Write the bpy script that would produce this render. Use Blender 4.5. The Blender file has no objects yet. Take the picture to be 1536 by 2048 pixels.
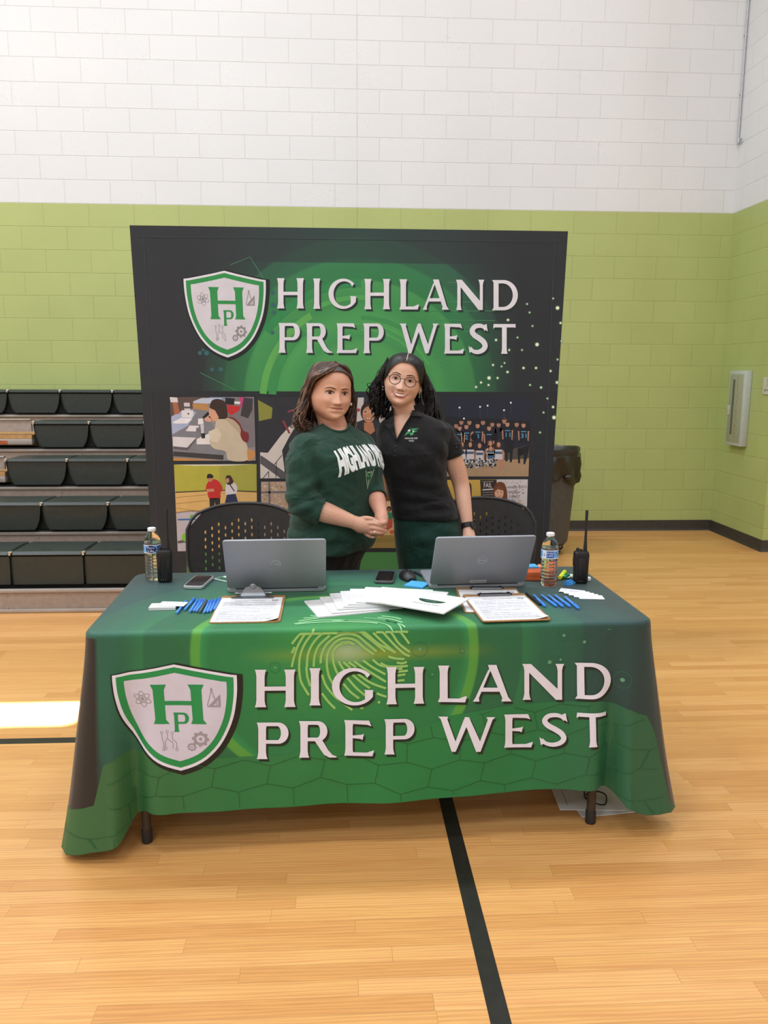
LAMP = 60
import bpy, bmesh, math, random
import numpy as np
from mathutils import Vector, Matrix, Euler
from mathutils.bvhtree import BVHTree
from mathutils.geometry import tessellate_polygon

random.seed(7)
rng = np.random.default_rng(7)
SC = bpy.context.scene
C = SC.collection
PI = math.pi

# ------------------------------------------------------------------ camera
FPX, YAW, PITCH, ROLL = 1600.0, 0.0535993, -0.1710585, 0.0041233
CAMH, WALL_Y, WALL_X = 1.540058, 7.7515, 3.714
def cam_axes():
    cy, sy, cp, sp = math.cos(YAW), math.sin(YAW), math.cos(PITCH), math.sin(PITCH)
    f = Vector((sy*cp, cy*cp, sp)); r = Vector((cy, -sy, 0)); u = r.cross(f)
    cr, sr = math.cos(ROLL), math.sin(ROLL)
    return cr*r + sr*u, -sr*r + cr*u, f
CR, CU, CF = cam_axes()
CO = Vector((0, 0, CAMH))
def ray(px, py):
    return (CR*((px-768)/FPX) - CU*((py-1024)/FPX) + CF)
def bz(px, py, z):
    d = ray(px, py); return CO + d*((z-CAMH)/d.z)
def by(px, py, Y):
    d = ray(px, py); return CO + d*(Y/d.y)
def bx(px, py, X):
    d = ray(px, py); return CO + d*(X/d.x)

cam_d = bpy.data.cameras.new('camera'); cam = bpy.data.objects.new('camera', cam_d); C.objects.link(cam)
cam_d.sensor_fit = 'HORIZONTAL'; cam_d.sensor_width = 36.0; cam_d.lens = FPX/1536*36.0
cam_d.clip_start = 0.05; cam_d.clip_end = 100
M = Matrix.Identity(4)
for i in range(3):
    M[i][0], M[i][1], M[i][2], M[i][3] = CR[i], CU[i], -CF[i], CO[i]
cam.matrix_world = M
SC.camera = cam

# ------------------------------------------------------------------ materials
def lin(c):
    return tuple(x/12.92 if x <= .04045 else ((x+.055)/1.055)**2.4 for x in c)
def hx(h, a=1.0):
    h = h.lstrip('#'); return lin(tuple(int(h[i:i+2], 16)/255 for i in (0, 2, 4))) + (a,)
MATS = {}
def newmat(name):
    m = bpy.data.materials.new(name); m.use_nodes = True
    nt = m.node_tree; b = nt.nodes['Principled BSDF']
    return m, nt, b
def N(nt, t, **kw):
    n = nt.nodes.new(t)
    for k, v in kw.items():
        if k.startswith('i_'):
            key = k[2:]
            key = int(key) if key.isdigit() else key
            n.inputs[key].default_value = v
        else: setattr(n, k, v)
    return n
def L(nt, a, b): nt.links.new(a, b)
def mth(nt, op, a, b=None, c=None, clamp=False):
    n = nt.nodes.new('ShaderNodeMath'); n.operation = op; n.use_clamp = clamp
    for i, x in enumerate((a, b, c)):
        if x is None: continue
        if isinstance(x, (int, float)): n.inputs[i].default_value = x
        else: nt.links.new(x, n.inputs[i])
    return n.outputs[0]
def mixc(nt, fac, a, b, mode='MIX'):
    n = nt.nodes.new('ShaderNodeMix'); n.data_type = 'RGBA'; n.blend_type = mode
    for s, x in ((0, fac), (6, a), (7, b)):
        if isinstance(x, (int, float)): n.inputs[s].default_value = x
        elif isinstance(x, tuple): n.inputs[s].default_value = x
        else: nt.links.new(x, n.inputs[s])
    return n.outputs[2]
def ramp(nt, fac, stops, interp='LINEAR'):
    n = nt.nodes.new('ShaderNodeValToRGB'); cr = n.color_ramp; cr.interpolation = interp
    while len(cr.elements) < len(stops): cr.elements.new(0.5)
    for e, (p, c) in zip(cr.elements, stops): e.position = p; e.color = c
    nt.links.new(fac, n.inputs[0]); return n.outputs[0]
def mat(name, col='#808080', rough=.5, metal=0.0, var=.06, scale=30, bump=0.0, bscale=200, coat=0, spec=.5, alpha=1, trans=0, ior=1.45, emit=0):
    """plain procedural surface: base colour with a little noise variation and optional fine bump"""
    key = name
    if key in MATS: return MATS[key]
    m, nt, b = newmat(name)
    c = hx(col) if isinstance(col, str) else col
    tc = N(nt, 'ShaderNodeTexCoord')
    if var:
        nz = N(nt, 'ShaderNodeTexNoise', i_Scale=scale, i_Detail=3.0); L(nt, tc.outputs['Object'], nz.inputs['Vector'])
        d = tuple(max(0, x*(1-var*2)) for x in c[:3])+(1,); l = tuple(min(1, x*(1+var*2)) for x in c[:3])+(1,)
        L(nt, ramp(nt, nz.outputs['Fac'], [(.3, d), (.7, l)]), b.inputs['Base Color'])
    else: b.inputs['Base Color'].default_value = c
    b.inputs['Roughness'].default_value = rough; b.inputs['Metallic'].default_value = metal
    b.inputs['Coat Weight'].default_value = coat; b.inputs['Specular IOR Level'].default_value = spec
    b.inputs['Alpha'].default_value = alpha; b.inputs['Transmission Weight'].default_value = trans; b.inputs['IOR'].default_value = ior
    if bump:
        nb = N(nt, 'ShaderNodeTexNoise', i_Scale=bscale, i_Detail=2.0); L(nt, tc.outputs['Object'], nb.inputs['Vector'])
        bp = N(nt, 'ShaderNodeBump', i_Strength=bump, i_Distance=.002); L(nt, nb.outputs['Fac'], bp.inputs['Height']); L(nt, bp.outputs['Normal'], b.inputs['Normal'])
    MATS[key] = m; return m

# ------------------------------------------------------------------ mesh builder
class MB:
    def __init__(s): s.v = []; s.f = []; s.m = []; s.uv = {}
    def add(s, verts, faces, mi=0, M=None):
        o = len(s.v)
        if M is not None: verts = [M @ Vector(p) for p in verts]
        s.v.extend([tuple(p) for p in verts])
        for f in faces:
            s.f.append(tuple(o+i for i in f)); s.m.append(mi)
        return o
    def bm(s, bm, mi=0, M=None):
        bm.verts.index_update()
        s.add([v.co.copy() for v in bm.verts], [[v.index for v in f.verts] for f in bm.faces], mi, M); bm.free()
    def box(s, c, size, mi=0, bev=0.0, seg=2, M=None, rz=0):
        b = bmesh.new(); bmesh.ops.create_cube(b, size=1.0)
        for v in b.verts: v.co = Vector((v.co.x*size[0], v.co.y*size[1], v.co.z*size[2]))
        if bev: bmesh.ops.bevel(b, geom=b.edges[:], offset=min(bev, min(size)*.49), segments=seg, profile=.5, affect='EDGES')
        T = Matrix.Translation(c) @ Matrix.Rotation(rz, 4, 'Z')
        s.bm(b, mi, (M @ T) if M is not None else T)
    def tube(s, pts, r, seg=10, mi=0, closed=False, flat=1.0, M=None, up=None, cap=True):
        pts = [Vector(p) for p in pts]; n = len(pts)
        rs = r if isinstance(r, (list, tuple)) else [r]*n
        vs = []; prev = None
        for i, p in enumerate(pts):
            if closed: t = pts[(i+1) % n]-pts[i-1]
            else: t = pts[min(i+1, n-1)]-pts[max(i-1, 0)]
            if t.length < 1e-9: t = Vector((0, 0, 1))
            t.normalize()
            if prev is None:
                a = Vector(up) if up else (Vector((0, 0, 1)) if abs(t.z) < .9 else Vector((1, 0, 0)))
            else: a = prev
            x = a-t*a.dot(t)
            if x.length < 1e-6: x = t.orthogonal()
            x.normalize(); prev = x; y = t.cross(x)
            for k in range(seg):
                th = 2*PI*k/seg
                vs.append(p+x*(rs[i]*math.cos(th)*flat)+y*(rs[i]*math.sin(th)))
        fs = []
        for i in range(n if closed else n-1):
            j = (i+1) % n
            for k in range(seg):
                l = (k+1) % seg; fs.append((i*seg+k, i*seg+l, j*seg+l, j*seg+k))
        if not closed and cap:
            fs.append(tuple(range(seg-1, -1, -1))); fs.append(tuple((n-1)*seg+k for k in range(seg)))
        s.add(vs, fs, mi, M)
    def cyl(s, a, b, r0, r1=None, seg=20, mi=0, M=None):
        s.tube([a, b], [r0, r0 if r1 is None else r1], seg, mi, M=M)
    def lathe(s, prof, seg=32, mi=0, M=None, c=(0, 0, 0), sx=1, sy=1, cap=True):
        """profile of (r, z), turned about z"""
        vs = []; n = len(prof)
        for r, z in prof:
            for k in range(seg):
                th = 2*PI*k/seg; vs.append((c[0]+r*sx*math.cos(th), c[1]+r*sy*math.sin(th), c[2]+z))
        fs = [(i*seg+k, i*seg+(k+1) % seg, (i+1)*seg+(k+1) % seg, (i+1)*seg+k) for i in range(n-1) for k in range(seg)]
        if cap:
            if prof[0][0] > 1e-5: fs.append(tuple(range(seg-1, -1, -1)))
            if prof[-1][0] > 1e-5: fs.append(tuple((n-1)*seg+k for k in range(seg)))
        s.add(vs, fs, mi, M)
    def sph(s, c, r, mi=0, seg=20, rings=12, M=None):
        if isinstance(r, (int, float)): r = (r, r, r)
        prof = [(math.sin(PI*i/rings), -math.cos(PI*i/rings)) for i in range(rings+1)]
        vs = []
        for a, z in prof:
            for k in range(seg):
                th = 2*PI*k/seg; vs.append((c[0]+r[0]*a*math.cos(th), c[1]+r[1]*a*math.sin(th), c[2]+r[2]*z))
        fs = [(i*seg+k, i*seg+(k+1) % seg, (i+1)*seg+(k+1) % seg, (i+1)*seg+k) for i in range(rings) for k in range(seg)]
        s.add(vs, fs, mi, M)
    def loft(s, rings, mi=0, M=None, cap=True, closed=False):
        n = len(rings[0]); vs = [p for r in rings for p in r]; fs = []
        for i in range(len(rings) if closed else len(rings)-1):
            j = (i+1) % len(rings)
            for k in range(n):
                l = (k+1) % n; fs.append((i*n+k, i*n+l, j*n+l, j*n+k))
        if cap and not closed:
            fs.append(tuple(range(n-1, -1, -1))); fs.append(tuple((len(rings)-1)*n+k for k in range(n)))
        s.add(vs, fs, mi, M)
    def prism(s, poly, t, mi=0, M=None, mi_side=None):
        """poly in xy, extruded from z=0 to z=t"""
        n = len(poly); vs = [(p[0], p[1], 0) for p in poly]+[(p[0], p[1], t) for p in poly]
        s.add(vs, [tuple(range(n-1, -1, -1)), tuple(range(n, 2*n))]+[(k, (k+1) % n, n+(k+1) % n, n+k) for k in range(n)], mi, M)
    def build(s, name, mats, parent=None, smooth=35, loc=None, uvs=None):
        me = bpy.data.meshes.new(name); me.from_pydata(s.v, [], s.f)
        if not isinstance(mats, (list, tuple)): mats = [mats]
        for m in mats: me.materials.append(m)
        me.polygons.foreach_set('material_index', s.m)
        if uvs is not None:
            l = me.uv_layers.new(name='uv'); idx = np.empty(len(me.loops), dtype=np.int32); me.loops.foreach_get('vertex_index', idx)
            l.data.foreach_set('uv', np.asarray(uvs, dtype=np.float32)[idx].ravel())
        me.update()
        if smooth is not None:
            me.polygons.foreach_set('use_smooth', [True]*len(me.polygons))
            if smooth < 180: me.set_sharp_from_angle(angle=math.radians(smooth))
        o = bpy.data.objects.new(name, me); C.objects.link(o)
        if parent is not None: o.parent = parent
        if loc is not None: o.location = loc
        return o

def thing(name, label, cat, loc=(0, 0, 0), rz=0, group=None):
    o = bpy.data.objects.new(name, None); C.objects.link(o); o.empty_display_size = .05
    o.location = loc; o.rotation_euler = (0, 0, rz); o['label'] = label; o['category'] = cat; o['kind'] = 'thing'
    if group: o['group'] = group
    return o
def tag(o, label, cat, group=None, kind='thing'):
    o['label'] = label; o['category'] = cat; o['kind'] = kind
    if group: o['group'] = group
    return o
def struct(o, label=None, cat=None):
    o['kind'] = 'structure'
    if label: o['label'] = label
    if cat: o['category'] = cat
    return o
def dup(root, loc, rz, label, group=None):
    r = root.copy(); C.objects.link(r); r.location = loc; r.rotation_euler = (0, 0, rz); r['label'] = label
    if group: r['group'] = group
    for ch in list(root.children):
        c = ch.copy(); C.objects.link(c); c.parent = r
        for g in ch.children:
            d = g.copy(); C.objects.link(d); d.parent = c
    return r

# ------------------------------------------------------------------ flat printing on surfaces
TEXTC = {}
def text2d(t, bold=0):
    """vertices / faces of a line of plain lettering, cap height about 1, starting at x=0"""
    if (t, bold) in TEXTC: return TEXTC[(t, bold)]
    cu = bpy.data.curves.new('lettering', 'FONT'); cu.body = t; cu.size = 1.0; cu.resolution_u = 3; cu.offset = bold
    o = bpy.data.objects.new('lettering', cu); C.objects.link(o)
    dg = bpy.context.evaluated_depsgraph_get(); me = o.evaluated_get(dg).to_mesh()
    vs = [(v.co.x/.73, v.co.y/.73) for v in me.vertices]; fs = [tuple(p.vertices) for p in me.polygons]
    o.evaluated_get(dg).to_mesh_clear(); bpy.data.objects.remove(o); bpy.data.curves.remove(cu)
    TEXTC[(t, bold)] = (vs, fs); return vs, fs
class Print:
    def __init__(s, conv=None): s.items = []; s.conv = conv
    def _c(s, p): return s.conv(*p) if s.conv else (p[0], p[1])
    def raw(s, vs, fs, m, l): s.items.append(([s._c(p) for p in vs], fs, m, l))
    def poly(s, pts, m, l=1, holes=()):
        pts = [tuple(p) for p in pts]
        lo = [[Vector((p[0], p[1], 0)) for p in pts]]+[[Vector((p[0], p[1], 0)) for p in h] for h in holes]
        allp = pts+[tuple(p) for h in holes for p in h]
        s.raw(allp, [tuple(t) for t in tessellate_polygon(lo)], m, l)
    def line(s, pts, w, m, l=1, closed=False):
        n = len(pts); vs = []; fs = []
        for i, p in enumerate(pts):
            a = pts[i-1] if (i > 0 or closed) else p; b = pts[(i+1) % n] if (i < n-1 or closed) else p
            dx, dy = b[0]-a[0], b[1]-a[1]; q = math.hypot(dx, dy) or 1
            ww = w[i] if isinstance(w, (list, tuple)) else w
            vs += [(p[0]-dy/q*ww/2, p[1]+dx/q*ww/2), (p[0]+dy/q*ww/2, p[1]-dx/q*ww/2)]
        for i in range(n if closed else n-1):
            j = (i+1) % n; fs.append((2*i, 2*i+1, 2*j+1, 2*j))
        s.raw(vs, fs, m, l)
    def disc(s, c, r, m, l=1, n=20, ry=None, rot=0, a0=0, a1=2*PI):
        ry = ry or r; ca, sa = math.cos(rot), math.sin(rot)
        p = []
        for k in range(n):
            th = a0+(a1-a0)*k/(n if a1-a0 > 6.28 else n-1); x, y = r*math.cos(th), ry*math.sin(th)
            p.append((c[0]+x*ca-y*sa, c[1]+x*sa+y*ca))
        s.raw(p, [tuple(range(n))], m, l)
    def ring(s, c, r, w, m, l=1, n=40, ry=None, rot=0, a0=0, a1=2*PI):
        ry = ry or r; ca, sa = math.cos(rot), math.sin(rot); full = a1-a0 > 6.28
        p = []
        for k in range(n if full else n+1):
            th = a0+(a1-a0)*k/n; x, y = r*math.cos(th), ry*math.sin(th); p.append((c[0]+x*ca-y*sa, c[1]+x*sa+y*ca))
        s.line(p, w, m, l, closed=full)
    def rect(s, x0, y0, x1, y1, m, l=1): s.poly([(x0, y0), (x1, y0), (x1, y1), (x0, y1)], m, l)
    def text(s, t, x, y, h, m, l=1, w=None, slant=0, down=True, rot=0):
        """baseline start (x,y); down=True means y grows downwards"""
        vs, fs = text2d(t)
        if not vs: return
        mx = max(v[0] for v in vs); sx = (w/mx) if w else h
        ca, sa = math.cos(rot), math.sin(rot); o = []
        for a, b in vs:
            X = a*sx+slant*b*h; Y = b*h
            o.append((x+X*ca+Y*sa, y+X*sa-Y*ca) if down else (x+X*ca-Y*sa, y+X*sa+Y*ca))
        s.raw(o, fs, m, l)
    def emit(s, mb, fn, mi=0, cutx=None, cuty=None):
        for vs, fs, m, l in s.items:
            if cutx is not None:
                b = bmesh.new(); bv = [b.verts.new((p[0], p[1], 0)) for p in vs]
                for f in fs:
                    if len(set(f)) < 3: continue
                    try: b.faces.new([bv[i] for i in f])
                    except ValueError: pass
                x0, x1 = min(p[0] for p in vs), max(p[0] for p in vs); y0, y1 = min(p[1] for p in vs), max(p[1] for p in vs)
                for x in cutx:
                    if x0 < x < x1: bmesh.ops.bisect_plane(b, geom=b.verts[:]+b.edges[:]+b.faces[:], plane_co=(x, 0, 0), plane_no=(1, 0, 0))
                for y in cuty:
                    if y0 < y < y1: bmesh.ops.bisect_plane(b, geom=b.verts[:]+b.edges[:]+b.faces[:], plane_co=(0, y, 0), plane_no=(0, 1, 0))
                b.verts.index_update()
                vs = [(v.co.x, v.co.y) for v in b.verts]; fs = [[v.index for v in f.verts] for f in b.faces]; b.free()
            pts = [fn(p[0], p[1], l) for p in vs]
            ok = [p is not None for p in pts]
            mb.add([p if p is not None else (0, 0, 0) for p in pts], [f for f in fs if all(ok[i] for i in f)], mi+m)

# flared capital letters: each is a list of (outline, holes) in a box of cap height 1, y up
def _stem(x0, x1, y0=0, y1=1, fl=.035, top=True, bot=True):
    p = []
    if top: p += [(x0-fl, y1), (x1+fl, y1), (x1+fl*.4, y1-.07), (x1, y1-.18)]
    else: p += [(x0, y1), (x1, y1)]
    if bot: p += [(x1, y0+.18), (x1+fl*.4, y0+.07), (x1+fl, y0), (x0-fl, y0), (x0-fl*.4, y0+.07), (x0, y0+.18)]
    else: p += [(x1, y0), (x0, y0)]
    if top: p += [(x0, y1-.18), (x0-fl*.4, y1-.07)]
    return p
def _arc(cx, cy, rx, ry, a0, a1, n=18):
    return [(cx+rx*math.cos(math.radians(a0+(a1-a0)*i/n)), cy+ry*math.sin(math.radians(a0+(a1-a0)*i/n))) for i in range(n+1)]
def _bowl(x0, xr, y0, y1, t, w=.17):
    o = [(x0, y1)]+_arc(xr-(y1-y0)/2*.8, (y0+y1)/2, (y1-y0)/2*.8, (y1-y0)/2, 90, -90)+[(x0, y0)]
    i = [(x0, y0+t)]+_arc(xr-(y1-y0)/2*.8-.02, (y0+y1)/2, (y1-y0)/2*.8+.02-w, (y1-y0)/2-t, -90, 90)+[(x0, y1-t)]
    return o+i
def _spl(pts, n=8):
    o = []
    for i in range(len(pts)-1):
        p0, p1, p2, p3 = pts[max(i-1, 0)], pts[i], pts[i+1], pts[min(i+2, len(pts)-1)]
        for k in range(n):
            t = k/n
            o.append(tuple(.5*((2*p1[j])+(-p0[j]+p2[j])*t+(2*p0[j]-5*p1[j]+4*p2[j]-p3[j])*t*t+(-p0[j]+3*p1[j]-3*p2[j]+p3[j])*t**3) for j in range(len(p1))))
    o.append(tuple(pts[-1])); return o
GLY = {
 'H': (.9, [_stem(.05, .225), _stem(.675, .85), [(.21, .55), (.69, .55), (.69, .44), (.21, .44)]]),
 'I': (.25, [_stem(.04, .21)]),
 'G': (.95, [_arc(.5, .5, .5, .5, 42, 330, 40)+[(.93, .25), (.93, .4), (.95, .42), (.72, .42), (.75, .39), (.75, .17)]+_arc(.53, .5, .36, .41, 305, 52, 34)[0:]+[(.8, .74)]]),
 'L': (.62, [_stem(.04, .21, bot=False), [(0, 0), (.2, .09), (.2, .1), (.45, .1), (.57, .16), (.62, .17), (.58, 0)], [(0, 0), (.04, .12), (.21, .12), (.21, 0)]]),
 'A': (.9, [[(.36, 1), (.55, 1), (.82, .12), (.9, 0), (.66, 0), (.68, .1), (.41, .84), (.38, .9)], [(.43, .9), (.14, .1), (.15, .0), (0, 0), (.06, .1), (.36, .86)], [(.2, .38), (.7, .38), (.74, .27), (.16, .27)]]),
 'N': (.95, [_stem(.05, .16, fl=.04), _stem(.8, .9, fl=.05, bot=False), [(.0, 1), (.2, 1), (.8, .3), (.9, 0), (.76, 0), (.15, .77), (.05, .9)]]),
 'D': (.87, [_stem(.05, .22, fl=.0), [(0, 1), (.2, 1), (.2, .93), (.04, .93)], [(0, 0), (.2, 0), (.2, .07), (.04, .07)],
             [(.2, 1)]+_arc(.38, .5, .49, .5, 90, -90, 24)+[(.2, 0), (.2, .11)]+_arc(.36, .5, .34, .39, -90, 90, 24)+[(.2, .89)]]),
 'P': (.72, [_stem(.05, .22), _bowl(.2, .72, .42, 1, .1)]),
 'R': (.88, [_stem(.05, .22), _bowl(.2, .68, .45, 1, .1), [(.36, .5), (.54, .52), (.7, .2), (.8, .07), (.9, .03), (.88, 0), (.72, .0), (.6, .08)]]),
 'E': (.72, [_stem(.05, .22, fl=.03), [(.2, 1), (.6, 1), (.66, .84), (.56, .88), (.2, .9)], [(.2, .57), (.43, .6), (.48, .63), (.45, .45), (.4, .48), (.2, .5)], [(.2, .1), (.55, .1), (.72, .17), (.68, 0), (.2, 0)]]),
 'W': (1.3, [[(0, 1), (.22, 1), (.21, .92), (.41, .22), (.36, 0), (.3, 0), (.06, .92)], [(.3, 0), (.39, 0), (.66, .78), (.62, 1), (.58, .92)], [(.6, 1), (.7, 1), (.98, .22), (.93, 0), (.86, 0), (.62, .78)], [(.86, 0), (.96, 0), (1.24, .92), (1.3, 1), (1.1, 1), (1.13, .92), (.92, .2)]]),
 'S': (.65, None),
 'T': (.82, [_stem(.325, .495, top=False), [(.02, 1.0), (.82, 1.0), (.82, .87), (.76, .885), (.06, .885), (0, .84)]]),
}
_sp = _spl([(.58, .80), (.50, .90), (.36, .94), (.2, .9), (.12, .76), (.2, .62), (.36, .51), (.5, .39), (.55, .25), (.47, .12), (.3, .055), (.14, .09), (.05, .2)], 6)
def glyph(pr, ch, x0, x1, yt, yb, m, l, dx=0, dy=0, conv=None, skew=0):
    """letter drawn into the px box x0..x1, top yt, baseline yb"""
    w, parts = GLY[ch]; h = yb-yt
    f = lambda a, b: (x0+(x1-x0)*a/w+dx+skew*b, yb-h*b+dy+0)
    if ch == 'S':
        n = len(_sp); pr.line([f(a, b) for a, b in _sp], [h*(.10+.085*math.sin(PI*i/(n-1))**1.0) for i in range(n)], m, l)
        pr.poly([f(.53, .97), (f(.6, 1.0)), f(.64, .74), f(.55, .82)], m, l+.15); pr.poly([f(0, .27), f(.03, .03), f(.12, .08), f(.06, .2)], m, l+.15)
        return
    for k, p in enumerate(parts): pr.poly([f(a, b) for a, b in p], m, l+k*.15)
# ------------------------------------------------------------------ room
def cmu(name, axis, shift, split=True):
    m, nt, b = newmat(name)
    tc = N(nt, 'ShaderNodeTexCoord'); sp = N(nt, 'ShaderNodeSeparateXYZ'); L(nt, tc.outputs['Object'], sp.inputs[0])
    u = mth(nt, 'ADD', sp.outputs[axis], shift); cb = N(nt, 'ShaderNodeCombineXYZ'); L(nt, u, cb.inputs[0]); L(nt, sp.outputs[2], cb.inputs[1])
    br = N(nt, 'ShaderNodeTexBrick', i_Scale=1.0); br.offset = .5
    br.inputs['Mortar Size'].default_value = .0042; br.inputs['Mortar Smooth'].default_value = .55
    br.inputs['Brick Width'].default_value = .4064; br.inputs['Row Height'].default_value = .2032; br.inputs['Bias'].default_value = 0
    br.inputs['Color1'].default_value = (.46, .46, .46, 1); br.inputs['Color2'].default_value = (.54, .54, .54, 1); br.inputs['Mortar'].default_value = (.5, .5, .5, 1)
    L(nt, cb.outputs[0], br.inputs['Vector'])
    green = mth(nt, 'LESS_THAN', sp.outputs[2], 3.048)
    base = mixc(nt, green, hx('#d5d6d6'), hx('#a6b16d')) if split else None
    nz = N(nt, 'ShaderNodeTexNoise', i_Scale=1.3, i_Detail=3.0); L(nt, tc.outputs['Object'], nz.inputs['Vector'])
    base = mixc(nt, .12, base, nz.outputs['Fac'], 'OVERLAY')
    base = mixc(nt, .25, base, br.outputs['Color'], 'OVERLAY')
    base = mixc(nt, mth(nt, 'MULTIPLY', br.outputs['Fac'], .09), base, (.12, .12, .08, 1))
    if axis == 0:      # straight control joint running up the wall
        cj = mth(nt, 'LESS_THAN', mth(nt, 'ABSOLUTE', mth(nt, 'SUBTRACT', sp.outputs[0], .1578)), .0045); base = mixc(nt, mth(nt, 'MULTIPLY', cj, .14), base, (.12, .12, .1, 1))
    # open pores of the block face
    vo = N(nt, 'ShaderNodeTexVoronoi', i_Scale=62.0); L(nt, tc.outputs['Object'], vo.inputs['Vector'])
    n2 = N(nt, 'ShaderNodeTexNoise', i_Scale=2.6, i_Detail=2.0); L(nt, tc.outputs['Object'], n2.inputs['Vector'])
    thr = mth(nt, 'MULTIPLY', mth(nt, 'SUBTRACT', n2.outputs['Fac'], .38, clamp=True), .62)
    pore = mth(nt, 'LESS_THAN', vo.outputs['Distance'], thr)
    base = mixc(nt, mth(nt, 'MULTIPLY', pore, .34), base, (.2, .2, .17, 1))
    L(nt, base, b.inputs['Base Color']); b.inputs['Roughness'].default_value = .55
    n3 = N(nt, 'ShaderNodeTexNoise', i_Scale=70.0, i_Detail=3.0); L(nt, tc.outputs['Object'], n3.inputs['Vector'])
    hgt = mth(nt, 'SUBTRACT', mth(nt, 'MULTIPLY', n3.outputs['Fac'], .25), mth(nt, 'ADD', br.outputs['Fac'], mth(nt, 'MULTIPLY', pore, .5)))
    bp = N(nt, 'ShaderNodeBump', i_Strength=.5, i_Distance=.006); L(nt, hgt, bp.inputs['Height']); L(nt, bp.outputs['Normal'], b.inputs['Normal'])
    return m
M_cmu_b = cmu('painted_block_back', 0, -.1578+.2032); M_cmu_r = cmu('painted_block_side', 1, .12)

def floor_mat():
    m, nt, b = newmat('maple_floor')
    tc = N(nt, 'ShaderNodeTexCoord')
    br = N(nt, 'ShaderNodeTexBrick', i_Scale=1.0); br.offset = .37; br.offset_frequency = 3
    for k, v in (('Mortar Size', .0007), ('Mortar Smooth', .2), ('Brick Width', .83), ('Row Height', .0572), ('Bias', 0.0)): br.inputs[k].default_value = v
    br.inputs['Color1'].default_value = (0, 0, 0, 1); br.inputs['Color2'].default_value = (1, 1, 1, 1); br.inputs['Mortar'].default_value = (.5, .5, .5, 1)
    # random slip of each strip so end joints do not line up
    sp = N(nt, 'ShaderNodeSeparateXYZ'); L(nt, tc.outputs['Object'], sp.inputs[0])
    row = mth(nt, 'FLOOR', mth(nt, 'DIVIDE', sp.outputs[1], .0572)); wn = N(nt, 'ShaderNodeTexWhiteNoise'); wn.noise_dimensions = '1D'; L(nt, row, wn.inputs['W'])
    cb = N(nt, 'ShaderNodeCombineXYZ'); L(nt, mth(nt, 'ADD', sp.outputs[0], mth(nt, 'MULTIPLY', wn.outputs[0], 3.0)), cb.inputs[0]); L(nt, sp.outputs[1], cb.inputs[1])
    L(nt, cb.outputs[0], br.inputs['Vector'])
    base = ramp(nt, br.outputs['Color'], [(0, hx('#c68d50')), (.35, hx('#cc9556')), (.7, hx('#d19b5c')), (1, hx('#d6a164'))])
    mp = N(nt, 'ShaderNodeMapping'); mp.inputs['Scale'].default_value = (1.2, 17, 1); L(nt, cb.outputs[0], mp.inputs[0])
    off = N(nt, 'ShaderNodeVectorMath', operation='ADD'); L(nt, mp.outputs[0], off.inputs[0]); L(nt, br.outputs['Color'], off.inputs[1])
    g = N(nt, 'ShaderNodeTexNoise', i_Scale=2.2, i_Detail=5.0, i_Distortion=1.4); L(nt, off.outputs[0], g.inputs['Vector'])
    base = mixc(nt, .32, base, ramp(nt, g.outputs['Fac'], [(.3, (.36, .32, .28, 1)), (.5, (.5, .5, .5, 1)), (.72, (.6, .6, .58, 1))]), 'OVERLAY')
    w = N(nt, 'ShaderNodeTexWave', i_Scale=1.5, i_Distortion=9.0, i_Detail=3.0); w.bands_direction = 'Y'; L(nt, off.outputs[0], w.inputs['Vector'])
    base = mixc(nt, .10, base, w.outputs['Color'], 'OVERLAY')
    base = mixc(nt, mth(nt, 'MULTIPLY', br.outputs['Fac'], .5), base, hx('#7a5526'))
    L(nt, base, b.inputs['Base Color'])
    b.inputs['Roughness'].default_value = .36; b.inputs['Coat Weight'].default_value = .25; b.inputs['Coat Roughness'].default_value = .22
    bp = N(nt, 'ShaderNodeBump', i_Strength=.25, i_Distance=.001); L(nt, mth(nt, 'SUBTRACT', mth(nt, 'MULTIPLY', g.outputs['Fac'], .3), br.outputs['Fac']), bp.inputs['Height']); L(nt, bp.outputs['Normal'], b.inputs['Normal'])
    return m
M_floor = floor_mat()
M_white = mat('white_paint', '#dddbd4', .6, var=.03); M_base = mat('rubber_base', '#35302a', .5, var=.08)
M_line = mat('black_floor_paint', '#23211c', .4, var=.1); M_ceil = mat('ceiling_white', '#e2e2e0', .8, var=.02)
XL, YB, HC = -11.0, -9.0, 7.6
RET_Y = 6.742   # where the side wall turns outwards
def slab(name, x0, y0, z0, x1, y1, z1, m, label=None, cat=None):
    b = MB(); b.box(((x0+x1)/2, (y0+y1)/2, (z0+z1)/2), (x1-x0, y1-y0, z1-z0)); return struct(b.build(name, m, smooth=None), label, cat)
slab('floor', XL, YB, -.1, 9, WALL_Y+.2, 0, M_floor)
slab('wall_back', XL, WALL_Y, 0, WALL_X+.2, WALL_Y+.2, HC, M_cmu_b)
slab('wall_right', WALL_X, RET_Y, 0, WALL_X+.2, WALL_Y, HC, M_cmu_r)
slab('wall_return', WALL_X+.2, RET_Y, 0, 9, RET_Y+.2, HC, M_cmu_b)
slab('wall_left', XL-.2, YB, 0, XL, WALL_Y+.2, HC, M_white)
slab('wall_front', XL, YB-.2, 0, 9, YB, HC, M_white)
slab('wall_far_right', 9, YB, 0, 9.2, RET_Y+.2, HC, M_white)
slab('ceiling', XL, YB, HC, 9, WALL_Y+.2, HC+.1, M_ceil)
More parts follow.
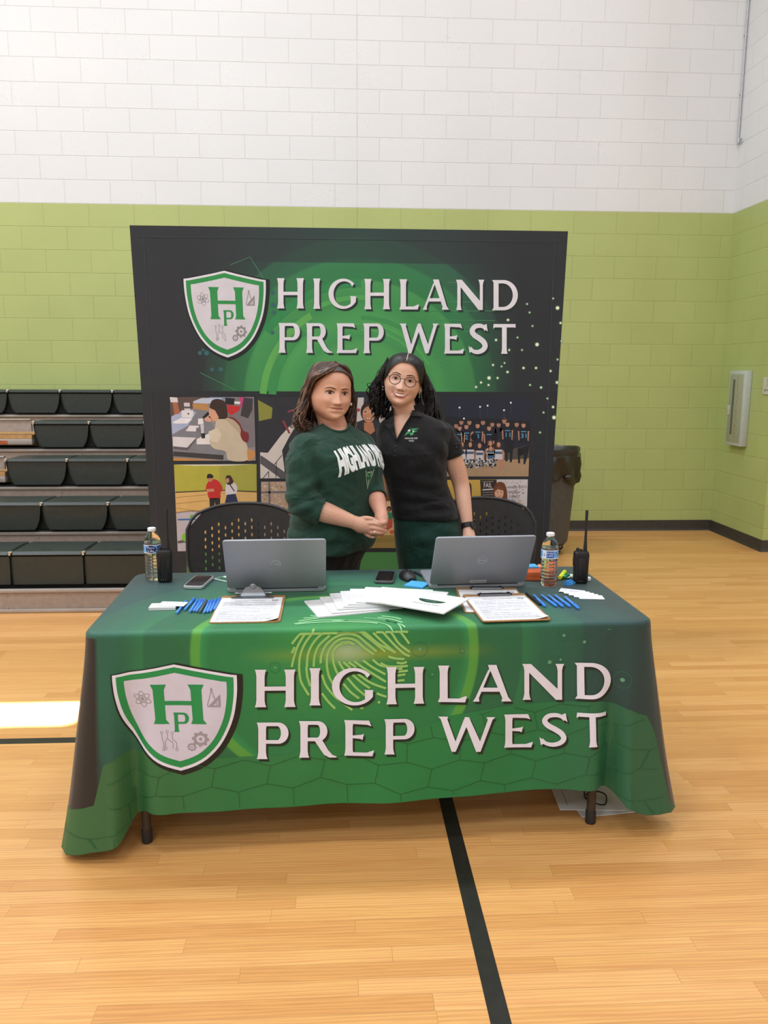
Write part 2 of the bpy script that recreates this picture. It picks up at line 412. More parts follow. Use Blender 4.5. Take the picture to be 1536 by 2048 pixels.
def baseb(name, pts):
    """rubber cove base: profile swept along pts (x,y), wall on the left of travel"""
    prof = [(0, .103), (.004, .103), (.006, .095), (.006, .03), (.012, .012), (.02, 0), (0, 0)]
    b = MB(); rings = []
    for i, p in enumerate(pts):
        a = pts[max(i-1, 0)]; c = pts[min(i+1, len(pts)-1)]
        n = Vector((0, 0)); 
        for q, r in ((a, p), (p, c)):
            d = Vector((r[0]-q[0], r[1]-q[1]))
            if d.length > 1e-6: d.normalize(); n += Vector((d.y, -d.x))
        n /= max(.5, n.length_squared/1.0) if n.length_squared > 1.5 else 1
        if 0 < i < len(pts)-1: n = n.normalized()*1.414
        else: n.normalize()
        rings.append([(p[0]+n.x*o, p[1]+n.y*o, z) for o, z in prof])
    b.loft(rings); return struct(b.build(name, M_base, smooth=40))
baseb('baseboard_back', [(XL, WALL_Y-.001), (WALL_X-.001, WALL_Y-.001)])
baseb('baseboard_right', [(WALL_X-.001, WALL_Y-.02), (WALL_X-.001, RET_Y-.001), (9, RET_Y-.001)])
b = MB(); b.box((.377, -1.5, .0004), (.051, 9.5, .0008)); struct(b.build('trim_1', M_line, smooth=None), 'long black court line running from under the table toward the camera', 'court line')
b = MB(); b.box((-4.9, 3.252, .0004), (10.5, .05, .0008)); struct(b.build('trim_2', M_line, smooth=None), 'black court line crossing the floor at left beside the table', 'court line')

# lights: rows of LED high bays, and a shaft of daylight falling on the floor at left
def area(name, loc, sx, sy, power, col=(1, 1, 1), rot=(0, 0, 0), spread=PI):
    l = bpy.data.lights.new(name, 'AREA'); l.shape = 'RECTANGLE'; l.size = sx; l.size_y = sy; l.energy = power; l.color = col; l.spread = spread
    o = bpy.data.objects.new(name, l); C.objects.link(o); o.location = loc; o.rotation_euler = rot; o['kind'] = 'helper'; return o
for i, x in enumerate((-8.5, -5.0, -1.5, 2.0, 6.0)):
    for j, y in enumerate((-6.0, -2.4, 1.2, 4.6)):
        area('high_bay_light', (x, y, 7.3), 1.2, .6, LAMP*(1.5 if x < -1 else .75 if x > 3 else .9)*(1.05, 1.05, .9, 1.65)[j], (.87, .96, 1.06))
area('daylight_shaft', (-2.2, 3.527, 5.5), 1.95, .20, 90, (1, .97, .86), spread=math.radians(1.2))
# ------------------------------------------------------------------ bleachers
M_seat = mat('moulded_seat', '#2b322f', .42, var=.05, bump=.15, bscale=300); M_dim = mat('seat_dimple', '#171b1a', .4)
M_alu = mat('bleacher_metal', '#a8a09a', .42, metal=.25, var=.04, scale=8); M_bwood = mat('bleacher_wood', '#b58a58', .5, var=.08, scale=18)
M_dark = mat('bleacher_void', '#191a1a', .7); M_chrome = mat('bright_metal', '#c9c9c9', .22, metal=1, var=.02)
M_greyp = mat('bleacher_panel', '#9d8f86', .55, var=.05, scale=25); M_cue = mat('aisle_strip', '#a5512f', .6, var=.2, scale=60)
BX, BY = -2.0, 5.13
bl = thing('bleacher', 'telescopic bleacher of five rows of dark seats behind the table', 'bleacher', (BX, BY, 0))
ROW_Y = [5.16+.53*k for k in range(5)]; ROW_T = [.396, .634, .888, 1.142, 1.387]; ROW_B = [.176, .437, .688, .930, 1.186]
SEAT_X = [(-1.676, .466), (-1.656, .465), (-2.102, .458), (-2.082, .452), (-2.481, .455)]   # one joint, module width
LIM = [(-4.6, .75), (-4.6, .75), (-2.56, .75), (-2.54, .75), (-4.6, .75)]
def seat_mb(w, h, dep, wedge):
    b = MB(); hw = w/2-.003
    # front outline narrowing towards the foot, swept back
    out = [(-hw, h-.02), (-hw+.012, h), (hw-.012, h), (hw, h-.02)]
    side = _spl([(hw, h-.02), (hw-.07*wedge, h*.70), (hw-.24*wedge, h*.42), (hw-.55*wedge, h*.18), (hw-wedge, 0)], 5)
    out = [(-x, z) for x, z in reversed(side)]+[(-hw+.012, h), (hw-.012, h)]+side
    n = len(out); rings = []
    for y, ins, dz in ((0.012, .012, .012), (0, 0, .018), (.0, 0, .018), (.02, 0, .0), (dep*.7, 0, 0), (dep, 0, .006)):
        rings.append([(x*(1-ins), y, (z-dz if z > h*.9 else z)) for x, z in out])
    b.loft(rings)
    cx = w*.5*0
    b.lathe([(0, .0012), (.032, .001), (.036, 0)], 20, 1, c=(cx-.02, .06, h), sx=1, sy=.55)
    return b
for k in range(5):
    x0, w = SEAT_X[k]; h = ROW_T[k]-ROW_B[k]; dep = .36 if k < 4 else .40
    mb = seat_mb(w, h, dep, (.004, .05, .055, .055, .055)[k]); proto = None
    n0 = math.floor((LIM[k][0]-x0)/w+.02); n1 = math.ceil((LIM[k][1]-x0)/w)
    for i in range(n0, n1):
        cx = x0+(i+.5)*w
        if cx-w/2 < LIM[k][0]-.04: continue
        loc = (cx-BX, ROW_Y[k]-BY, ROW_B[k])
        if proto is None: proto = mb.build('seat', [M_seat, M_dim], bl, 40, loc)
        else:
            o = proto.copy(); C.objects.link(o); o.parent = bl; o.location = loc
        j = MB(); j.box((cx-w/2-BX, ROW_Y[k]-BY+.03, ROW_T[k]-.004), (.026, .05, .012), 0, .004); j.cyl((cx-w/2-BX, ROW_Y[k]-BY+.004, ROW_T[k]-.014), (cx-w/2-BX, ROW_Y[k]-BY-.004, ROW_T[k]-.014), .008, seg=10)
        j.build('joint_cap', M_chrome, bl)
    X0, X1 = -4.6, .75
    # beam under the seats, deck, riser panel with metal edges
    d = MB(); yk = ROW_Y[k]-BY; nxt = ROW_B[k+1] if k < 4 else ROW_B[4]
    d.box(((X0+X1)/2-BX, yk+.20, ROW_B[k]-.02), (X1-X0, .34, .03))
    for q0, q1 in ((max(X0, LIM[k][0]+.02), X1),): d.box(((q0+q1)/2-BX, yk+.06, (ROW_B[k]+ROW_T[k]-.04)/2), (q1-q0, .02, ROW_T[k]-.04-ROW_B[k]))
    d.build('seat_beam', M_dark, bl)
    r = MB(); lo = 0.002 if k == 0 else ROW_B[k-1]
    yr = (0 if k == 0 else yk+.035)
    r.box(((X0+X1)/2-BX, yr+.012, (lo+ROW_B[k]-.035)/2), (X1-X0, .022, ROW_B[k]-.035-lo), 0)
    r.box(((X0+X1)/2-BX, yr, ROW_B[k]-.028), (X1-X0, .03, .022), 1, .004); r.box(((X0+X1)/2-BX, yr, lo+.012), (X1-X0, .024, .024), 1, .004)
    for i in range(5):
        for zz in (lo+.03, ROW_B[k]-.06): r.sph((-2.125-1.0*i+.98*2-BX, yr-.002, zz), .006, 1, 8, 6)
    r.build('riser', [M_greyp, M_alu], bl)
    dd = .36 if k < 4 else .26; t = MB(); t.box(((X0+X1)/2-BX, yk+.18+dd/2, ROW_B[k]+.008), (X1-X0, dd, .02)); t.build('deck', M_bwood, bl)
for k, xa in ((2, -2.57), (3, -2.55)):      # aisle steps left of the seats of the two middle rows
    yk = ROW_Y[k]-BY; s = MB(); X0 = -4.6
    s.box(((X0+xa)/2-BX, yk+.2, ROW_B[k]+.045), (xa-X0, .40, .05), 0, .006); s.box(((X0+xa)/2-BX, yk+.2, ROW_B[k]+.085), (xa-X0, .40, .03), 1)
    s.box(((X0+xa)/2-BX, yk+.02, ROW_T[k]-.03), (xa-X0, .02, .10), 2); s.box(((X0+xa)/2-BX, yk+.02, ROW_T[k]+.015), (xa-X0, .04, .012), 0, .003)
    if k == 3: s.box((-3.0-BX, yk-.003, ROW_B[k]+.04), (.5, .004, .03), 3)
    s.build('aisle_step', [M_alu, M_bwood, M_greyp, M_cue], bl)
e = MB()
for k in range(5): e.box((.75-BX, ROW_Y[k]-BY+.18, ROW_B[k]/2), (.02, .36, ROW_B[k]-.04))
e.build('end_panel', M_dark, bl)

# ------------------------------------------------------------------ printed banner
PAL = {}
def pm(col, rough=.75, sheen=0):
    """index of a print ink in the current ink list"""
    if col not in INK: INK.append(col)
    return INK.index(col)
BNY = 4.32
def banner_base():
    m, nt, b = newmat('banner_fabric')
    tc = N(nt, 'ShaderNodeTexCoord'); sp = N(nt, 'ShaderNodeSeparateXYZ'); L(nt, tc.outputs['Object'], sp.inputs[0])
    c0 = by(722, 800, BNY); x = mth(nt, 'SUBTRACT', sp.outputs[0], c0.x); z = mth(nt, 'SUBTRACT', sp.outputs[2], c0.z)
    r = mth(nt, 'SQRT', mth(nt, 'ADD', mth(nt, 'MULTIPLY', x, x), mth(nt, 'MULTIPLY', z, z)))
    q = lambda px: px*.00277/1.4
    col = ramp(nt, mth(nt, 'DIVIDE', r, 1.4), [(0, hx('#4fa25c')), (q(105), hx('#4b9c58')), (q(120), hx('#3c9253')), (q(150), hx('#489f58')), (q(185), hx('#398f51')), (q(222), hx('#429857')),
        (q(226), hx('#2a7d4b')), (q(262), hx('#2f7d50')), (q(266), hx('#28664a')), (q(300), hx('#2b5f4c')), (q(304), hx('#25433f')), (q(360), hx('#25383b')), (q(440), hx('#222a31'))])
    n = N(nt, 'ShaderNodeTexNoise', i_Scale=1.6, i_Detail=2.0); L(nt, tc.outputs['Object'], n.inputs['Vector'])
    col = mixc(nt, .25, col, n.outputs['Fac'], 'OVERLAY')
    dk = hx('#20272f')
    zt = by(722, 526, BNY).z
    up = mth(nt, 'MULTIPLY', mth(nt, 'GREATER_THAN', sp.outputs[2], zt), .78)
    ax = mth(nt, 'ABSOLUTE', mth(nt, 'SUBTRACT', sp.outputs[0], .08))
    dkc = ramp(nt, ax, [(0, hx('#23403f')), (.55, hx('#253339')), (1.0, hx('#212930'))])
    col = mixc(nt, up, col, dkc)
    side = ramp(nt, ax, [(.52, (0, 0, 0, 1)), (.86, (1, 1, 1, 1))]); col = mixc(nt, side, col, dk)
    zb = by(700, 783, BNY).z; zb2 = by(700, 1103, BNY).z
    low = mth(nt, 'LESS_THAN', sp.outputs[2], zb); col = mixc(nt, low, col, hx('#1c232b'))
    bot = mth(nt, 'LESS_THAN', sp.outputs[2], zb2); inn = mth(nt, 'LESS_THAN', ax, .93)
    col = mixc(nt, mth(nt, 'MULTIPLY', bot, inn), col, hx('#4a8c4c'))
    L(nt, col, b.inputs['Base Color']); b.inputs['Roughness'].default_value = .7; b.inputs['Sheen Weight'].default_value = .1
    return m
M_ban = banner_base(); M_seam = mat('banner_edge', '#1b2229', .7, bump=.2, bscale=500)
INK = []
def ink_mats(prefix, rough=.7):
    out = []
    for c in INK:
        m = MATS.get(prefix+c)
        if m is None: m = mat(prefix+c, c, rough, var=.02, scale=20, bump=.1, bscale=900)
        out.append(m)
    return out
W_, D_, G_ = '#dfe1ec', '#1d2a2a', '#2f9150'
def shield(pr, f, l, black, white, green, field):
    """f maps unit coords (x -1..1, y 0 top..1 tip) to the print"""
    side = [(1.0, .10), (1.0, .18), (.985, .3), (.93, .47), (.83, .62), (.67, .77), (.45, .89), (.22, .96), (0, 1.0)]
    top = [(-1.0, .10), (-.9, .095), (-.62, .068), (-.3, .035), (0, 0), (.3, .035), (.62, .068), (.9, .095)]
    o = top+_spl(side, 3)+[(-x, y) for x, y in reversed(_spl(side, 3))][1:-1]
    sc = lambda k, dx=0, dy=0: [f(x*k+dx, .47+(y-.47)*k+dy) for x, y in o]
    pr.poly([f(x*1.06+.035, .47+(y-.47)*1.055+.012) for x, y in o], black, l); pr.poly(sc(1.0), white, l+1); pr.poly(sc(.945), green, l+2); pr.poly(sc(.83), field, l+3)
def shield_icons(pr, f, l, green, grey, lw):
    u = lambda pts: [f(*p) for p in pts]
    def let(ch, x0, x1, y0, y1, ll):
        w, parts = GLY[ch]
        for k, p in enumerate(parts): pr.poly([f(x0+(x1-x0)*a/w, y1-(y1-y0)*b) for a, b in p], green, ll+k*.2)
    # tall H and a small P hung from its bar
    for xa, xb in ((-.37, -.19), (.24, .42)):
        pr.poly(u([(xa-.04, .19), (xb+.04, .19), (xb, .24), (xb+.005, .52), (xb+.06, .56), (xa-.02, .56), (xa+.01, .52), (xa, .24)]), green, l)
    pr.poly(u([(-.2, .345), (.26, .345), (.26, .385), (-.2, .385)]), green, l+.2)
    let('P', -.07, .19, .455, .635, l+.4)
    # atom
    for rot in (0, 60, 120):
        pts = []
        for k in range(26):
            a = 2*PI*k/26; x, y = .15*math.cos(a), .055*math.sin(a); c, s = math.cos(math.radians(rot+20)), math.sin(math.radians(rot+20))
            pts.append(f(-.55+(x*c-y*s), .33+(x*s+y*c)*.5))
        pr.line(pts, lw, grey, l, closed=True)
    pr.poly(u([(-.55+.035*math.cos(a*PI/6), .33+.018*math.sin(a*PI/6)) for a in range(12)]), grey, l+.3)
    # set square and dividers
    pr.poly(u([(.50, .40), (.72, .28), (.72, .40)]), grey, l, holes=[u([(.60, .385), (.68, .335), (.68, .385)])])
    pr.line(u([(.58, .24), (.50, .39)]), lw*1.3, grey, l+.2); pr.line(u([(.58, .24), (.66, .38)]), lw*1.3, grey, l+.4); pr.poly(u([(.56, .235), (.58, .215), (.6, .235), (.58, .26)]), grey, l+.6)
    # circuit branches
    for x, s, t in ((-.27, .64, .02), (-.18, .63, -.04), (-.10, .645, .06)):
        pr.line(u([(x, s+.01), (x, s+.06), (x+t, s+.09), (x+t, s+.14)]), lw, grey, l)
        for a, b in ((x, s), (x+t, s+.155)):
            pr.line([f(a+.022*math.cos(q*PI/4), b+.012*math.sin(q*PI/4)) for q in range(8)], lw*.8, grey, l+.2, closed=True)
    pr.line(u([(-.18, .70), (-.1, .735), (-.1, .79)]), lw, grey, l+.3)
    # two gears
    for cx, cy, r in ((.36, .70, .145), (.21, .775, .08)):
        o = []
        for q in range(32):
            rr = r*(1.0 if q % 4 < 2 else .8); a = 2*PI*q/32; o.append(f(cx+rr*math.cos(a), cy+rr*.5*math.sin(a)))
        h = [f(cx+r*.5*math.cos(a*PI/8), cy+r*.25*math.sin(a*PI/8)) for a in range(16)]
        pr.poly(o, grey, l, holes=[h])
        pr.poly([f(cx+r*.2*math.cos(a*PI/5), cy+r*.1*math.sin(a*PI/5)) for a in range(10)], grey, l+.2)
def unit_quad(tl, tr, br_, bl_):
    def f(x, y):
        a = (x+1)/2; X0 = tl[0]+(tr[0]-tl[0])*a; Y0 = tl[1]+(tr[1]-tl[1])*a; X1 = bl_[0]+(br_[0]-bl_[0])*a; Y1 = bl_[1]+(br_[1]-bl_[1])*a
        return (X0+(X1-X0)*y, Y0+(Y1-Y0)*y)
    return f

bp = Print(lambda x, y: (lambda p: (p.x, p.z))(by(x, y, BNY)))
i_w, i_sh, i_g = pm(W_), pm('#1f2f30'), pm(G_); i_bk = pm('#1a2024'); i_gr = pm('#8f8d92'); i_fl = pm('#d3d2de')
# overlapping translucent looking arcs of the artwork
i1, i2, i3, i4 = pm('#3c9253'), pm('#50a45a'), pm('#2f8a52'), pm('#4b8a63')
bp.ring((722, 800), 196, 14, pm('#5fab5a'), 1, 50, a0=PI*1.02, a1=PI*1.33); bp.ring((722, 800), 178, 16, i1, 1.2, 50, a0=PI*1.02, a1=PI*1.28)
bp.ring((722, 800), 205, 10, i2, 1.3, 50, a0=PI*1.35, a1=PI*1.52); bp.ring((722, 800), 165, 8, i1, 1.4, 50, a0=PI*1.5, a1=PI*1.8)
bp.ring((722, 800), 152, 5, i2, 1.5, 40, a0=PI*1.45, a1=PI*1.85); bp.ring((722, 800), 140, 4, pm('#56a860'), 1.6, 40, a0=PI*1.5, a1=PI*1.82); bp.ring((722, 800), 234, 16, i3, 1.1, 50, a0=PI*1.2, a1=PI*1.5)
for k in range(22):
    a = math.radians(-62+k*2.6); bp.line([(745+r*math.cos(a), 800+r*math.sin(a)) for r in (150, 166 if k % 2 else 176)], 1.1, i4, 1.2)
for pts in ([(838, 655), (858, 622), (1005, 622)], [(848, 665), (876, 640), (990, 641)], [(895, 565), (922, 565)], [(895, 604), (945, 604)], [(460, 530), (500, 514), (527, 557)], [(400, 745), (470, 780)]):
    bp.line(pts, 1.2, i4, 1.4)
bp.ring((933, 658), 5, 1.2, i4, 1.5, 14)
i_t = pm('#33656b')
for (x, y, r) in [(424, 739, 4), (442, 739, 4.5), (406, 700, 3), (415, 692, 3), (545, 585, 5), (546, 610, 5), (545, 665, 4), (400, 706, 4), (413, 706, 5), (432, 700, 3), (548, 625, 4)]: bp.disc((x, y), r, i_t, 1.3, 14)
spk = pm('#f2fbe6'); halo = pm('#5f8b67')
for x, y, r in [(1115, 616, 3.2), (1054, 608, 1.2), (1059, 625, 1.2), (1016, 640, 2), (1106, 597, 1.2), (1121, 646, 1.8), (1065, 652, 1.2), (1074, 689, 3.2), (992, 680, 2), (1035, 675, 1.2), (1018, 700, 1.8), (1044, 700, 1.2), (986, 730, 1.8), (1009, 726, 1.2),
               (1015, 744, 2), (1047, 736, 2), (1072, 736, 2), (978, 756, 3.2), (995, 756, 1.8), (962, 765, 2), (977, 770, 1.8), (952, 774, 2), (1114, 765, 2.4), (1101, 742, 1.8), (1060, 770, 1.3), (1082, 775, 1.8), (1095, 797, 1.3), (1106, 814, 2), (1108, 835, 3.3), (1087, 825, 1.3), (1080, 865, 1.3), (1003, 733, 1.2), (1115, 719, 1.2), (1123, 682, 1.4)]:
    bp.disc((x, y), r+1.6, halo, 1.4, 14); bp.disc((x, y), r, spk, 1.7, 12)
fs = unit_quad((366, 540), (531, 543), (535, 715), (376, 715))
shield(bp, fs, 2, i_bk, i_w, i_g, i_fl); shield_icons(bp, fs, 6, i_g, i_gr, .9)
LET1 = [('H', 553, 609), ('I', 626, 641), ('G', 657, 713), ('H', 727.5, 781), ('L', 798.5, 838), ('A', 845, 898), ('N', 911.5, 968.5), ('D', 984, 1035.5)]
LET2 = [('P', 556, 600), ('R', 611, 663.5), ('E', 672, 714.5), ('P', 725.5, 767.5), ('W', 799, 877), ('E', 887, 928), ('S', 937, 976), ('T', 986, 1031)]
for row, ya, yb_, h in ((LET1, 556.4, 560.6, 60.5), (LET2, 646, 648.3, 59.5)):
    for ch, a, b_ in row:
        yt = ya+(yb_-ya)*(a-553)/480
        glyph(bp, ch, a, b_, yt, yt+h, i_sh, 2, 3.6, 4.2); glyph(bp, ch, a, b_, yt, yt+h, i_w, 4)
# photo board
def c5(x, y): return (330+x/5.297, 780+y/5.297)
def c7(x, y): return (880+x/5.12, 780+y/5.12)
def P5(pts, col, l): bp.poly([c5(*p) for p in pts], pm(col), l)
def P7(pts, col, l): bp.poly([c7(*p) for p in pts], pm(col), l)
def D5(x, y, r, col, l, ry=None, rot=0): bp.disc(c5(x, y), r/5.297, pm(col), l, 20, (ry or r)/5.297, rot)
def D7(x, y, r, col, l, ry=None): bp.disc(c7(x, y), r/5.12, pm(col), l, 16, (ry or r)/5.12)
# girl at the microscope
P5([(50, 75), (942, 75), (960, 748), (90, 750)], '#8f8c94', 1); P5([(50, 75), (470, 75), (470, 150), (60, 300)], '#5a4c48', 1.3); P5([(470, 75), (660, 75), (640, 130), (470, 140)], '#7d8fa8', 1.3)
P5([(68, 280), (300, 190), (470, 230), (480, 330), (660, 640), (600, 735), (88, 715), (75, 420)], '#7f8088', 1.4); P5([(68, 280), (180, 220), (330, 235), (240, 380), (78, 470)], '#a9b4d3', 1.5)
P5([(88, 650), (620, 690), (620, 740), (88, 700)], '#3b3a3e', 1.6); P5([(88, 718), (600, 742), (90, 750)], '#c48a45', 1.7)
P5([(290, 145), (460, 145), (460, 220), (300, 200)], '#b98a56', 1.5); P5([(300, 120), (390, 85), (600, 85), (600, 120), (460, 145), (300, 140)], '#bcc6da', 1.6)
P5([(60, 90), (130, 120), (160, 250), (100, 260), (80, 140)], '#a86a4c', 1.6); P5([(50, 75), (130, 80), (140, 130), (60, 130)], '#d7d3d6', 1.7)
P5([(176, 215), (300, 215), (300, 270), (280, 298), (176, 290)], '#dfdce2', 1.7); P5([(200, 135), (260, 135), (270, 215), (205, 215)], '#cfcad0', 1.8); P5([(200, 175), (270, 175), (270, 195), (200, 195)], '#55525a', 1.9); D5(248, 252, 9, '#222127', 2)
P5([(75, 345), (170, 295), (290, 305), (235, 355), (110, 355)], '#eceaf0', 1.8); P5([(220, 435), (260, 375), (360, 380), (340, 440)], '#e3e0e6', 1.8)
P5([(82, 495), (330, 505), (235, 610), (85, 595)], '#dcd7dd', 1.8); P5([(85, 595), (235, 610), (330, 510), (330, 530), (240, 640), (90, 625)], '#5f5b63', 1.9)
P5([(335, 520), (490, 450), (560, 540), (480, 575), (335, 575)], '#e4e0e0', 1.8); P5([(380, 460), (425, 455), (425, 510), (390, 515)], '#2a2a30', 2); P5([(350, 305), (400, 300), (410, 360), (350, 365)], '#e8e6ea', 2); P5([(330, 400), (420, 400), (420, 450), (330, 445)], '#77727c', 1.9); P5([(375, 365), (410, 365), (415, 460), (385, 460)], '#cfccd4', 1.95); P5([(395, 290), (455, 230), (470, 255), (415, 305)], '#1e1c22', 2.4)
P5([(630, 80), (940, 80), (950, 600), (850, 620), (660, 300)], '#7c757b', 1.5); P5([(640, 80), (740, 90), (730, 160), (640, 150)], '#23222a', 1.7); P5([(660, 155), (800, 175), (790, 215), (700, 270), (665, 230)], '#c22f30', 1.8); P5([(790, 75), (840, 75), (830, 190), (800, 180)], '#bd3f7d', 1.8); P5([(835, 80), (930, 90), (925, 210), (880, 300), (800, 270)], '#3c3a40', 1.9); P5([(735, 120), (800, 125), (790, 150), (735, 145)], '#e7e2e6', 2)
P5(_spl([(470, 180), (500, 110), (570, 95), (640, 130), (660, 210), (660, 290), (610, 305), (560, 300), (520, 230), (470, 180)], 4), '#3c2b28', 2.2); P5([(468, 190), (530, 215), (570, 290), (545, 330), (500, 330), (490, 300), (465, 290)], '#d8a184', 2.3); P5([(410, 300), (470, 275), (500, 310), (480, 340), (430, 330)], '#d9a58c', 2.3)
P5(_spl([(545, 310), (640, 295), (740, 320), (800, 420), (830, 520), (870, 590), (880, 740), (680, 745), (640, 650), (520, 620), (470, 540), (520, 430), (540, 330), (545, 310)], 4), '#c9bba4', 2.2); P5([(600, 305), (720, 300), (790, 370), (810, 490), (770, 440), (660, 330)], '#b6a68d', 2.5)
P5(_spl([(650, 290), (720, 290), (790, 350), (830, 430), (885, 460), (880, 550), (830, 540), (800, 480), (800, 400), (730, 320), (650, 290)], 4), '#7a2b33', 2.6); P5([(460, 440), (560, 400), (600, 480), (560, 560), (480, 540)], '#d9cdb8', 2.5); P5(_spl([(870, 625), (940, 640), (955, 690), (930, 735), (880, 745), (870, 625)], 4), '#c98f57', 2.4)
# two people in a gym
P5([(95, 790), (970, 785), (978, 1700), (135, 1708)], '#d9b16f', 1); P5([(95, 790), (575, 808), (575, 1062), (112, 1085)], '#b3ae45', 1.3); P5([(575, 808), (970, 785), (972, 1080), (575, 1062)], '#a6a447', 1.3); P5([(97, 790), (965, 785), (700, 800), (300, 803)], '#d8d6c2', 1.4)
P5([(110, 1078), (575, 1056), (972, 1072), (972, 1084), (575, 1066), (110, 1090)], '#3a3428', 1.5)
for a, b_ in (((115, 1140), (700, 1085)), ((120, 1205), (460, 1170)), ((125, 1250), (300, 1275))): bp.line([c5(*a), c5(*b_)], .8, pm('#8e6b3c'), 1.5)
bp.ring(c5(975, 1215), 15, 1, pm('#3c3326'), 1.6, 24, 6, 0, PI*.5, PI*1.5)
P5(_spl([(430, 1060), (445, 990), (500, 945), (560, 960), (605, 1020), (605, 1070), (585, 1090), (585, 1145), (470, 1150), (450, 1080), (430, 1060)], 3), '#bf2f2c', 2); P5([(470, 1148), (585, 1145), (583, 1310), (548, 1305), (528, 1180), (518, 1305), (478, 1300)], '#26262b', 2); D5(478, 940, 28, '#b98467', 2.2, 32); P5(_spl([(443, 935), (450, 895), (480, 888), (508, 905), (508, 930), (443, 935)], 3), '#1d1d20', 2.4); P5([(440, 1050), (520, 1045), (520, 1075), (445, 1080)], '#c28d70', 2.3)
P5(_spl([(645, 1000), (680, 975), (740, 985), (768, 1040), (755, 1090), (750, 1110), (655, 1115), (640, 1080), (645, 1000)], 3), '#d3cdd0', 2); P5([(655, 1110), (748, 1098), (780, 1208), (705, 1220), (632, 1210)], '#2d3452', 2.1); P5([(672, 1215), (705, 1218), (705, 1290), (680, 1290)], '#b58570', 1.9); P5([(722, 1215), (752, 1210), (755, 1285), (730, 1285)], '#b58570', 1.9); P5(_spl([(640, 950), (650, 910), (690, 905), (715, 940), (725, 975), (700, 1000), (660, 1000), (640, 950)], 3), '#3b2a26', 2.2); D5(662, 958, 20, '#c08c74', 2.4, 26); P5([(680, 1000), (690, 995), (740, 1070), (730, 1075)], '#2a2a34', 2.4)
P5([(120, 1300), (260, 1285), (400, 1290), (500, 1320), (270, 1430), (268, 1705), (135, 1708)], '#bcb4bd', 1.8)
for k in range(26): bp.line([c5(122+k*15, 1308-18*math.sin(k/25*PI)), c5(128+k*15, 1292-18*math.sin(k/25*PI))], 1.2, pm('#2b2a2c'), 2)
P5([(135, 1365), (325, 1360), (325, 1378), (135, 1382)], '#3d6aa5', 2); D5(288, 1340, 26, '#6fb23f', 2, 20); D5(216, 1560, 40, '#7fc03f', 2.2, 44); P5([(135, 1600), (265, 1575), (265, 1610), (135, 1625)], '#565059', 2.1); P5([(598, 1220), (622, 1218), (622, 1305), (598, 1305)], '#c4442f', 2); P5([(622, 1240), (760, 1240), (762, 1282), (622, 1285)], '#24242a', 1.7)
# dark workshop picture and the smiling student in it
bp.rect(516, 795, 880, 957, pm('#2f3139'), 1)
P5([(985, 105), (1138, 188), (1130, 300), (995, 330)], '#8b8c3f', 1.4); P5([(1380, 320), (1400, 360), (1330, 470), (1240, 640), (1270, 880), (1300, 935), (1010, 935), (1008, 660), (1090, 665), (1230, 480)], '#cfc6c0', 1.3); P5([(1010, 690), (1060, 720), (1310, 900), (1330, 940), (1230, 940), (1010, 780)], '#59545a', 1.5)
for a, b_ in (((1040, 935), (1100, 860)), ((1100, 930), (1098, 860)), ((1150, 800), (1240, 690)), ((1175, 930), (1180, 760)), ((1270, 870), (1275, 760))): bp.line([c5(*a), c5(*b_)], 1.4, pm('#2a282c'), 1.7)
bp.line([c5(x, y) for x, y in ((1250, 325), (1290, 400), (1320, 460))], 4.2, pm('#8e3a42'), 1.7); bp.line([c5(x, y) for x, y in ((1300, 235), (1340, 215), (1380, 215))], 3.2, pm('#93424a'), 1.7)
bp.poly([(716, 795), (728, 795), (726, 820), (730, 838), (712, 845), (708, 830), (714, 815)], pm('#c9c2c0'), 1.5); bp.disc((717, 820), 3.4, pm('#b0404a'), 1.8); bp.poly([(757, 812), (800, 812), (795, 823), (760, 846), (752, 822)], pm('#c2bab4'), 1.5); bp.poly([(757, 812), (800, 812), (798, 817), (756, 817)], pm('#9a938f'), 1.7)
bp.poly(_spl([(700, 957), (706, 880), (722, 858), (740, 864), (756, 858), (775, 876), (782, 957), (700, 957)], 4), pm('#2b2a2e'), 1.9); bp.poly([(728, 845), (746, 845), (750, 862), (741, 869), (728, 860)], pm('#b0785a'), 2.1)
bp.disc((738, 824), 17, pm('#2a1f20'), 2, 22, 21); bp.disc((737.5, 829), 12.6, pm('#c08765'), 2.3, 22, 16.5); bp.poly([(729, 834), (737, 836.5), (746, 834), (741, 840), (733, 840)], pm('#8d4d44'), 2.5); bp.poly([(731, 835), (737, 837), (744, 835), (740, 838), (734, 838)], pm('#ece4df'), 2.7)
for x in (731, 744): bp.ring((x, 823.5), 5, .8, pm('#cfc4be'), 2.6, 14, 3.6); bp.disc((x, 823.6), 1.6, pm('#33221f'), 2.7, 10)
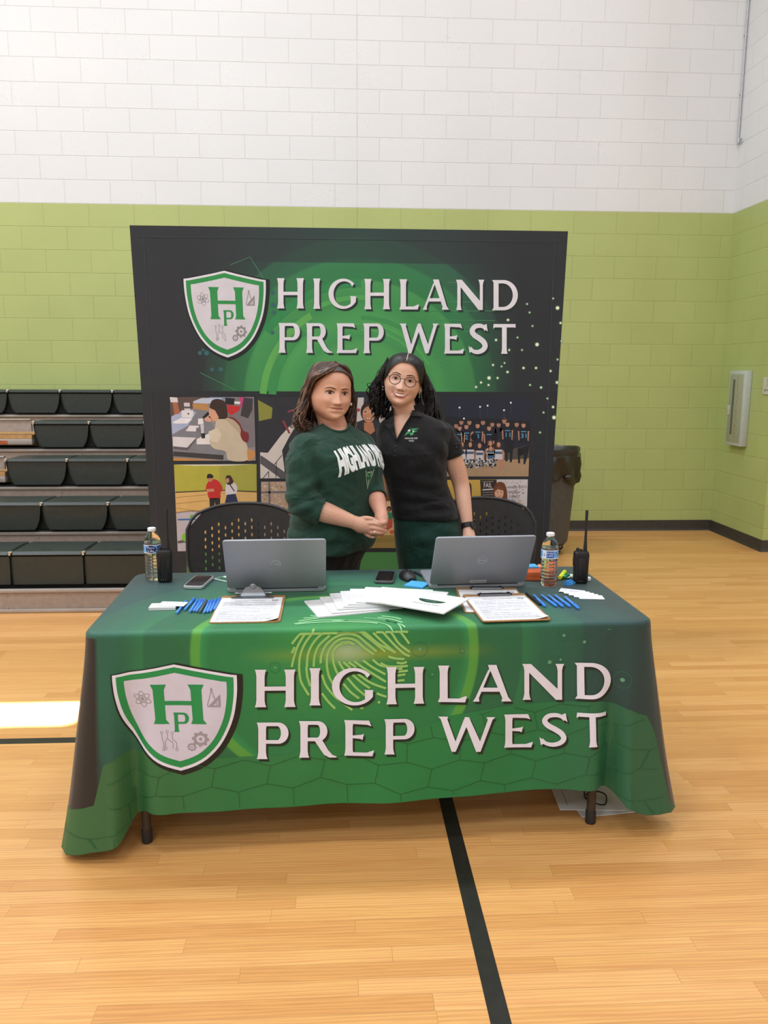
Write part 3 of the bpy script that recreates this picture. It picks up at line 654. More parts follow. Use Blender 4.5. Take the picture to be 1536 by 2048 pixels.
# team on the field at night
P7([(70, 70), (940, 68), (905, 885), (60, 885)], '#23293a', 1); P7([(60, 270), (930, 320), (925, 420), (60, 420)], '#1b1f27', 1.2); P7([(60, 760), (912, 700), (905, 885), (60, 885)], '#a98e70', 1.3); P7([(600, 640), (918, 560), (912, 720), (600, 800)], '#4f4a44', 1.25)
for x, y in ((200, 180), (725, 130), (410, 172), (655, 207), (487, 160), (245, 292)): bp.line([c7(x, y), c7(x, y+110)], .5, pm('#4c5263'), 1.4); bp.disc(c7(x, y), 2.0, pm('#dfe6f2'), 1.6, 10)
R7 = random.Random(4)
for x, y, s in ((165, 365, 24), (218, 330, 24), (300, 330, 26), (440, 330, 26), (535, 350, 24), (660, 315, 28), (120, 400, 24), (785, 350, 26), (600, 355, 24)): D7(x, y, s*.85, '#a97f6b', 1.9, s*1.15); P7([(x-48, y+110), (x-36, y+34), (x+36, y+34), (x+48, y+110)], '#20242f', 1.8); P7([(x-20, y-12), (x-16, y-28), (x+16, y-28), (x+20, y-12)], '#2c2122', 2)
for x, y, num in ((200, 390, ''), (270, 375, '2'), (385, 365, '3'), (503, 390, ''), (690, 350, '11'), (855, 360, '31')):
    P7([(x-62, y+180), (x-52, y+45), (x, y+30), (x+52, y+45), (x+62, y+180)], '#1b2030', 2.1); D7(x, y, 21, '#b98a74', 2.4, 28); P7([(x-20, y-14), (x-14, y-32), (x+14, y-32), (x+20, y-14)], '#33262a', 2.5); bp.rect(*c7(x-26, y+62), *c7(x+28, y+70), pm('#5fa6c8'), 2.5)
    P7([(x-58, y+60), (x-44, y+60), (x-40, y+150), (x-52, y+160)], '#b08672', 2.3); P7([(x+44, y+60), (x+58, y+60), (x+52, y+165), (x+40, y+155)], '#b08672', 2.3)
    if num: bp.text(num, *c7(x-18*len(num)*.9, y+130), 9, pm('#5fb0d6'), 2.6, w=6.0*len(num))
P7([(792, 600), (920, 560), (895, 680), (870, 760), (855, 760), (855, 660), (820, 660), (820, 750), (800, 750)], '#1c2029', 2.2); P7([(660, 520), (760, 520), (745, 640), (735, 740), (715, 740), (715, 640), (690, 640), (690, 730), (670, 730)], '#1c2029', 2.2)
D7(825, 640, 30, '#15181f', 2.6, 34); D7(560, 480, 38, '#14171e', 2.6, 40); D7(350, 480, 36, '#14171e', 2.6, 38)
for x, y, hc in ((225, 560, '#3b2a24'), (310, 560, '#241c1c'), (405, 570, '#3a2924'), (520, 600, '#8a5a3c'), (600, 560, '#4a3228'), (515, 548, '#6a4632')):
    P7([(x-40, y+150), (x-34, y+50), (x+34, y+50), (x+40, y+150)], '#c9c6cc', 2.8); P7([(x-34, y+70), (x+34, y+70), (x+36, y+95), (x-36, y+95)], '#3f5f7c', 2.95); P7([(x-28, y+40), (x-30, y-20), (x, y-38), (x+30, y-20), (x+28, y+40)], hc, 2.9); D7(x, y, 18, '#bd8d76', 3.1, 26)
    P7([(x-52, y+60), (x-36, y+52), (x-34, y+140), (x-48, y+150)], '#b98a74', 2.7); P7([(x+36, y+52), (x+52, y+60), (x+48, y+150), (x+34, y+140)], '#b98a74', 2.7)
for k in range(240):
    x, y = R7.choice(((270, 755), (410, 745), (520, 745), (350, 760))); a = R7.random()*6.28; q = R7.random()**.5*58; x += q*math.cos(a); y += q*.75*math.sin(a); D7(x, y, 5+R7.random()*5, R7.choice(('#15171c', '#c9c9cf', '#23262c', '#8a8c92')), 3.2+k*.001)
P7([(600, 640), (660, 640), (650, 800), (610, 815), (590, 720)], '#b58470', 2.6)
# posters and a student
P7([(60, 920), (900, 915), (890, 1210), (60, 1400)], '#c9a54e', 1); P7([(410, 920), (580, 920), (570, 1180), (425, 1180)], '#332b2b', 1.3); P7([(580, 915), (898, 915), (890, 1210), (600, 1180)], '#c9c5ca', 1.3)
for k in range(120): x, y = 600+R7.random()*285, 925+R7.random()*250; D7(x, y, 2.5+R7.random()*3, R7.choice(('#7b6b4b', '#8f8c96', '#a98b55')), 1.5)
bp.text('FAIL', *c7(445, 998), 10, pm('#dcd8d4'), 1.8, w=17); bp.line([c7(435, 1022), c7(545, 1015)], 2.5, pm('#cfcac6'), 1.8)
for y in (940, 1050, 1075): bp.line([c7(435, y), c7(545, y-4)], 1.4, pm('#8d8782'), 1.8)
bp.text('another', *c7(690, 1005), 6, pm('#38353a'), 2, w=20, slant=.25); bp.text('DAY', *c7(808, 1005), 6, pm('#55525a'), 2, w=12); bp.text('another', *c7(698, 1058), 6, pm('#38353a'), 2, w=24, slant=.25); bp.text('CHANCE', *c7(705, 1105), 6, pm('#45424a'), 2, w=21); bp.text('to', *c7(742, 1138), 5, pm('#45424a'), 2); bp.line([c7(x, y) for x, y in ((770, 1170), (790, 1140), (800, 1165), (815, 1140), (830, 1170), (860, 1160))], 1.2, pm('#b88a3c'), 2)
P7(_spl([(535, 1120), (550, 1000), (590, 945), (650, 950), (680, 1010), (690, 1110), (680, 1150), (540, 1150), (535, 1120)], 4), '#6e3f2a', 2.2); D7(605, 1055, 46, '#d8a98f', 2.5, 62); P7([(560, 1010), (600, 980), (650, 1010), (640, 1030), (590, 1015), (565, 1040)], '#7a4a32', 2.7); D7(588, 1048, 5, '#33262a', 2.8); D7(628, 1048, 5, '#33262a', 2.8); bp.line([c7(588, 1085), c7(606, 1092), c7(625, 1084)], 1, pm('#9a5248'), 2.8); P7([(520, 1200), (560, 1130), (680, 1130), (740, 1200)], '#332a30', 2.4)
P7(_spl([(265, 960), (290, 945), (320, 975), (325, 1110), (330, 1250), (265, 1250)], 4), '#2a282b', 1.6)
# outdoor picture at the left of the first woman, athlete picture between the two
bp.poly([c5(1018, 972), (700, 962), (700, 1103), c5(1022, 1705)], pm('#b49a86'), 1)
for k in range(160): x, y = 1025+R7.random()*380, 985+R7.random()*380; D5(x, y, 6+R7.random()*12, R7.choice(('#a58a5f', '#c7b48a', '#b08f86', '#8e7d60', '#cdb7b0')), 1.2+.001*k, 5+R7.random()*6)
for a, b_ in (((1105, 975), (1110, 1400)), ((1020, 1085), (1400, 1080))): bp.line([c5(*a), c5(*b_)], 4, pm('#6f6a6c'), 1.7)
P5([(1310, 1080), (1345, 1070), (1350, 1250), (1310, 1250)], '#232226', 1.8)
bp.rect(726, 962, 800, 1103, pm('#d9ad7a'), 1.8); bp.poly([(765, 986), (773, 986), (773, 1016), (768, 1016)], pm('#2f7186'), 2); bp.poly([(726, 1070), (800, 1070), (800, 1096), (726, 1096)], pm('#9c8447'), 2)
bp.line([(740, 1079), (800, 1078)], .8, pm('#5d5030'), 2.2); bp.line([(740, 1083), (800, 1082)], .8, pm('#5d5030'), 2.2); bp.rect(726, 1096, 800, 1104, pm('#2a2c30'), 2.1)
bp.disc((778, 1018), 4.6, pm('#3a2624'), 2.4, 14, 6); bp.disc((777.5, 1020), 2.8, pm('#8a5a44'), 2.6, 12, 4); bp.poly(_spl([(770, 1030), (774, 1025), (783, 1025), (790, 1032), (791, 1046), (788, 1049), (785, 1036), (783, 1040), (772, 1040), (770, 1050), (768, 1044), (770, 1030)], 3), pm('#2f7a57'), 2.4); bp.poly([(777, 1038), (785, 1038), (785, 1054), (779, 1058), (770, 1064), (766, 1072), (762, 1076), (763, 1070), (772, 1056)], pm('#b5563f'), 2.5); bp.disc((785, 1064), 6, pm('#c2633c'), 2.5, 16, 4.5)

x0t, x1t, ztop = by(259, 450, BNY).x, by(1136, 463, BNY).x, (by(259, 450, BNY).z+by(1136, 463, BNY).z)/2
def edge(z): k = (ztop-z)/ztop; return x0t+.055*k, x1t-.055*k
bn = thing('banner_stand', 'wide dark fabric banner printed with green rings, school shield and photos', 'banner', ((x0t+x1t)/2, BNY, 0))
oM = Matrix.Translation(-Vector(((x0t+x1t)/2, BNY, 0)))
b = MB(); zs = [0, .5, 1, 1.5, 2.0, ztop]
fr = [(edge(z)[0], BNY, z) for z in zs]+[(edge(z)[1], BNY, z) for z in zs]; n = len(zs)
b.add(fr, [(i, i+n, i+n+1, i+1) for i in range(n-1)], 0)
base_verts = len(b.v)
bp.emit(b, lambda x, z, l: (x, BNY-.0003-.00035*l, z), 1)
# the printed face keeps world-scale object coordinates: object sits at the origin of the room
face = b.build('fabric_panel', [M_ban]+ink_mats('print_'), bn, None); face.matrix_parent_inverse = Matrix.Identity(4)
face.matrix_parent_inverse = oM
s = MB(); dpt = .30
def sheet(x0, x1, y0, y1, z0, z1): s.box(((x0+x1)/2, (y0+y1)/2, (z0+z1)/2), (x1-x0, y1-y0, z1-z0), 0, .004)
for sd in (0, 1):
    r_ = []
    for z in (0.004, ztop/2, ztop-.003):
        e_ = edge(z)[sd]; w = .016*(1 if sd == 0 else -1)
        r_.append([(e_, BNY+.002, z), (e_+w, BNY+.002, z), (e_+w, BNY+dpt, z), (e_, BNY+dpt, z)])
    s.loft(r_)
s.box(((x0t+x1t)/2, BNY+dpt/2+.002, ztop-.008), (x1t-x0t-.002, dpt-.004, .016), 0, .003)
for e_ in (x0t+.058, ): s.box((e_+.012, BNY-.0012, ztop/2), (.0016, .0016, ztop-.06), 1)
for e_ in (x1t-.045, ): s.box((e_-.026, BNY-.0012, ztop/2), (.0016, .0016, ztop-.06), 1)
s.box(((x0t+x1t)/2, BNY-.0012, ztop-.055), (x1t-x0t-.06, .0016, .0016), 1)
o = s.build('fabric_end', [M_seam, mat('seam_thread', '#4a525a', .7)], bn); o.matrix_parent_inverse = oM
f_ = MB()
for xx in np.linspace(x0t+.1, x1t-.1, 4): f_.cyl((xx, BNY+.27, .0), (xx, BNY+.27, ztop-.03), .012, seg=10)
for zz in np.linspace(.05, ztop-.05, 4): f_.cyl((x0t+.1, BNY+.27, zz), (x1t-.1, BNY+.27, zz), .010, seg=10)
o = f_.build('pop_up_frame', mat('frame_alu', '#a0a3a6', .35, metal=.9), bn); o.matrix_parent_inverse = oM
# ------------------------------------------------------------------ folding table and its cloth
TA = .0306; TC = Vector((.0995, 2.82, 0)); TM = Matrix.Translation(TC) @ Matrix.Rotation(TA, 4, 'Z'); TI = TM.inverted()
TW, TD, TZ = 1.826, .762, .745
tb = thing('folding_table', 'long folding table standing under the green printed tablecloth', 'table', TC, TA)
M_ttop = mat('table_plastic', '#c9c7c2', .5, bump=.2); M_leg = mat('table_leg_paint', '#453d37', .45, metal=.3, var=.05); M_foot = mat('rubber_foot', '#2b2724', .7)
b = MB(); rr_ = lambda ins: [(sx*(TW/2-.012-.05)+(.05-ins)*math.cos(a), sy*(TD/2-.012-.05)+(.05-ins)*math.sin(a)) for sx, sy, a0 in ((1, 1, 0), (-1, 1, 90), (-1, -1, 180), (1, -1, 270)) for a in [math.radians(a0+15*k) for k in range(7)]]
b.loft([[(x, y, z) for x, y in rr_(i_)] for i_, z in ((.008, TZ-.043), (0, TZ-.035), (0, TZ-.010), (.004, TZ-.003), (.012, TZ))]); b.build('tabletop', M_ttop, tb)
for sx, px in ((-1, -.762), (1, .752)):
    for sy in (-1, 1):
        yy = sy*.318; 
        b = MB(); b.tube([(px, yy, .012), (px, yy, .66), (px-sx*.02, yy*.96, .70)], .0155, 14); b.build('leg', M_leg, tb)
        b = MB(); b.lathe([(.017, .001), (.018, .004), (.018, .045), (.0165, .048)], 16, c=(px, yy, 0)); b.build('rubber_foot', M_foot, tb)
    b = MB(); b.cyl((px, -.318, .32), (px, .318, .32), .011, seg=12); b.cyl((px, -.318, .70), (px, .318, .70), .011, seg=12); b.tube([(px, 0, .32), (px-sx*.28, 0, .70)], .009, 10); b.build('leg_brace', M_leg, tb)

CZ = TZ+.004; RR = .018; HW, HD, RC = TW/2+.002, TD/2+.002, .035
# rounded rectangle path (local), s=0 at the middle of the front edge, s grows to the right
def path(s):
    """point on the inset rectangle and outward normal"""
    w, d, r = HW-RR, HD-RR, RC; q = r*PI/2
    sg = 1 if s >= 0 else -1; a = abs(s)
    f = w-r; side = 2*(d-r)
    if a <= f: p, n = (a, -d), (0, -1)
    elif a <= f+q: t = (a-f)/r; p, n = (f+r*math.sin(t), -d+r-r*math.cos(t)), (math.sin(t), -math.cos(t))
    elif a <= f+q+side: p, n = (w, -d+r+(a-f-q)), (1, 0)
    elif a <= f+2*q+side: t = (a-f-q-side)/r; p, n = (w-r+r*math.cos(t), d-r+r*math.sin(t)), (math.cos(t), math.sin(t))
    else: p, n = (f-(a-f-2*q-side), d), (0, 1)
    return Vector((p[0]*sg, p[1])), Vector((n[0]*sg, n[1]))
SF = HW-RR-RC; SQ = RC*PI/2; SSIDE = 2*(HD-RR-RC); SEND = SF+2*SQ+SSIDE+SF
HEM = [(-3, .45), (-1.75, .45), (-1.66, .13), (-1.3, .12), (-1.12, .06), (-1.03, .032), (-.96, .018), (-.905, .020), (-.870, .045), (-.83, .060), (-.775, .128), (-.74, .150), (-.6, .148), (-.46, .145), (0, .152), (.415, .165), (.6, .175), (.74, .174), (.79, .155), (.84, .118), (.88, .088), (.93, .064), (.98, .066), (1.02, .08), (1.1, .1), (1.3, .13), (1.66, .13), (1.75, .45), (3, .45)]
def hem(s):
    for (a, za), (b_, zb) in zip(HEM, HEM[1:]):
        if a <= s <= b_:
            t = (s-a)/(b_-a); t = t*t*(3-2*t); return za+(zb-za)*t
    return .13
def g(x, c, w): return math.exp(-((x-c)/w)**2)
def flare(s, t):
    a = abs(s); L_ = t**1.25; side = 1 if s > 0 else -1
    f = .012*t
    if side < 0: f += L_*(.050*g(s, -.835, .03)+.095*g(s, -.910, .038)+.10*g(s, -1.04, .085)+.05*g(s, -1.2, .08)-.045*g(s, -.775, .03)+.02*g(s, -.70, .05))
    else: f += L_*(.050*g(s, .835, .03)+.095*g(s, .915, .038)+.135*g(s, 1.05, .085)+.06*g(s, 1.22, .08)-.045*g(s, .78, .03)+.02*g(s, .71, .05))
    f += L_*(.006*math.sin(s*9+.6)+.004*math.sin(s*21+1.0)+.016*g(s, -.1, .25)*0)
    f += .003*math.sin(s*14+t*5)*math.sin(t*PI)
    return f
def cloth(s, v, off=0.0):
    """v<0: on the top (local y = front - v); v>=0: over the rounded edge and down"""
    if v < 0:
        return TM @ Vector((s, -(HD-RR)-v, CZ+off))
    p, n = path(s); q = RR*PI/2
    if v <= q:
        a = v/RR; o = (RR+off)*math.sin(a); z = CZ-RR+(RR+off)*math.cos(a)
    else:
        Ltot = CZ-hem(s)-RR; t = min((v-q)/max(Ltot, .01), 1.001); o = RR+off+flare(s, t); z = CZ-RR-(v-q)
    return TM @ Vector((p.x+n.x*o, p.y+n.y*o, z))
def vmax(s): return CZ-hem(s)-RR+RR*PI/2
def cpx(px, py):
    """photo point on the cloth -> (s, v)"""
    P = TI @ bz(px, py, CZ)
    if P.y >= -(HD-RR): return (P.x, -(HD-RR)-P.y)
    d = TI.to_3x3() @ ray(px, py); o = TI @ CO; t = (-(HD+.008)-o.y)/d.y; P = o+d*t
    v = CZ-RR-P.z+RR*PI/2
    if P.z > CZ-RR: v = RR*math.asin(min(1, max(0, (-(HD-RR)-(TI @ bz(px, py, CZ)).y)/RR)))
    return (P.x, v)
def cloth_base():
    m, nt, b = newmat('tablecloth_print')
    uv = N(nt, 'ShaderNodeUVMap'); sp = N(nt, 'ShaderNodeSeparateXYZ'); L(nt, uv.outputs[0], sp.inputs[0])
    s, v = sp.outputs[0], sp.outputs[1]
    x = mth(nt, 'ADD', s, .13); z = mth(nt, 'SUBTRACT', v, .10)
    r = mth(nt, 'SQRT', mth(nt, 'ADD', mth(nt, 'MULTIPLY', x, x), mth(nt, 'MULTIPLY', z, z)))
    col = ramp(nt, r, [(0, hx('#39923f')), (.12, hx('#2a8742')), (.27, hx('#1b7741')), (.40, hx('#19713f')), (.425, hx('#20854a')), (.43, hx('#4d963a')), (.455, hx('#4d963a')), (.46, hx('#15653c')), (.60, hx('#165f41')), (.605, hx('#1d7046')), (.66, hx('#196046')), (.80, hx('#164f42')), (.805, hx('#184540')), (.95, hx('#193e3d')), (1, hx('#193737'))])
    n = N(nt, 'ShaderNodeTexNoise', i_Scale=2.2, i_Detail=3.0); L(nt, uv.outputs[0], n.inputs['Vector']); col = mixc(nt, .3, col, n.outputs['Fac'], 'OVERLAY')
    # bright horizontal streak across the fingerprint
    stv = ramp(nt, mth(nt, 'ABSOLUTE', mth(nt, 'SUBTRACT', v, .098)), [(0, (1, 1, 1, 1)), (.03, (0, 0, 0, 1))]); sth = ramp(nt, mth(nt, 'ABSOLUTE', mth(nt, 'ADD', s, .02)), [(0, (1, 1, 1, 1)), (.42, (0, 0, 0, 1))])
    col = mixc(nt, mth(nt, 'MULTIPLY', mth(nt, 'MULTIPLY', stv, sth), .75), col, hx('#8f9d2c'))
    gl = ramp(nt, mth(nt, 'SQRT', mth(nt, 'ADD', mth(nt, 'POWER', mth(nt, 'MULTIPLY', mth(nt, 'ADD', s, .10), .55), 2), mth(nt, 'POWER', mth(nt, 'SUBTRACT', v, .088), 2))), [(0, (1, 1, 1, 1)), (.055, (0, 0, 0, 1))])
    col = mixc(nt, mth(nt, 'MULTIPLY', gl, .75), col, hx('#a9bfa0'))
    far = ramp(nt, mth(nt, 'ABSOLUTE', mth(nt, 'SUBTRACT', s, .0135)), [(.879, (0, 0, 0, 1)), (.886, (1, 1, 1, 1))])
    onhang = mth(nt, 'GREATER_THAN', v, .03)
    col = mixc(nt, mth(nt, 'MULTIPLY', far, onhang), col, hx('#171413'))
    L(nt, col, b.inputs['Base Color']); b.inputs['Roughness'].default_value = .55; b.inputs['Sheen Weight'].default_value = .12
    w = N(nt, 'ShaderNodeTexNoise', i_Scale=9.0, i_Detail=3.0, i_Distortion=1.0); L(nt, uv.outputs[0], w.inputs['Vector'])
    bp_ = N(nt, 'ShaderNodeBump', i_Strength=.35, i_Distance=.006); L(nt, w.outputs['Fac'], bp_.inputs['Height']); L(nt, bp_.outputs['Normal'], b.inputs['Normal'])
    return m
M_cloth = cloth_base(); M_lining = mat('cloth_lining', '#cfd0d2', .8, bump=.2, bscale=600)
def hill_mat():
    m, nt, b = newmat('tablecloth_hill')
    uv = N(nt, 'ShaderNodeUVMap'); sp = N(nt, 'ShaderNodeSeparateXYZ'); L(nt, uv.outputs[0], sp.inputs[0])
    col = ramp(nt, mth(nt, 'ADD', mth(nt, 'MULTIPLY', sp.outputs[0], .5), .5), [(0, hx('#365f38')), (.10, hx('#31633a')), (.25, hx('#267340')), (.5, hx('#1f7a3f')), (.75, hx('#197242')), (.9, hx('#245f41')), (1, hx('#2c5a3e'))])
    L(nt, col, b.inputs['Base Color']); b.inputs['Roughness'].default_value = .55
    w = N(nt, 'ShaderNodeTexNoise', i_Scale=9.0, i_Detail=3.0, i_Distortion=1.0); L(nt, uv.outputs[0], w.inputs['Vector'])
    bp_ = N(nt, 'ShaderNodeBump', i_Strength=.35, i_Distance=.006); L(nt, w.outputs['Fac'], bp_.inputs['Height']); L(nt, bp_.outputs['Normal'], b.inputs['Normal'])
    return m
INK = []
cp = Print()
K = lambda pts: [cpx(*p) for p in pts]
# upper line of the patterned hill in cloth coordinates, continued round the ends
hl = [(-1.62, .60), (-1.25, .60), (-1.12, .64), (-1.02, .65), (-.96, .63), (-.90, .59), (-.872, .56), (-.866, .50)]+K([(185, 1545), (215, 1522), (250, 1506), (330, 1504), (450, 1515), (560, 1512), (680, 1485), (740, 1478), (820, 1465), (900, 1432), (1000, 1414), (1100, 1404), (1200, 1402), (1260, 1416), (1285, 1430)])+[(.875, .36), (.893, .40), (.905, .9), (1.62, .9)]
hl = [p for p in hl]; hill_s = [p[0] for p in hl]
def hill(s):
    for a, b_ in zip(hl, hl[1:]):
        if a[0] <= s <= b_[0]: return a[1]+(b_[1]-a[1])*(s-a[0])/max(1e-6, b_[0]-a[0])
    return .6
HILL = 900  # replaced below by its own material slot
ss = [x for x in np.linspace(-SEND, SEND, 420) if abs(x) < 1.62]
vs, fs_ = [], []
for s in ss:
    top = hill(s); bot = vmax(s)-.001
    for j in range(25): vs.append((s, top+(bot-top)*j/24 if bot > top else bot))
for i in range(len(ss)-1):
    for j in range(24): fs_.append((i*25+j, (i+1)*25+j, (i+1)*25+j+1, i*25+j+1))
hill_item = (vs, fs_)
# honeycomb lines over the hill
i_hex = pm('#1d5a31')
def clipseg(a, b_):
    n = 8; out = []
    for k in range(n+1):
        s, v = a[0]+(b_[0]-a[0])*k/n, a[1]+(b_[1]-a[1])*k/n
        if v > hill(s)+.008 and v < vmax(s)-.004: out.append((s, v))
        else:
            if len(out) > 1: cp.line(out, .0022, i_hex, 3)
            out = []
    if len(out) > 1: cp.line(out, .0022, i_hex, 3)
hwx, hy = .175, .085
wob = lambda s, v: (s+.012*math.sin(v*19), v+.018*math.sin(s*5.5)+.010*math.sin(s*13))
for r_ in range(8):
    for k in range(-10, 11):
        x0 = k*hwx+(hwx/2 if r_ % 2 else 0); y0 = .22+r_*hy
        q = [wob(x0-hwx/2, y0), wob(x0, y0-.024), wob(x0+hwx/2, y0)]
        clipseg(q[0], q[1]); clipseg(q[1], q[2]); clipseg(wob(x0-hwx/2, y0), wob(x0-hwx/2, y0+hy-.024))
# rings of light, bokeh
i_bok = pm('#4f8f67'); i_dot = pm('#5c9a76')
for x, y, r in ((1170, 1285, 14), (1129, 1272, 14), (1100, 1325, 17), (1122, 1320, 11), (840, 1300, 16), (1220, 1260, 7), (1245, 1360, 18), (550, 1336, 11), (925, 1303, 6), (1105, 1190, 9), (680, 1262, 5), (865, 1350, 8)):
    c = cpx(x, y); rr = r*.00152; cp.ring(c, rr, .0014, pm('#2f6f52'), 2, 24); cp.disc(c, rr*.25, i_dot, 2.2, 12)
# fingerprint: nested loops leaning to the right
i_f1, i_f2 = pm('#8fc06a'), pm('#8fcb93')
FC = (690, 1315)
def fp(pts, w=5.0, m=None):
    q = _spl(pts, 6); cp.line([cpx(*p) for p in q], [w*.00152]*len(q), i_f1 if m is None else m, 2.5)
E5 = lambda x, y: (560+x/5.12, 1220+y/5.12)
for pts in [
    [(700, 345), (640, 350), (580, 385), (545, 440), (545, 520), (560, 590), (590, 660)], [(760, 360), (700, 335), (620, 345)],
    [(480, 590), (485, 470), (520, 390), (590, 320), (680, 295), (780, 320), (860, 390), (960, 460)], [(480, 580), (500, 680), (540, 760)],
    [(415, 555), (425, 470), (470, 370), (560, 290), (670, 255), (790, 270), (880, 340), (990, 430)], [(585, 230), (680, 212), (800, 225), (900, 290), (1080, 430)],
    [(345, 590), (355, 480), (400, 370), (510, 268)], [(430, 670), (470, 780), (550, 880), (640, 950), (740, 1025)],
    [(275, 590), (285, 470), (330, 360), (420, 260), (540, 195), (680, 180), (800, 195), (900, 260), (1010, 350), (1185, 440)], [(270, 590), (280, 690), (310, 790)], [(430, 860), (490, 940), (565, 1015)],
    [(195, 600), (205, 480), (250, 360), (340, 240), (420, 195)], [(195, 600), (215, 740), (295, 880)], [(120, 590), (140, 500), (180, 380), (250, 260), (320, 195), (350, 180)], [(120, 450), (150, 385)], [(120, 355), (180, 280), (270, 190)],
    [(955, 240), (1050, 330), (1180, 440)], [(985, 175), (1060, 240), (1160, 350), (1270, 450), (1330, 475)], [(1080, 175), (1150, 250), (1220, 350), (1330, 435)], [(1180, 175), (1250, 250), (1325, 350)], [(1260, 180), (1310, 240)],
    [(700, 540), (780, 590)], [(650, 540), (720, 600)], [(760, 530), (860, 600), (960, 660), (1085, 735)], [(850, 520), (950, 590), (1080, 660)], [(950, 510), (1030, 570), (1180, 590)], [(600, 530), (640, 600), (700, 660)],
    [(1030, 545), (1120, 580), (1310, 575)], [(1195, 540), (1250, 548), (1300, 535)], [(1200, 610), (1255, 600)], [(1200, 635), (1310, 622)], [(1200, 672), (1285, 660)], [(1200, 725), (1275, 718)], [(1110, 480), (1190, 500), (1275, 505)],
    [(650, 760), (720, 840), (810, 905)], [(690, 700), (780, 800), (880, 880)], [(745, 670), (830, 740), (920, 800)], [(800, 660), (900, 730), (990, 770), (1085, 800)], [(990, 850), (1040, 870), (1090, 885)], [(1000, 940), (1025, 942)], [(820, 1000), (855, 1000)]]:
    fp([E5(*p) for p in pts])
for pts in [[(150, 150), (300, 135), (500, 125), (690, 122), (900, 130), (1000, 140)], [(145, 145), (330, 115), (530, 105), (700, 110)], [(540, 115), (800, 110), (1000, 130), (1180, 175)], [(190, 118), (330, 95), (390, 90)], [(240, 88), (380, 78)], [(860, 85), (1000, 95), (1150, 125), (1285, 160)], [(1000, 80), (1150, 100), (1255, 132)], [(1040, 65), (1170, 80), (1240, 100)], [(1080, 110), (1190, 135), (1270, 180)], [(310, 62), (400, 70)]]:
    fp([E5(*p) for p in pts], 3.2 if pts[-1][1] > 148 else 6.0, i_f2)
i_w, i_sh, i_g = pm('#dcdcec'), pm('#16231a'), pm('#1f8a4b'); i_bk = pm('#141716'); i_gr = pm('#96919a'); i_fl = pm('#c9c6d8')
class Conv:      # letters are drawn in photo units, then laid on the cloth
    def __init__(s, pr): s.pr = pr
    def poly(s, pts, m, l, holes=()): s.pr.poly(K(pts), m, l, [K(h) for h in holes])
    def line(s, pts, w, m, l, closed=False):
        ww = [x*.00152 for x in w] if isinstance(w, list) else w*.00152
        s.pr.line(K(pts), ww, m, l, closed)
cv = Conv(cp)
fs2 = unit_quad((222, 1330), (472, 1330), (483, 1538), (243, 1538))
shield(cv, fs2, 3, i_bk, i_w, i_g, i_fl); shield_icons(cv, fs2, 7.5, i_g, i_gr, 1.5)
LT1 = [('H', 508, 592.5), ('I', 618, 641.5), ('G', 664, 747.5), ('H', 771, 850), ('L', 876, 934), ('A', 945.5, 1023.5), ('N', 1044.5, 1129), ('D', 1150, 1224)]
LT2 = [('P', 512, 577), ('R', 596.5, 672), ('E', 686.5, 748), ('P', 767, 829), ('W', 876.5, 990), ('E', 1006.7, 1066.5), ('S', 1079.5, 1135.5), ('T', 1152, 1213.5)]
for row, ya, yb_, ha, hb in ((LT1, 1340, 1326, 75, 71), (LT2, 1446, 1424, 73, 65)):
    for ch, a, c_ in row:
        t = (a-508)/650; yt = ya+(yb_-ya)*t; h = ha+(hb-ha)*t
        glyph(cv, ch, a, c_, yt, yt+h, i_sh, 4, 4.0, 5.0); glyph(cv, ch, a, c_, yt, yt+h, i_w, 6)
b = MB(); UV = []
NS, NT = 420, 34
svals = np.linspace(-SEND, SEND, NS)
tv = [0, .25, .5, .75, 1]   # fractions over the rounded edge
for s in svals:
    q = RR*PI/2; vm = vmax(s)
    for t in tv: b.v.append(tuple(cloth(s, q*t))); UV.append((s, q*t))
    for j in range(1, NT+1):
        v = q+(vm-q)*j/NT; b.v.append(tuple(cloth(s, v))); UV.append((s, v))
row = len(tv)+NT
for i in range(NS-1):
    for j in range(row-1): b.f.append((i*row+j, i*row+j+1, (i+1)*row+j+1, (i+1)*row+j)); b.m.append(0)
# flat top bounded by the start of the rounded edge
topi = []
o0 = len(b.v)
nx = 60
for i, s in enumerate(svals): p, n = path(s); b.v.append(tuple(TM @ Vector((p.x, p.y, CZ)))); UV.append((p.x, -(HD-RR)-p.y)); topi.append(o0+i)
b.f.append(tuple(topi)); b.m.append(0)
# lining: the same sheet just inside
o1 = len(b.v); keep = o0
for i in range(o0):
    pass
for s in svals:
    q = RR*PI/2; vm = vmax(s)
    for t in tv: b.v.append(tuple(cloth(s, q*t, -.0012))); UV.append((s, 0))
    for j in range(1, NT+1):
        v = q+(vm-q)*j/NT; b.v.append(tuple(cloth(s, v, -.0012))); UV.append((s, 0))
for i in range(NS-1):
    for j in range(row-1): b.f.append((o1+i*row+j, o1+(i+1)*row+j, o1+(i+1)*row+j+1, o1+i*row+j+1)); b.m.append(1)
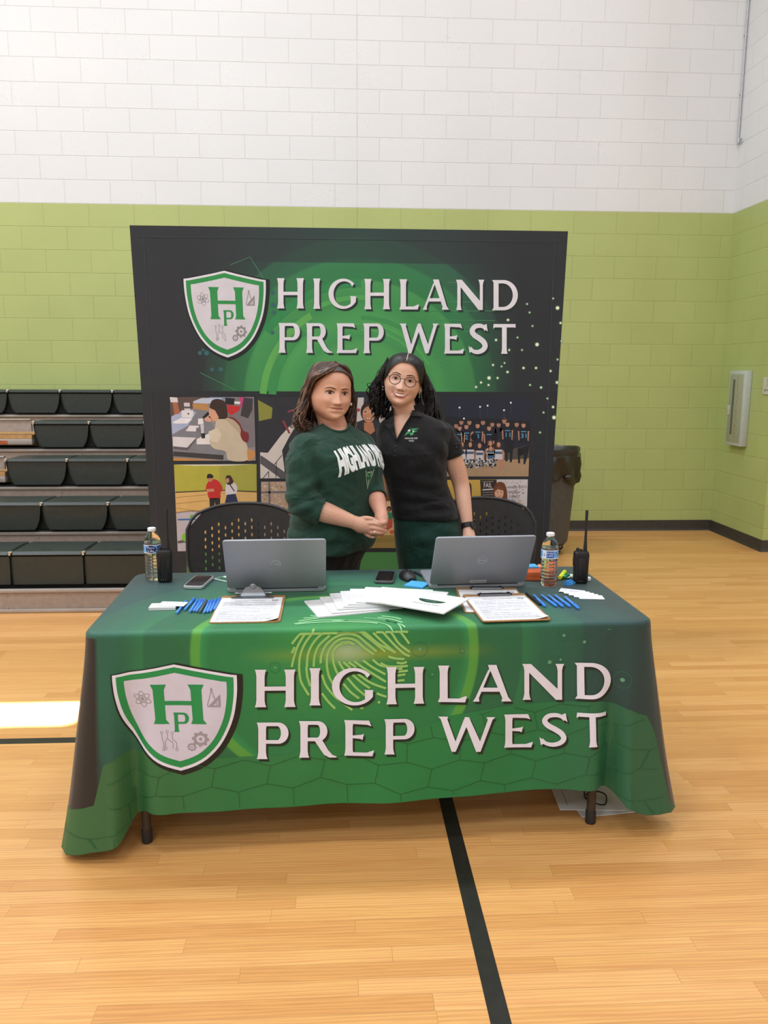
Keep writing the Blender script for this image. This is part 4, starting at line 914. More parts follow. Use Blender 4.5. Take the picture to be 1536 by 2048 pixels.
# green hem band turned to the inside
o2 = len(b.v)
for s in svals:
    vm = vmax(s)
    for v in (vm, vm-.018): b.v.append(tuple(cloth(s, v, -.0020))); UV.append((s, v))
for i in range(NS-1): b.f.append((o2+2*i, o2+2*i+1, o2+2*i+3, o2+2*i+2)); b.m.append(3)
vs, fs_ = hill_item
o3 = len(b.v)
for s, v in vs: b.v.append(tuple(cloth(s, v, .0007))); UV.append((s, v))
for f in fs_: b.f.append(tuple(o3+i for i in f)); b.m.append(2)
n_before = len(b.v)
cx_ = list(np.arange(-.95, -.62, .007))+list(np.arange(-.62, .66, .022))+list(np.arange(.66, .96, .007)); cy_ = list(np.arange(-.012, .05, .004))+list(np.arange(.06, .7, .022))
cp.emit(b, lambda s, v, l: cloth(s, v, .0006+.0003*l) if v < vmax(s) else None, 4, cx_, cy_)
UV += [(0, 0)]*(len(b.v)-n_before)
M_hemband = mat('hem_band', '#2f5648', .6)
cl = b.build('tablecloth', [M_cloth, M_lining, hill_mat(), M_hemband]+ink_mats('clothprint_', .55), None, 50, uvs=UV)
tag(cl, 'green printed tablecloth with white lettering and shield draped over the folding table', 'tablecloth')
# ------------------------------------------------------------------ things on the table
TZ0 = CZ+.0006     # cloth surface
M_lap = mat('laptop_aluminium', '#8d9198', .45, metal=.25, var=.015, scale=6); M_key = mat('laptop_keys', '#1d1e21', .5); M_scr = mat('laptop_screen', '#101216', .2); M_logo = mat('laptop_emblem', '#c9ccd0', .2, metal=.9); M_hinge = mat('laptop_hinge', '#4b4e54', .4, metal=.5)
def laptop(loc, rz, label, w, sticker, lean):
    t = thing('laptop', label, 'laptop', loc, rz, 'laptops on the table')
    d = .235
    # base lies towards the women (+y), hinge at y=0
    b = MB(); rr = lambda x, y, r: [(sx*(x-r)+r*math.cos(a), y/2+sy*(y/2-r)+r*math.sin(a)) for sx, sy, a0 in ((1, 1, 0), (-1, 1, 90), (-1, -1, 180), (1, -1, 270)) for a in [math.radians(a0+22.5*k) for k in range(5)]]
    b.loft([[(x, y, z) for x, y in rr(w/2-i, d-2*i, .012)] for i, z in ((.003, .0015), (0, .005), (0, .014), (.001, .0155))])
    for sx in (-1, 1):
        for yy in (.02, .21): b.cyl((sx*(w/2-.03), yy, 0), (sx*(w/2-.03), yy, .002), .007, seg=10)
    b.build('base', M_lap, t)
    k = MB()
    for r_ in range(5):
        for c_ in range(14): k.box((-w/2+.035+(c_+.5)*(w-.07)/14, .045+r_*.0185, .0163), ((w-.07)/14-.003, .0155, .0016), 0, .0006, 1)
    k.box((0, .195, .0158), (.11, .065, .0006), 1); k.build('keyboard', [M_key, M_hinge], t)
    # lid, outer face turned to the camera and leaning towards it
    R_ = Matrix.Translation((0, .004, .0165)) @ Matrix.Rotation(-lean, 4, 'X').inverted()
    b = MB(); r2 = lambda x, y, r: [(sx*(x-r)+r*math.cos(a), y/2+.003+sy*(y/2-r)+r*math.sin(a)) for sx, sy, a0 in ((1, 1, 0), (-1, 1, 90), (-1, -1, 180), (1, -1, 270)) for a in [math.radians(a0+22.5*k_) for k_ in range(5)]]
    b.loft([[(x, -z, y) for x, y in r2(w/2-i, d, .010)] for i, z in ((.0015, -.0035), (0, -.002), (0, .002), (.0015, .0035))], 0, R_)
    b.build('screen_lid', M_lap, t)
    s = MB(); s.box((0, .0038, .125), (w-.014, .0006, .205), 0, M=R_); s.build('display', M_scr, t)
    h = MB(); h.cyl((-w/2+.03, .004, .0165), (w/2-.03, .004, .0165), .0062, seg=12); h.build('hinge', M_hinge, t)
    e = Print(); e.ring((0, 0), .0165, .0016, 0, 1, 40); e.text('DELL', -.0115, -.0045, .009, 0, 1, w=.023, down=False)
    eb = MB(); e.emit(eb, lambda x, y, l: R_ @ Vector((x, -.0040, .124+y))); eb.build('emblem', M_logo, t, None)
    if sticker:
        e = Print(); e.rect(-.031, .006, .031, .021, 0, 1); e.text('APSHLT-05', -.027, .0105, .0065, 1, 2, w=.054, down=False)
        eb = MB(); e.emit(eb, lambda x, y, l: R_ @ Vector((x, -.0036-.0003*l, y))); eb.build('asset_sticker', [mat('sticker_white', '#c9cbc9', .5), mat('sticker_ink', '#33363a', .6)], t, None)
    return t
pl, pr_ = bz(455, 1186, TZ0), bz(652, 1182, TZ0)
laptop(((pl.x+pr_.x)/2, (pl.y+pr_.y)/2, TZ0), math.atan2(pr_.y-pl.y, pr_.x-pl.x), 'grey laptop in front of the woman in the green shirt, behind the chrome clip', (pr_-pl).length, False, math.radians(31))
pl, pr_ = bz(859, 1178, TZ0), bz(1050, 1173, TZ0)
laptop(((pl.x+pr_.x)/2, (pl.y+pr_.y)/2, TZ0), math.atan2(pr_.y-pl.y, pr_.x-pl.x), 'grey laptop with a pale asset sticker on the lower edge of its lid', (pr_-pl).length, True, math.radians(31))

# water bottles
def pet(name): return mat(name, '#ffffff', .03, var=0, trans=1, ior=1.25, spec=.5)
M_pet = pet('clear_plastic'); M_wat = mat('water', '#f6fbff', .0, var=0, trans=1, ior=1.33); M_cap = mat('white_cap', '#e7e9ea', .4)
M_lab = [mat('label_white', '#e4e8ee', .4), mat('label_blue', '#2353a8', .4), mat('label_sky', '#6aa8dd', .4), mat('label_navy', '#1b2b66', .4)]
def bottle(loc, rz, label, front):
    t = thing('water_bottle', label, 'bottle', loc, rz, 'water bottles on the table')
    prof = [(.0, .004), (.018, .002), (.027, 0), (.0305, .006)]
    for k in range(7): z = .012+k*.0128; prof += [(.0318, z), (.0322, z+.004), (.0292, z+.0085), (.0296, z+.0105)]
    prof += [(.0318, .106), (.0322, .110), (.0322, .138), (.0318, .142), (.0322, .148), (.0305, .157), (.0245, .171), (.0165, .182), (.0127, .187), (.0127, .190), (.0155, .1905), (.0155, .192), (.0125, .1925), (.0125, .196)]
    b = MB(); b.lathe(prof, 40, 0); o = b.build('bottle_body', M_pet, t, 60)
    wp = [(0, .005)]+[(max(r-.0012, 0), z) for r, z in prof[2:] if z < .146]+[(.0305, .146), (0, .146)]
    b = MB(); b.lathe(wp, 40, 0, cap=False); b.build('water', M_wat, t, 60)
    b = MB(); b.lathe([(.0, .2045), (.0135, .204), (.0148, .2025), (.0150, .194), (.0150, .1915)], 28, 0)
    for k in range(28): a = k*2*PI/28; b.box((.015*math.cos(a), .015*math.sin(a), .198), (.0012, .0008, .009), 0, rz=a)
    b.build('cap', M_cap, t)
    b = MB(); R = .0326
    pl_ = Print(); z0, z1 = .1085, .1405
    pl_.rect(-3.14, z0, 3.14, z1, 0, 0); pl_.rect(-3.14, z0+.003, 3.14, z1-.003, 2, 1)
    if front:
        pl_.disc((-1.55, .1248), .62, 3, 2, 24, .0145); pl_.text('Pure', -1.98, .1265, .0085, 0, 3, w=.85, down=False); pl_.text('Life', -1.93, .1145, .0085, 0, 3, w=.75, down=False); pl_.rect(-.8, z0+.003, .4, z1-.003, 1, 1.5)
    else:
        pl_.rect(-2.2, z0+.003, -1.35, z1-.003, 1, 1.5); pl_.rect(-1.05, .127, -.2, .134, 3, 2); pl_.rect(-.95, .129, -.3, .1318, 0, 3); pl_.text('PURE', -2.15, .1265, .007, 0, 2.5, w=.75, down=False); pl_.text('LIFE', -2.1, .117, .007, 0, 2.5, w=.65, down=False)
        pl_.rect(-2.75, z0+.003, -2.2, z1-.003, 0, 1.6); pl_.text('6', -2.6, .117, .014, 1, 2.5, w=.25, down=False)
    pl_.emit(b, lambda a, z, l: ((R+.00015*l)*math.cos(a), (R+.00015*l)*math.sin(a), z), 0, list(np.arange(-3.1, 3.14, .12)), [])
    b.build('label_wrap', M_lab, t, 180)
bp_ = bz(308, 1158, TZ0); bottle((bp_.x, bp_.y, TZ0), 0, 'clear water bottle behind the two-way radio at the end of the table by the bleacher', True)
bp2 = bz(1097, 1170, TZ0); bottle((bp2.x, bp2.y, TZ0), 0, 'clear water bottle beside the orange pencil case', False)

# two-way radios
M_rad = mat('radio_black', '#17181a', .38, var=.04, bump=.1, bscale=500); M_rub = mat('radio_rubber', '#1e1e20', .6); M_pin = mat('radio_contacts', '#b9a77a', .3, metal=1)
def radio(loc, rz, label, front):
    t = thing('two_way_radio', label, 'radio', loc, rz, 'two-way radios on the table')
    def sect(w, d, z): return [(sx*(w/2-r_)+r_*math.cos(a), sy*(d/2-r_)+r_*math.sin(a), z) for r_ in (.008,) for sx, sy, a0 in ((1, 1, 0), (-1, 1, 90), (-1, -1, 180), (1, -1, 270)) for a in [math.radians(a0+22.5*k) for k in range(5)]]
    b = MB(); b.loft([sect(.044, .026, 0), sect(.052, .032, .004), sect(.054, .034, .02), sect(.056, .034, .09), sect(.058, .034, .112), sect(.054, .031, .122), sect(.048, .027, .126)])
    if front:
        b.box((-.017, -.0175, .06), (.008, .003, .07), 0, .001); b.box((.017, -.0175, .06), (.008, .003, .07), 0, .001)
    else:
        b.box((0, -.0185, .06), (.03, .005, .085), 0, .002); b.box((-.0285, 0, .085), (.004, .014, .03), 1, .0015)
    b.build('body', [M_rad, M_rub], t)
    c = MB()
    for x in (-.011, -.003, .005): c.cyl((x, -.0165, .012), (x, -.0178, .012), .0018, seg=8)
    c.build('contact_pins', M_pin, t)
    ax = .014
    a = MB(); a.lathe([(.0072, .122), (.0076, .128), (.0068, .15), (.0052, .17), (.0045, .20), (.0052, .25), (.0058, .28), (.005, .284), (0, .285)], 14, 0, c=(ax, .002, 0)); a.build('antenna', M_rub, t)
    for x, r_, h in ((-.014, .0065, .014), (-.001, .005, .010)):
        k = MB(); k.lathe([(r_, .122), (r_, .124+h-.002), (r_-.001, .124+h), (0, .124+h)], 14, 0, c=(x, .001, 0)); k.build('knob', M_rad, t)
r1 = bz(331, 1163, TZ0); radio((r1.x, r1.y-.004, TZ0), math.radians(4), 'black two-way radio standing in front of the water bottle with the round blue label', True)
r2_ = bz(1160, 1166, TZ0); radio((r2_.x, r2_.y, TZ0), math.radians(-4), 'black two-way radio standing at the end of the table near the trash can', False)

# clipboards, forms
M_board = mat('hardboard', '#a07a50', .6, var=.1, scale=120, bump=.1); M_clipc = mat('chrome_clip', '#85898e', .28, metal=.9, var=.02); M_clipb = mat('black_clip', '#2a2b2e', .35, metal=.4); M_paper = mat('paper', '#e3e3e6', .75, var=.01); M_ink = mat('grey_ink', '#8f9097', .8); M_inkd = mat('dark_ink', '#3c3d42', .8); M_crest = mat('crest_ink', '#2f3a3a', .8)
def board(cx, cy, z, rz, label, big):
    t = thing('clipboard', label, 'clipboard', (cx, cy, z), rz, 'clipboards on the table')
    w, d, r = .229, .318, .014
    out = [(sx*(w/2-r)+r*math.cos(a), sy*(d/2-r)+r*math.sin(a)) for sx, sy, a0 in ((1, 1, 0), (-1, 1, 90), (-1, -1, 180), (1, -1, 270)) for a in [math.radians(a0+22.5*k) for k in range(5)]]
    b = MB(); b.prism(out, .0032); b.build('board', M_board, t)
    c = MB(); y = d/2-.018; z0 = .0032
    if big:
        c.loft([[(x, y+yy, z0+zz) for x, yy, zz in ((-q, -.028+o, .0028+o*.1), (q, -.028+o, .0028+o*.1), (q, -.028+o, .0045+o*.1), (-q, -.028+o, .0045+o*.1))] for q, o in ((.075, 0), (.075, .006), (.060, .012), (.045, .02))])
        c.loft([[(-q, y-.010+o, z0+h), (q, y-.010+o, z0+h), (q, y-.008+o, z0+h+.0015), (-q, y-.008+o, z0+h+.0015)] for q, o, h in ((.046, 0, .004), (.040, .005, .014), (.034, .008, .024), (.026, .010, .032), (.014, .011, .038))])
        c.sph((0, y+.0005, z0+.038), (.012, .004, .010)); c.cyl((-.05, y+.010, z0+.010), (.05, y+.010, z0+.010), .005, seg=12); c.box((0, y+.012, z0+.003), (.10, .022, .006), 0, .002)
        for sx in (-1, 1): c.cyl((sx*.052, y+.010, z0+.010), (sx*.066, y+.010, z0+.010), .004, seg=10)
        c.build('bulldog_clip', M_clipc, t)
    else:
        c.box((0, y+.004, z0+.003), (.118, .018, .006), 0, .002); c.box((0, y-.012, z0+.004), (.112, .014, .003), 1, .001)
        c.tube([(-.055, y-.016, z0+.0065), (.055, y-.016, z0+.0065)], .0028, 8, 1)
        for sx in (-1, 1): c.tube([(sx*.05, y+.004, z0+.008), (sx*.055, y-.012, z0+.010), (sx*.06, y-.018, z0+.0062)], .003, 8, 0)
        c.build('low_clip', [M_clipb, M_clipc], t)
    return t
def form(cx, cy, z, rz, label, curl=True):
    """printed page held on a board"""
    pr = Print(); w, d = .216, .279
    nx, ny = 14, 22; vs, fs = [], []
    for i in range(nx+1):
        for j in range(ny+1): vs.append((-w/2+w*i/nx, -d/2+d*j/ny))
    fs = [(i*(ny+1)+j, (i+1)*(ny+1)+j, (i+1)*(ny+1)+j+1, i*(ny+1)+j+1) for i in range(nx) for j in range(ny)]
    def hgt(x, y):
        if not curl: return 0
        k = max(0, (x/(w/2))+(-y/(d/2))-1.5)/.5; return .010*k*k
    b = MB(); M_ = Matrix.Translation((cx, cy, z)) @ Matrix.Rotation(rz, 4, 'Z')
    b.add([M_ @ Vector((x, y, .0003+hgt(x, y))) for x, y in vs], fs, 0); b.add([M_ @ Vector((x, y, hgt(x, y))) for x, y in vs], fs, 0)
    R_ = random.Random(3)
    pr.text('ENROLLMENT INTEREST FORM', -.055, .098, .006, 2, 1, w=.105, down=False); pr.poly([(.072, .108), (.083, .111), (.094, .108), (.092, .097), (.083, .091), (.074, .097)], 3, 1); pr.poly([(.075, .106), (.083, .108), (.091, .106), (.089, .098), (.083, .094), (.077, .098)], 0, 2)
    pr.text('HP', .0775, .098, .006, 3, 3, w=.011, down=False)
    y = .086
    while y > -.125:
        x = -.094
        if R_.random() < .75:
            while x < .085:
                q = .012+R_.random()*.035; q = min(q, .092-x); pr.rect(x, y, x+q, y+.0020, 1, 1); x += q+.003
                if R_.random() < .12: break
        else: pr.rect(-.094, y, .092, y+.0009, 1, 1)
        y -= .0072
    pr.emit(b, lambda x, y_, l: M_ @ Vector((x, y_, .0005+.00012*l+hgt(x, y_))), 0)
    o = b.build('printed_form', [M_paper, M_ink, M_inkd, M_crest], None, None); tag(o, label, 'paper', 'printed forms on clipboards')
q = [bz(*p, TZ0+.003) for p in ((413, 1246), (555, 1245), (576, 1190), (447, 1190))]; cen = sum(q, Vector())/4
board(cen.x, cen.y, TZ0, math.radians(.6), 'brown clipboard with the big chrome bulldog clip', True); form(cen.x-.002, cen.y-.013, TZ0+.0034, math.radians(.6), 'printed form on the clipboard with the big chrome clip')
board(.530, 2.722, TZ0, math.radians(-2.5), 'brown clipboard lying half under another clipboard', False); form(.530, 2.709, TZ0+.0034, math.radians(-2.5), 'printed form on the half-covered clipboard', False)
q = [bz(*p, TZ0+.008) for p in ((965, 1242), (1098, 1239), (1040, 1184), (925, 1189))]; cen = sum(q, Vector())/4
board(cen.x+.004, cen.y-.004, TZ0+.0046, math.radians(3.5), 'brown clipboard with a low black clip lying on top of another clipboard', False); form(cen.x+.004, cen.y-.017, TZ0+.0082, math.radians(3.5), 'printed form with a curled corner on the upper clipboard')

# folders fanned out
M_fold = mat('white_card', '#dfdfdf', .5, var=.01); M_fold2 = mat('folder_shade', '#c2c1c1', .6, var=.01); M_oval = mat('folder_green', '#1c4a33', .5); M_ftxt = mat('folder_text', '#8e9490', .6)
BLp = [(165, 520), (285, 485), (335, 450), (390, 428), (430, 405), (505, 385), (590, 380), (700, 385)]
fold_lab = ['lowest white folder of the fan', 'second white folder up from the bottom of the fan', 'third white folder up from the bottom of the fan', 'fourth white folder up from the bottom of the fan', 'fifth white folder up, above the middle of the fan', 'third white folder down from the top of the fan', 'second white folder down, just beneath the top one of the fan', 'top white folder of the fan with a dark green oval emblem']
TLp = [(0, 310), (100, 293), (237, 265), (355, 250), (437, 240), (545, 235), (670, 240), (785, 245)]
fpx = lambda p, z: bz(600+p[0]/4.518, 1120+p[1]/4.518, z)
zt = TZ0+.034; qa, qb, qc = fpx((700, 385), zt), fpx((1300, 487), zt), fpx((785, 245), zt)
W, H = (qb-qa).length, (qc-qa).length
ANG = [math.radians(a) for a in (16, 13, 8, 3, -3, -11, -19)]+[math.atan2(qb.y-qa.y, qb.x-qa.x)]
for k, (x, y) in enumerate(BLp):
    z = TZ0+.0042*k; P = fpx((x, y), z+.002); a = ANG[k]
    t = thing('presentation_folder', fold_lab[k], 'folder', (P.x, P.y, z), a, 'white folders fanned on the table')
    b = MB(); b.loft([[(x_, y_, z_) for x_, y_ in ((0, 0), (W, 0), (W, H), (0, H))] for z_ in (0, .0012)]); b.loft([[(x_, y_, z_) for x_, y_ in ((.001, .002), (W-.001, .001), (W-.001, H-.001), (.001, H))] for z_ in (.0022, .0034)])
    b.box((W/2, H-.0006, .0017), (W-.002, .0012, .002), 0)
    if k < 3: b.add([(.003, H*.62, .00352), (W-.003, H*.62, .00352), (W-.003, H-.003, .00352), (.003, H-.003, .00352)], [(0, 1, 2, 3)], 1)
    b.build('cover', [M_fold, M_fold2], t, None)
    if k == 7:
        e = Print(); cx, cy = W*.60, H*.56
        pts = [(cx-.05+.1*i/16, cy+.006) for i in range(17)]+[(cx+.05*math.cos(q), cy+.006-.034*math.sin(q)) for q in [PI*i/16 for i in range(1, 16)]]
        e.poly(pts, 0, 1); e.text('HPW', cx-.022, cy-.016, .012, 1, 2, w=.044, down=False); e.text('HIGHLAND PREP', cx-.05, cy-.052, .011, 1, 1, w=.1, down=False)
        eb = MB(); e.emit(eb, lambda x_, y_, l: (x_, y_, .0036+.0002*l)); eb.build('printed_emblem', [M_oval, M_ftxt], t, None)

# pens
M_pb = mat('pen_blue', '#5a97e6', .3, var=.03); M_pc = mat('pen_cap_blue', '#4585de', .3, var=.03); M_pg = mat('pen_grey', '#5d6660', .4); M_pk = mat('pen_black', '#2b2e30', .35); M_tip = mat('pen_tip', '#b7b9bc', .3, metal=.8)
def pen_proto(name, label, m1, m2):
    t = thing(name, label, 'pen', (0, 0, 0), 0)
    b = MB(); b.lathe([(.0, -.072), (.0038, -.0715), (.0044, -.068), (.0044, .035)], 12, 0, M=Matrix.Rotation(PI/2, 4, 'Y')); b.build('barrel', m1, t)
    b = MB(); b.lathe([(.0050, .02), (.0051, .022), (.0050, .066), (.0038, .072), (0, .0725)], 12, 0, M=Matrix.Rotation(PI/2, 4, 'Y')); b.box((.044, 0, .0056), (.036, .0028, .0018), 0, .0006); b.build('pen_cap', m2, t)
    return t
protoB = [None]
def pen(a, c, label, kind='b', z=0, L0=None):
    P, Q = bz(*a, TZ0+.005), bz(*c, TZ0+.005); cx, cy = (P.x+Q.x)/2, (P.y+Q.y)/2; rz = math.atan2(Q.y-P.y, Q.x-P.x)
    if kind == 'b':
        if protoB[0] is None: protoB[0] = t = pen_proto('ballpoint_pen', label, M_pb, M_pc); t.location = (cx, cy, TZ0+.0052+z); t.rotation_euler = (0, 0, rz)
        else: t = dup(protoB[0], (cx, cy, TZ0+.0052+z), rz, label)
    else:
        t = pen_proto('ballpoint_pen', label, M_pg if kind == 'g' else M_pk, M_pg if kind == 'g' else M_pk); t.location = (cx, cy, TZ0+.0052+z); t.rotation_euler = (0, 0, rz)
    t['group'] = 'pens on the table'; return t
e2 = lambda x, y: (290+x/8.084, 1130+y/8.084)
LP = [((515, 775), (665, 580), 'blue pen sticking out from under the small card stack'), ((648, 715), (800, 540), 'blue pen next to the one sticking out from under the cards'), ((705, 785), (872, 535), 'blue pen third from the card stack end of the left-hand row'), ((768, 770), (935, 530), 'blue pen fourth from the card stack end of the left-hand row'),
      ((822, 760), (975, 545), 'blue pen touching the grey pen on its card stack side'), ((872, 775), (1008, 560), ''), ((945, 785), (1056, 560), 'blue pen touching the grey pen on its clipboard side'), ((998, 775), (1106, 548), 'blue pen second past the grey pen toward the chrome-clip clipboard'), ((1050, 760), (1158, 545), 'blue pen third past the grey pen toward the chrome-clip clipboard'), ((1112, 730), (1222, 520), 'blue pen touching the edge of the clipboard with the chrome clip')]
for i, (a, c, lb) in enumerate(LP):
    if lb: pen(e2(*a), e2(*c), lb)
    else: pen(e2(*a), e2(*c), 'grey pen in the middle of the row of blue pens', 'g')
e3 = lambda x, y: (960+x/5.908, 1050+y/5.908)
for a, c, lb, kd in (((535, 800), (720, 945), 'dark pen lying along the edge of the upper clipboard', 'k'), ((622, 815), (785, 975), 'blue pen next to the dark pen beside the upper clipboard', 'b'), ((705, 812), (925, 975), 'blue pen second from the dark pen on the right half of the table', 'b'), ((778, 808), (1015, 990), 'blue pen in the middle of the right-hand pens', 'b'), ((855, 808), (1100, 990), 'blue pen second from the fanned white cards', 'b'), ((985, 835), (1188, 1005), 'blue pen nearest the fanned white cards', 'b')):
    pen(e3(*a), e3(*c), lb, kd)

# small cards
M_card = mat('card_stock', '#e6e6e8', .6, var=.01)
def cards(name, cx, cy, z, rz, n, label, mark=True, group=None):
    b = MB(); M_ = Matrix.Translation((cx, cy, z)) @ Matrix.Rotation(rz, 4, 'Z')
    R_ = random.Random(n)
    for k in range(n): b.box((R_.uniform(-.0006, .0006), R_.uniform(-.0006, .0006), .00035+k*.0006), (.089, .051, .0005), 0, M=M_)
    if mark:
        e = Print(); e.ring((-.03, .005), .009, .0015, 1, 1, 20, .007); e.rect(-.012, .008, .03, .0095, 2, 1); e.rect(-.012, .002, .022, .0033, 2, 1); e.rect(-.012, -.004, .028, -.0027, 2, 1); e.rect(-.012, -.010, .018, -.0087, 2, 1)
        e.emit(b, lambda x, y, l: M_ @ Vector((x, y, n*.0006+.0002)))
    o = b.build(name, [M_card, M_crest, M_ink], None, None); tag(o, label, 'cards', group)
P = bz(327, 1216, TZ0); cards('business_card_stack', P.x, P.y, TZ0, math.radians(1), 16, 'neat stack of small white cards beside the row of blue pens')
P2 = bz(346, 1211, TZ0+.005); cards('business_card', P2.x, P2.y, TZ0+.0101, math.radians(-7), 2, 'small white card laid askew on top of the neat card stack')
labs = ['lowest small white card of the fanned set', 'second small white card from the bottom of the fanned set', 'third small white card from the bottom of the fanned set', 'fourth small white card, just under the top one of the fanned set', 'top small white card of the fanned set']
for k in range(5):
    P = bz(1182-k*9.5, 1194.5-k*2.6, TZ0); cards('business_card', P.x, P.y, TZ0+k*.0008, math.radians(-6-k*5), 1, labs[k], k == 4, 'small white cards fanned beside the radio')

# phones
M_ph = mat('phone_glass', '#15161a', .08, var=0, coat=.5); M_phb = mat('phone_edge', '#aeb4b6', .3, metal=.3); M_phd = mat('phone_dark_edge', '#5b5f63', .35, metal=.3); M_pcase = mat('phone_case', '#c3c9c9', .3)
def phone(a, c, w, label, m, th):
    P, Q = bz(*a, TZ0+.01), bz(*c, TZ0+.01); cx, cy = (P.x+Q.x)/2, (P.y+Q.y)/2; rz = math.atan2(Q.y-P.y, Q.x-P.x); l = min((Q-P).length, .16)
    t = thing('mobile_phone', label, 'phone', (cx, cy, TZ0), rz)
    def sect(i, z): return [(sx*(l/2-i-.012)+.012*math.cos(q_), sy*(w/2-i-.012)+.012*math.sin(q_), z) for sx, sy, a0 in ((1, 1, 0), (-1, 1, 90), (-1, -1, 180), (1, -1, 270)) for q_ in [math.radians(a0+18*k) for k in range(6)]]
    b = MB(); b.loft([sect(.0025, 0), sect(0, .003), sect(0, th-.002), sect(.0015, th)]); b.build('case', m, t)
    b = MB(); b.loft([sect(.004, th+.0001), sect(.0045, th+.0006)]); b.build('screen', M_ph, t)
phone((384, 1175), (411, 1151), .075, 'phone in a pale case lying between the two-way radio and a laptop', M_phb, .013)
phone((767, 1163), (774, 1143), .074, 'phone with a grey rim lying at the back edge of the table between the laptops', M_phd, .012)
# badge
P = bz(452, 1160, TZ0); t = thing('id_badge', 'clear plastic holder with a green identity card, half behind the laptop lid', 'badge', (P.x+.01, P.y+.005, TZ0), math.radians(-38))
b = MB(); b.box((0, 0, .002), (.10, .066, .003), 0, .001); b.build('holder', mat('clear_vinyl', '#c9d3d0', .15, spec=.7), t)
e = Print(); e.rect(-.044, -.028, .044, .028, 0, 1); e.rect(-.040, .006, -.015, .022, 1, 2); e.rect(-.01, .008, .036, .012, 1, 2); e.rect(-.01, .0, .03, .003, 1, 2); e.disc((.02, -.014), .012, 2, 2, 16)
b = MB(); e.emit(b, lambda x, y, l: (x, y, .0036+.0002*l)); b.build('card', [mat('badge_green', '#1f5a41', .5), mat('badge_white', '#d5dad5', .5), mat('badge_portrait', '#b4795c', .6)], t, None)
# mouse
P = bz(815, 1157, TZ0); t = thing('computer_mouse', 'black computer mouse beside the laptop with the sticker', 'mouse', (P.x, P.y, TZ0), math.radians(12))
b = MB(); rings = []
for k in range(13):
    u = k/12; y = -.055+.11*u; w = .031*math.sin(PI*min(1, max(0, .06+.88*u)))**.42; h = .036*math.sin(PI*(.12+.78*u))**.8
    rings.append([(w*math.cos(q_), y, max(.002, h*(.12+.88*max(0, math.sin(q_)))) if math.sin(q_) > -.01 else .002) for q_ in [2*PI*i/24 for i in range(24)]])
b.loft(rings); b.build('body', M_rad, t)
b = MB(); b.tube([(0, -.012+.010*math.cos(q_), .031+.006*math.sin(q_)-.001) for q_ in [PI*i/8 for i in range(9)]], .0035, 8); b.build('scroll_wheel', M_rub, t)
pen((833, 1146), (858, 1158), 'dark pen between the mouse and the laptop with the sticker', 'k')
# sticky notes
M_sb = mat('note_blue', '#4aa3df', .7, var=.02); M_so = mat('note_orange', '#e88a45', .7, var=.02)
P = bz(829, 1175, TZ0); b = MB(); b.box((P.x+.012, P.y+.03, TZ0+.003), (.076, .076, .006), 0, rz=math.radians(-28)); tag(b.build('sticky_note_pad', M_sb, None, None), 'blue sticky note pad beside the top folder and the laptop', 'notepad')
P = bz(1072, 1160, TZ0); t = thing('pencil_case', 'orange hard pencil case half hidden behind the laptop and the bottle', 'case', (P.x+.012, P.y+.035, TZ0), math.radians(-6))
M_or = mat('orange_plastic', '#bf5a2a', .45, bump=.1)
def rs(w, d, r, z): return [(sx*(w/2-r)+r*math.cos(q_), sy*(d/2-r)+r*math.sin(q_), z) for sx, sy, a0 in ((1, 1, 0), (-1, 1, 90), (-1, -1, 180), (1, -1, 270)) for q_ in [math.radians(a0+18*k) for k in range(6)]]
b = MB(); b.loft([rs(.125, .10, .02, 0), rs(.13, .105, .02, .003), rs(.13, .105, .02, .02)]); b.build('case_base', M_or, t)
b = MB(); b.loft([rs(.132, .107, .02, .0205), rs(.132, .107, .02, .034), rs(.126, .10, .018, .038)]); b.build('case_lid', M_or, t)
b = MB(); b.box((.03, -.054, .02), (.016, .004, .012), 0, .001); b.build('latch', mat('case_latch', '#8f3f1e', .5), t)
cl_ = (P.x+.012, P.y+.035)
b = MB(); b.box((cl_[0]-.018, cl_[1]+.024, TZ0+.0415), (.045, .05, .006), 0, rz=.1); tag(b.build('sticky_note_pad', M_sb, None, None), 'small blue sticky note pad lying on the orange pencil case', 'notepad')
b = MB(); b.box((cl_[0]+.034, cl_[1]+.022, TZ0+.0405), (.05, .05, .004), 0, rz=-.2); tag(b.build('sticky_note_pad', M_so, None, None), 'orange sticky note pad lying on the orange pencil case', 'notepad')
# highlighter
a_, c_ = bz(1118, 1157, TZ0+.01), bz(1131, 1141, TZ0+.01); t = thing('highlighter', 'yellow highlighter pen lying behind the water bottle', 'marker', ((a_.x+c_.x)/2, (a_.y+c_.y)/2, TZ0+.0088), math.atan2(c_.y-a_.y, c_.x-a_.x))
Ry = Matrix.Rotation(PI/2, 4, 'Y'); M_hl = mat('highlighter_yellow', '#dbe02a', .4)
b = MB(); b.lathe([(0, -.055), (.007, -.055), (.0085, -.052), (.0085, .015)], 14, 0, M=Ry); b.build('barrel', M_hl, t); b = MB(); b.lathe([(.0088, .012), (.0088, .05), (.007, .058), (0, .058)], 14, 0, M=Ry); b.build('pen_cap', mat('highlighter_cap', '#c9d022', .35), t)
